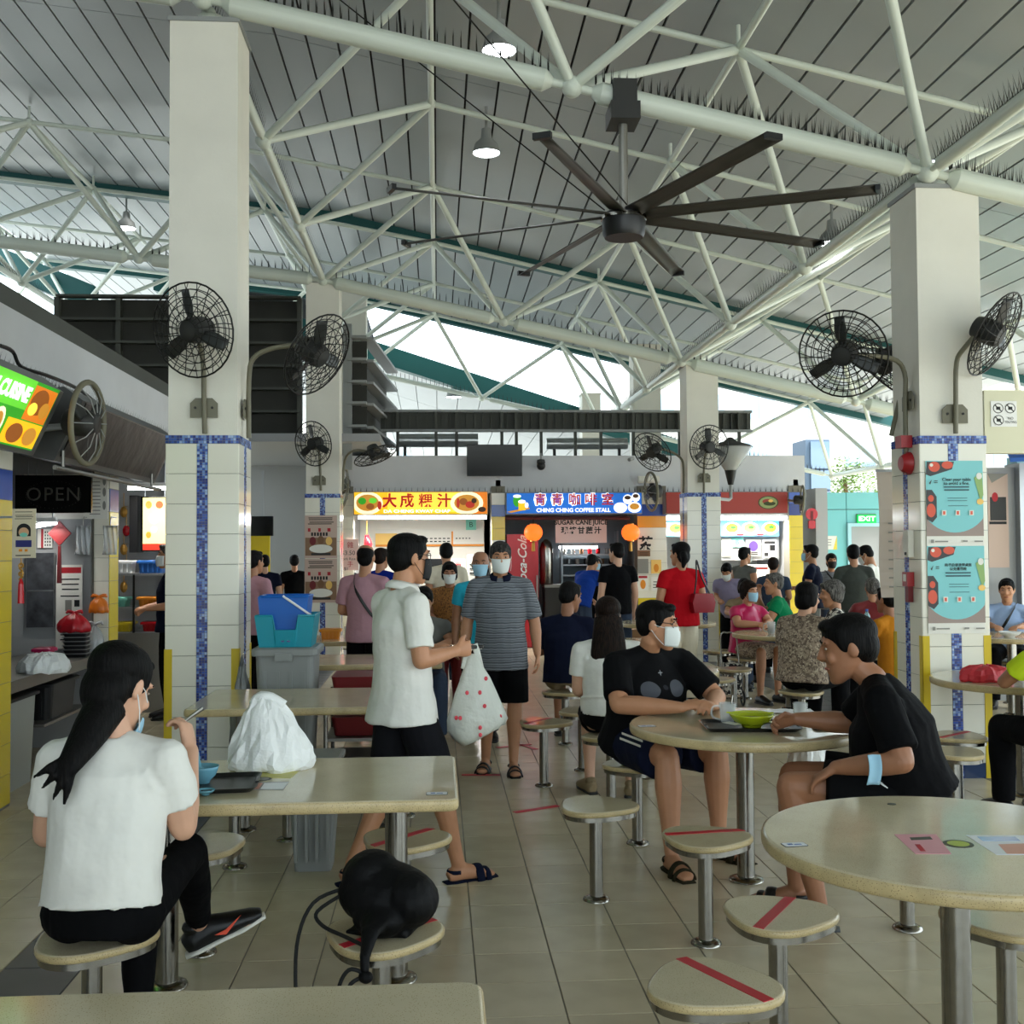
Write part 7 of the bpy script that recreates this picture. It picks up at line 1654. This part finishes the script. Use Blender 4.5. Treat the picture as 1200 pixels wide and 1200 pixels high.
# --- pen-like spoon in the young woman's hand
def wp(o, v): return o.matrix_world @ V(v)
a = wp(P1, (.105, .385, .985)); t = thing('steel_spoon', 'dark spoon held up by the young woman in white', 'spoon', a)
b = B(); b.tube([V((-.03, .0, -.02)), V((.01, .02, .01)), V((.045, .035, .035))], [.004, .006, .008], n=8); b.build('handle', 'steel_dull', t)
# --- black drawstring bag on the taped stool
pS = S[7][1]; t = thing('drawstring_bag', 'black drawstring backpack slumped on a taped stool', 'bag', (pS.x + .005, pS.y, SZ + .002), math.radians(-20))
b = B()
b.ell((0, .03, .10), (.155, .12, .10), nu=18, nv=12); b.ell((-.05, .03, .15), (.09, .09, .085), nu=14, nv=10); b.ell((.09, .0, .10), (.085, .09, .085), nu=14, nv=10); b.ell((.02, -.05, .055), (.09, .07, .055), nu=12, nv=8)
b.tube([V((.02, -.07, .065)), V((.03, -.165, .045)), V((.04, -.225, .0)), V((.045, -.235, -.04))], [(.06, .035), (.03, .022), (.014, .013), (.011, .011)], n=10); b.box((0, .02, .006), (.2, .16, .012))
obj('sack', fuse(b, 'sack', 'nylon', .007, 2, .02), t)
b = B(); b.ell((.046, -.237, -.05), (.022, .018, .018), nu=10, nv=8); b.build('gathered_neck', 'nylon', t, True)
for pts in ([(-.10, -.02, .12), (-.19, -.06, .06), (-.16, -.09, .03), (-.07, -.12, .014), (.02, -.19, .02)], [(-.12, .0, .12), (-.21, -.05, .08), (-.245, -.09, -.04), (-.235, -.11, -.25)], [(.04, -.235, -.04), (.0, -.25, -.03), (-.03, -.255, -.09), (-.03, -.255, -.22)], [(.04, -.235, -.05), (.0, -.255, -.08), (-.005, -.255, -.2)]):
    b = B(); b.tube(catmull(pts, 5), .006, n=7); b.build('drawcord', 'cord_black', t, True)
# --- the shared round table
p = gz(880, 853, TZ); tray(p.x, p.y + .01, -.12, 'black tray under the green bowl on the shared table', .44, .3)
q = gz(881, 853, TZ); bowl(q.x, q.y, TZ + .005, .105, .062, 'bowl_green', 'lime green bowl with chopsticks on the black tray', fill='soup')
b = B()
for s in (0, .012): b.cyl((-.11, .03 + s, .064), (.1, -.02 + s, .066), .003, n=6)
b.build('chopsticks', 'bowl_green', loc=(q.x, q.y, TZ + .005), label='pair of green chopsticks laid across the green bowl', cat='chopsticks')
q = gz(852, 848, TZ); t = tumbler(q.x + .01, q.y + .03, TZ, 'clear glass mug with a spoon beside the green bowl', .042, .095, 0, True, 'glass_mug'); b = B(); b.cyl((.01, 0, .012), (.03, .01, .13), .0035, n=6); b.ell((.008, 0, .016), (.014, .01, .006), nu=8, nv=5); b.build('spoon', 'steel', t)
q = gz(938, 848, TZ); tumbler(q.x, q.y, TZ, 'small glass of dark tea by the bare-faced man', .036, .1, .38)
q = gz(972, 855, TZ); t = thing('mobile_phone', 'black phone lying on the shared round table', 'phone', (q.x, q.y, TZ), -.1); b = B(); b.rings(rrect(.15, .072, .01), [(.001, 0), (0, .002), (0, .007), (.001, .008)]); b.build('body', 'phone_black', t); b = B(); b.prism(rrect(.142, .066, .008), .008, .0086); b.build('screen', 'screen_off', t)
for (px, py, w_, lab) in ((858, 853, .05, 'printed paper slip on the tray beside the mug'), (912, 852, .06, 'printed paper slip on the tray beside the green bowl')):
    q = gz(px, py, TZ); b = B(); b.box((0, 0, .0215), (w_, .09, .001)); b.build('paper_slip', 'paper', loc=(q.x, q.y, TZ), rz=.5, label=lab, cat='paper')
q = gz(925, 834, TZ); b = B(); b.sheet(lambda u, v: ((u - .5) * .26, (v - .5) * .12, .004 + .004 * math.sin(u * 9 + v * 4)), 10, 6, .002); b.build('paper_napkin', 'sticker_white', loc=(q.x, q.y, TZ), label='white paper napkin at the far rim of the shared table', cat='napkin')
takeaway('white plastic bag resting on the stool behind the shared table', (1.93, 5.75, SZ + .002), .24, .2, .2, 9)
# --- mask hanging from the bare-faced man's wrist
a = wp(P5, (-.30, .165, .645)); t = thing('hanging_mask', 'pale blue face mask hooked on a forearm', 'mask', a)
b = B(); b.sheet(lambda u, v: ((u - .5) * .05 + .01 * math.sin(v * 3), -.035 + .012 * math.cos((u - .5) * 3) - .01 * v, (v - .35) * .12), 6, 8, .003); b.build('mask_cloth', 'mask_blue', t, True)
b = B(); b.tube(catmull([V((.02, -.03, -.03)), V((.05, -.03, -.05)), V((.07, -.0, -.06)), V((.05, .03, -.04))], 4), .0018, n=5); b.build('ear_loop', 'strap', t)
# --- white polo man's phone, wallet and printed bag
a = wp(P2, (.125, .29, 1.14)); t = thing('wallet_phone', 'black folded phone case in the hands of the white polo man', 'phone', a, math.radians(P2F))
b = B(); b.rings(rrect(.09, .15, .012), [(.002, -.006), (0, -.003), (0, .008), (.002, .011)]); b.build('case', 'phone_black', t); b = B(); b.box((0, .0, -.008), (.07, .13, .004)); b.build('card_edge', 'paper', t)
a = wp(P2, (.16, .30, 1.11)); t = thing('carrier_bag', 'white carrier bag with red hearts held by the polo man', 'bag', a, math.radians(8)); t.scale = (.82, .82, .9)
prof = [(.02, .0), (.045, -.06), (.075, -.13), (.10, -.2), (.125, -.27), (.145, -.33), (.15, -.38), (.13, -.42), (.09, -.44)]
vs = []; n = 30
for li, (r, z) in enumerate(prof):
    for kq in range(n):
        an = 2 * PI * kq / n; cr = 1 + .07 * math.sin(5 * an + li) + .05 * math.sin(11 * an - li * 1.3); sx = .045 * (li / 8)
        vs.append((r * math.cos(an) * cr * 1.15 + sx, r * math.sin(an) * cr * .62, z + (.05 * math.cos(an) * (li / 8) ** 2)))
b = B(); b.add(vs, [(i * n + (q + 1) % n, i * n + q, (i + 1) * n + q, (i + 1) * n + (q + 1) % n) for i in range(len(prof) - 1) for q in range(n)] + [tuple(range(n)), tuple(range(len(prof) * n - 1, (len(prof) - 1) * n - 1, -1))]); b.build('sack', 'milky_bag', t, True)
for sx in (-1, 1): b = B(); b.tube(catmull([V((sx * .012, 0, .05)), V((sx * .03, 0, .0)), V((sx * .05, 0, -.08))], 4), [(.02, .004)] * 9, n=8); b.build('handle', 'milky_bag', t, True)
rq = random.Random(3)
for kq in range(9):
    li = rq.uniform(.35, .9); an = -PI / 2 + rq.uniform(-1.1, 1.1); i0 = li * 8; r = prof[int(i0)][0]; z = prof[int(i0)][1]
    b = B(); b.ell((r * 1.15 * math.cos(an) + .045 * li, r * .66 * math.sin(an), z), (.011, .006, .012), nu=8, nv=5); b.build('heart_print', 'coral_print', t)
# --- grey bin with crates
p = gz(337, 760, .98); t = thing('waste_bin', 'tall grey bin carrying the blue crates', 'bin', (gy(337, 800, 7.3).x, 7.35, 0))
zt = gy(337, 757, 7.3).z; wb = .37
b = B(); po = rrect(wb, .40, .04, 4); pi = [(x * .82, y * .82) for x, y in po]; b.prism(pi, .004, zt - .03, top=po); b.build('body', 'bin_grey', t)
b = B(); b.rings(rrect(wb + .05, .45, .05, 4), [(.004, zt - .05), (0, zt - .045), (0, zt - .01), (.02, zt)]); b.build('lid', 'bin_grey', t)
for k in range(4): b = B(); b.box((-.12 + .08 * k, -.19, zt * .5), (.018, .02, zt * .7)); b.build('rib', 'bin_grey', t)
b = B(); b.box((0, -.235, zt - .055), (.11, .02, .05)); b.build('handle', 'bin_grey', t)
def crate(label, c, w, d, h, mat, scoop=0, rz=0, tilt=0):
    t = thing('plastic_crate', label, 'crate', c, rz); t.rotation_euler = (0, tilt, rz); th = .012; tp = .86
    po = rrect(w, d, .03, 3); pi = [(x * tp, y * tp) for x, y in po]
    b = B(); b.prism(pi, 0, .012, top=[(x * 1.01, y * 1.01) for x, y in pi]); b.build('floor', mat, t)
    for (nm, sx, sy) in (('side', 1, 0), ('side', -1, 0), ('back', 0, 1), ('front', 0, -1)):
        def fn(u, v, sx=sx, sy=sy):
            kx = tp + (1 - tp) * v; hh = h
            if sy == -1 and scoop: hh = h * (1 - scoop * (1 if .28 < u < .72 else 0))
            return ((u - .5) * w * kx, sy * d / 2 * kx, v * hh) if sy else (sx * w / 2 * kx, (u - .5) * d * kx, v * hh)
        b = B(); b.sheet(fn, 25, 4, .008); b.build(nm + '_panel', mat, t)
    b = B(); R_ = rrect(w, d, .03, 3)
    if not scoop: b.tube([V((x, y, h)) for x, y in R_], .009, n=6, closed=True); b.build('rim', mat, t)
    else:
        b.tube([V((-w * .22, -d / 2, h)), V((-w / 2, -d / 2, h)), V((-w / 2, d / 2, h)), V((w / 2, d / 2, h)), V((w / 2, -d / 2, h)), V((w * .22, -d / 2, h))], .008, n=6); b.build('rim', mat, t)
        for s in (-.018, .018): b = B(); b.lathe([(.001, 0), (.012, 0), (.012, .004), (.001, .004)], 14, T=MX.Translation((s, -d / 2 * .89, h * .22)) @ MX.Rotation(PI / 2, 4, 'X')); b.build('vent_hole', 'blue_a', t)
    return t
bx, by = t.location.x, t.location.y
crate('teal crate with a scooped front on the grey bin', (bx, by, zt), .37, .33, .20, 'crate_teal', .45)
crate('deep blue crate nested in the teal crate', (bx - .015, by + .01, zt + .06), .31, .27, .26, 'crate_blue', tilt=.0)
b = B(); b.cyl((-.02, -.13, .265), (.17, -.12, .13), .008, n=8); b.build('ladle_handle', 'white_plastic', loc=(bx, by, zt + .06), label='white stick lying across the blue crate', cat='stick')
sack('bin_liner', 'grey clear plastic liner bunched beside the tall bin', (bx - .3, by + .02, .005), .16, .2, zt - .08, M('liner', '8E9290', .2, trans=.35, bump=(12, .8)), 6, .06, knot=False)
tub('low grey bin standing between the rectangular tables', (gz(370, 1013, 0).x, 5.74, .004), (.26, .26, .56), 'bin_grey', 'waste_bin', taper=.7)
# --- orange lunch box and utensils on the table behind the polo man
p = gz(393, 744, TZ); tub('orange lunch box with a lid on the table', (p.x, T5.location.y - .05, TZ), (.18, .14, .09), 'lunch_orange', 'lunch_box', lid='lunch_orange')
p = gz(369, 744, TZ); tub('maroon cutlery box beside the orange lunch box', (p.x, T5.location.y, TZ), (.12, .14, .11), 'maroon', 'cutlery_box')
tumbler(gz(411, 745, TZ).x, T5.location.y - .1, TZ, 'steel cup standing beside the orange lunch box', .035, .12, 0, name='steel_cup')
# --- red bundle, drinks and bottle
p = gz(1152, 806, TZ); sack('plastic_bag', 'red plastic bundle on the table beside the notice column', (3.42, 6.82, TZ), .33, .2, .10, 'red_cloth', 12, .05, knot=False, profile=((.9, 0), (1.0, .15), (1.0, .45), (.85, .75), (.55, .93), (.2, 1.0)))
tumbler(RT5.x - .22, RT5.y - .15, TZ, 'glass mug of dark coffee by the woman in magenta', .042, .12, .55, True, 'glass_mug')
b = thing('water_bottle', 'clear water bottle standing among the elderly diners', 'bottle', (RT8.x - .24, RT8.y - .1, TZ)); k = B(); k.lathe([(.03, 0), (.034, .01), (.034, .13), (.03, .16), (.013, .19), (.013, .205)], 18); k.build('body', M('bottle_blue', 'A8D4E4', .08, trans=.7), b, True); k = B(); k.lathe([(.015, .2), (.015, .222)], 12); k.build('cap', 'sticker_blue', b)
p = V((RT10.x - .12, RT10.y - .2)); bowl(p.x, p.y, TZ, .1, .05, 'white_plastic', 'white bowl of greens before the man in pale blue', fill='leaf_green')
tray(RT7.x, RT7.y, .1, 'wooden tray on the table next to the tiled column', .5, .34, TZ, 'wood')
# --- handbag of the woman in red
pr = gy(823, 706, 11.05); t = thing('handbag', 'glossy red handbag hanging at the woman in red', 'handbag', pr, .3)
b = B(); b.prism([(-.11, -.1), (.11, -.1), (.13, 0), (.1, .09), (-.1, .09), (-.13, 0)], -.04, .04, T=FY); b.build('body', M('bag_red', '8A0F1C', .25), t); b = B(); b.tube(catmull([V((-.09, 0, .08)), V((-.07, -.01, .25)), V((-.05, .02, .42)), V((.02, .04, .25)), V((.09, 0, .08))], 5), .009, n=6); b.build('strap', 'black_plastic', t)
# --- walking trolley near the woman in magenta
pt = gz(880, 820, 0); t = thing('walker_trolley', 'small wheeled shopping trolley under the magenta woman table', 'trolley', (2.95, 11.1, 0)); t.scale = (.72, .9, .9)
for sx in (-.14, .14):
    b = B(); b.tube([V((sx, .075 * math.cos(2 * PI * q / 20), .09 + .075 * math.sin(2 * PI * q / 20))) for q in range(20)], .014, n=7, closed=True); wo = b.build('wheel', 'rubber', t, True)
    b = B(); b.cyl((sx - .01, 0, .09), (sx + .01, 0, .09), .03, n=10); b.build('wheel_hub', 'steel_dull', wo)
    b = B(); b.tube(catmull([V((sx * .85, 0, .09)), V((sx * .85, .06, .3)), V((sx * .85, .16, .72)), V((sx * .5, .22, .8)), V((0, .22, .8))], 4), .011, n=7); b.build('side_tube', 'steel', t, True)
b = B(); b.cyl((-.16, 0, .09), (.16, 0, .09), .009, n=8); b.build('axle', 'steel', t)
b = B(); b.prism(rrect(.22, .18, .03), 0, .34, T=MX.Translation((0, .02, .14))); b.build('fabric_bag', 'cloth_mono', t)
# --- cartons by the coffee stall
for k, (px, y, w_, h_, lab) in enumerate(((757, 16.9, .5, .36, 'large brown carton at the foot of the tea pilaster'), (770, 16.4, .36, .26, 'smaller brown carton in front of the large one'))):
    x = gy(px, 700, y).x; t = thing('carton', lab, 'carton', (x, y, .004), .15 * k); b = B(); b.box((0, 0, h_ / 2), (w_, .4, h_)); b.build('box', 'carton', t); b = B(); b.box((0, 0, h_ + .001), (.05, .4, .002)); b.build('packing_tape', 'pale_orange', t)
    for s in (-1, 1): b = B(); b.box((s * (w_ / 2 + .06), 0, h_ - .02), (.13, .38, .006)); f = b.build('flap', 'carton', t)

# orange flash on the young woman's trainers
sh_ = [c for c in P1.children if c.name.startswith('shoe')]
fd = V((.93, .3, .42)).normalized(); fs_ = fd.cross(V((0, 0, 1))).normalized(); fu = fs_.cross(fd); an = V((.02, .735, .225))
b = B(); b.prism([(-.005, 0), (.03, -.016), (.1, .022), (.035, .0)], -.002, .002, T=plane_T(an + fd * .045 + fu * (-.042) + fs_ * .049, fd, fu)); b.build('shoe_flash', M('flash', 'E8563A', .5), P1)
b = B(); b.tube([an + fd * l + fu * (-.022 - .25 * (l - .05) + .0) + fs_ * (.03 * (-1) ** i) for i, l in enumerate((.03, .045, .06, .075, .09, .1))], .004, n=6); b.build('shoelace', 'charcoal', P1)

# steel dish trolley between the tables
t = thing('dish_trolley', 'steel dish trolley with red and black baskets behind the tables', 'trolley', (-.5, 7.5, 0))
for x in (-.22, .22):
    for y in (-.24, .24): b = B(); b.cyl((x, y, .06), (x, y, .66), .014, n=8); o = b.build('upright', 'steel', t); b = B(); b.lathe([(.03, -.012), (.03, .012)], 14, T=MX.Translation((x, y, .032)) @ MX.Rotation(PI / 2, 4, 'Y')); b.build('caster', 'rubber', o)
for z in (.12, .38, .64): b = B(); b.box((0, 0, z), (.46, .5, .02)); b.build('shelf', 'steel_dull', t)
for k, (z, m_) in enumerate(((.135, 'tub_black'), (.395, 'maroon'), (.655, 'maroon'))): b = B(); b.prism(rrect(.34, .36, .03), z, z + .12, top=rrect(.38, .4, .03)); b.build('basket', m_, t)
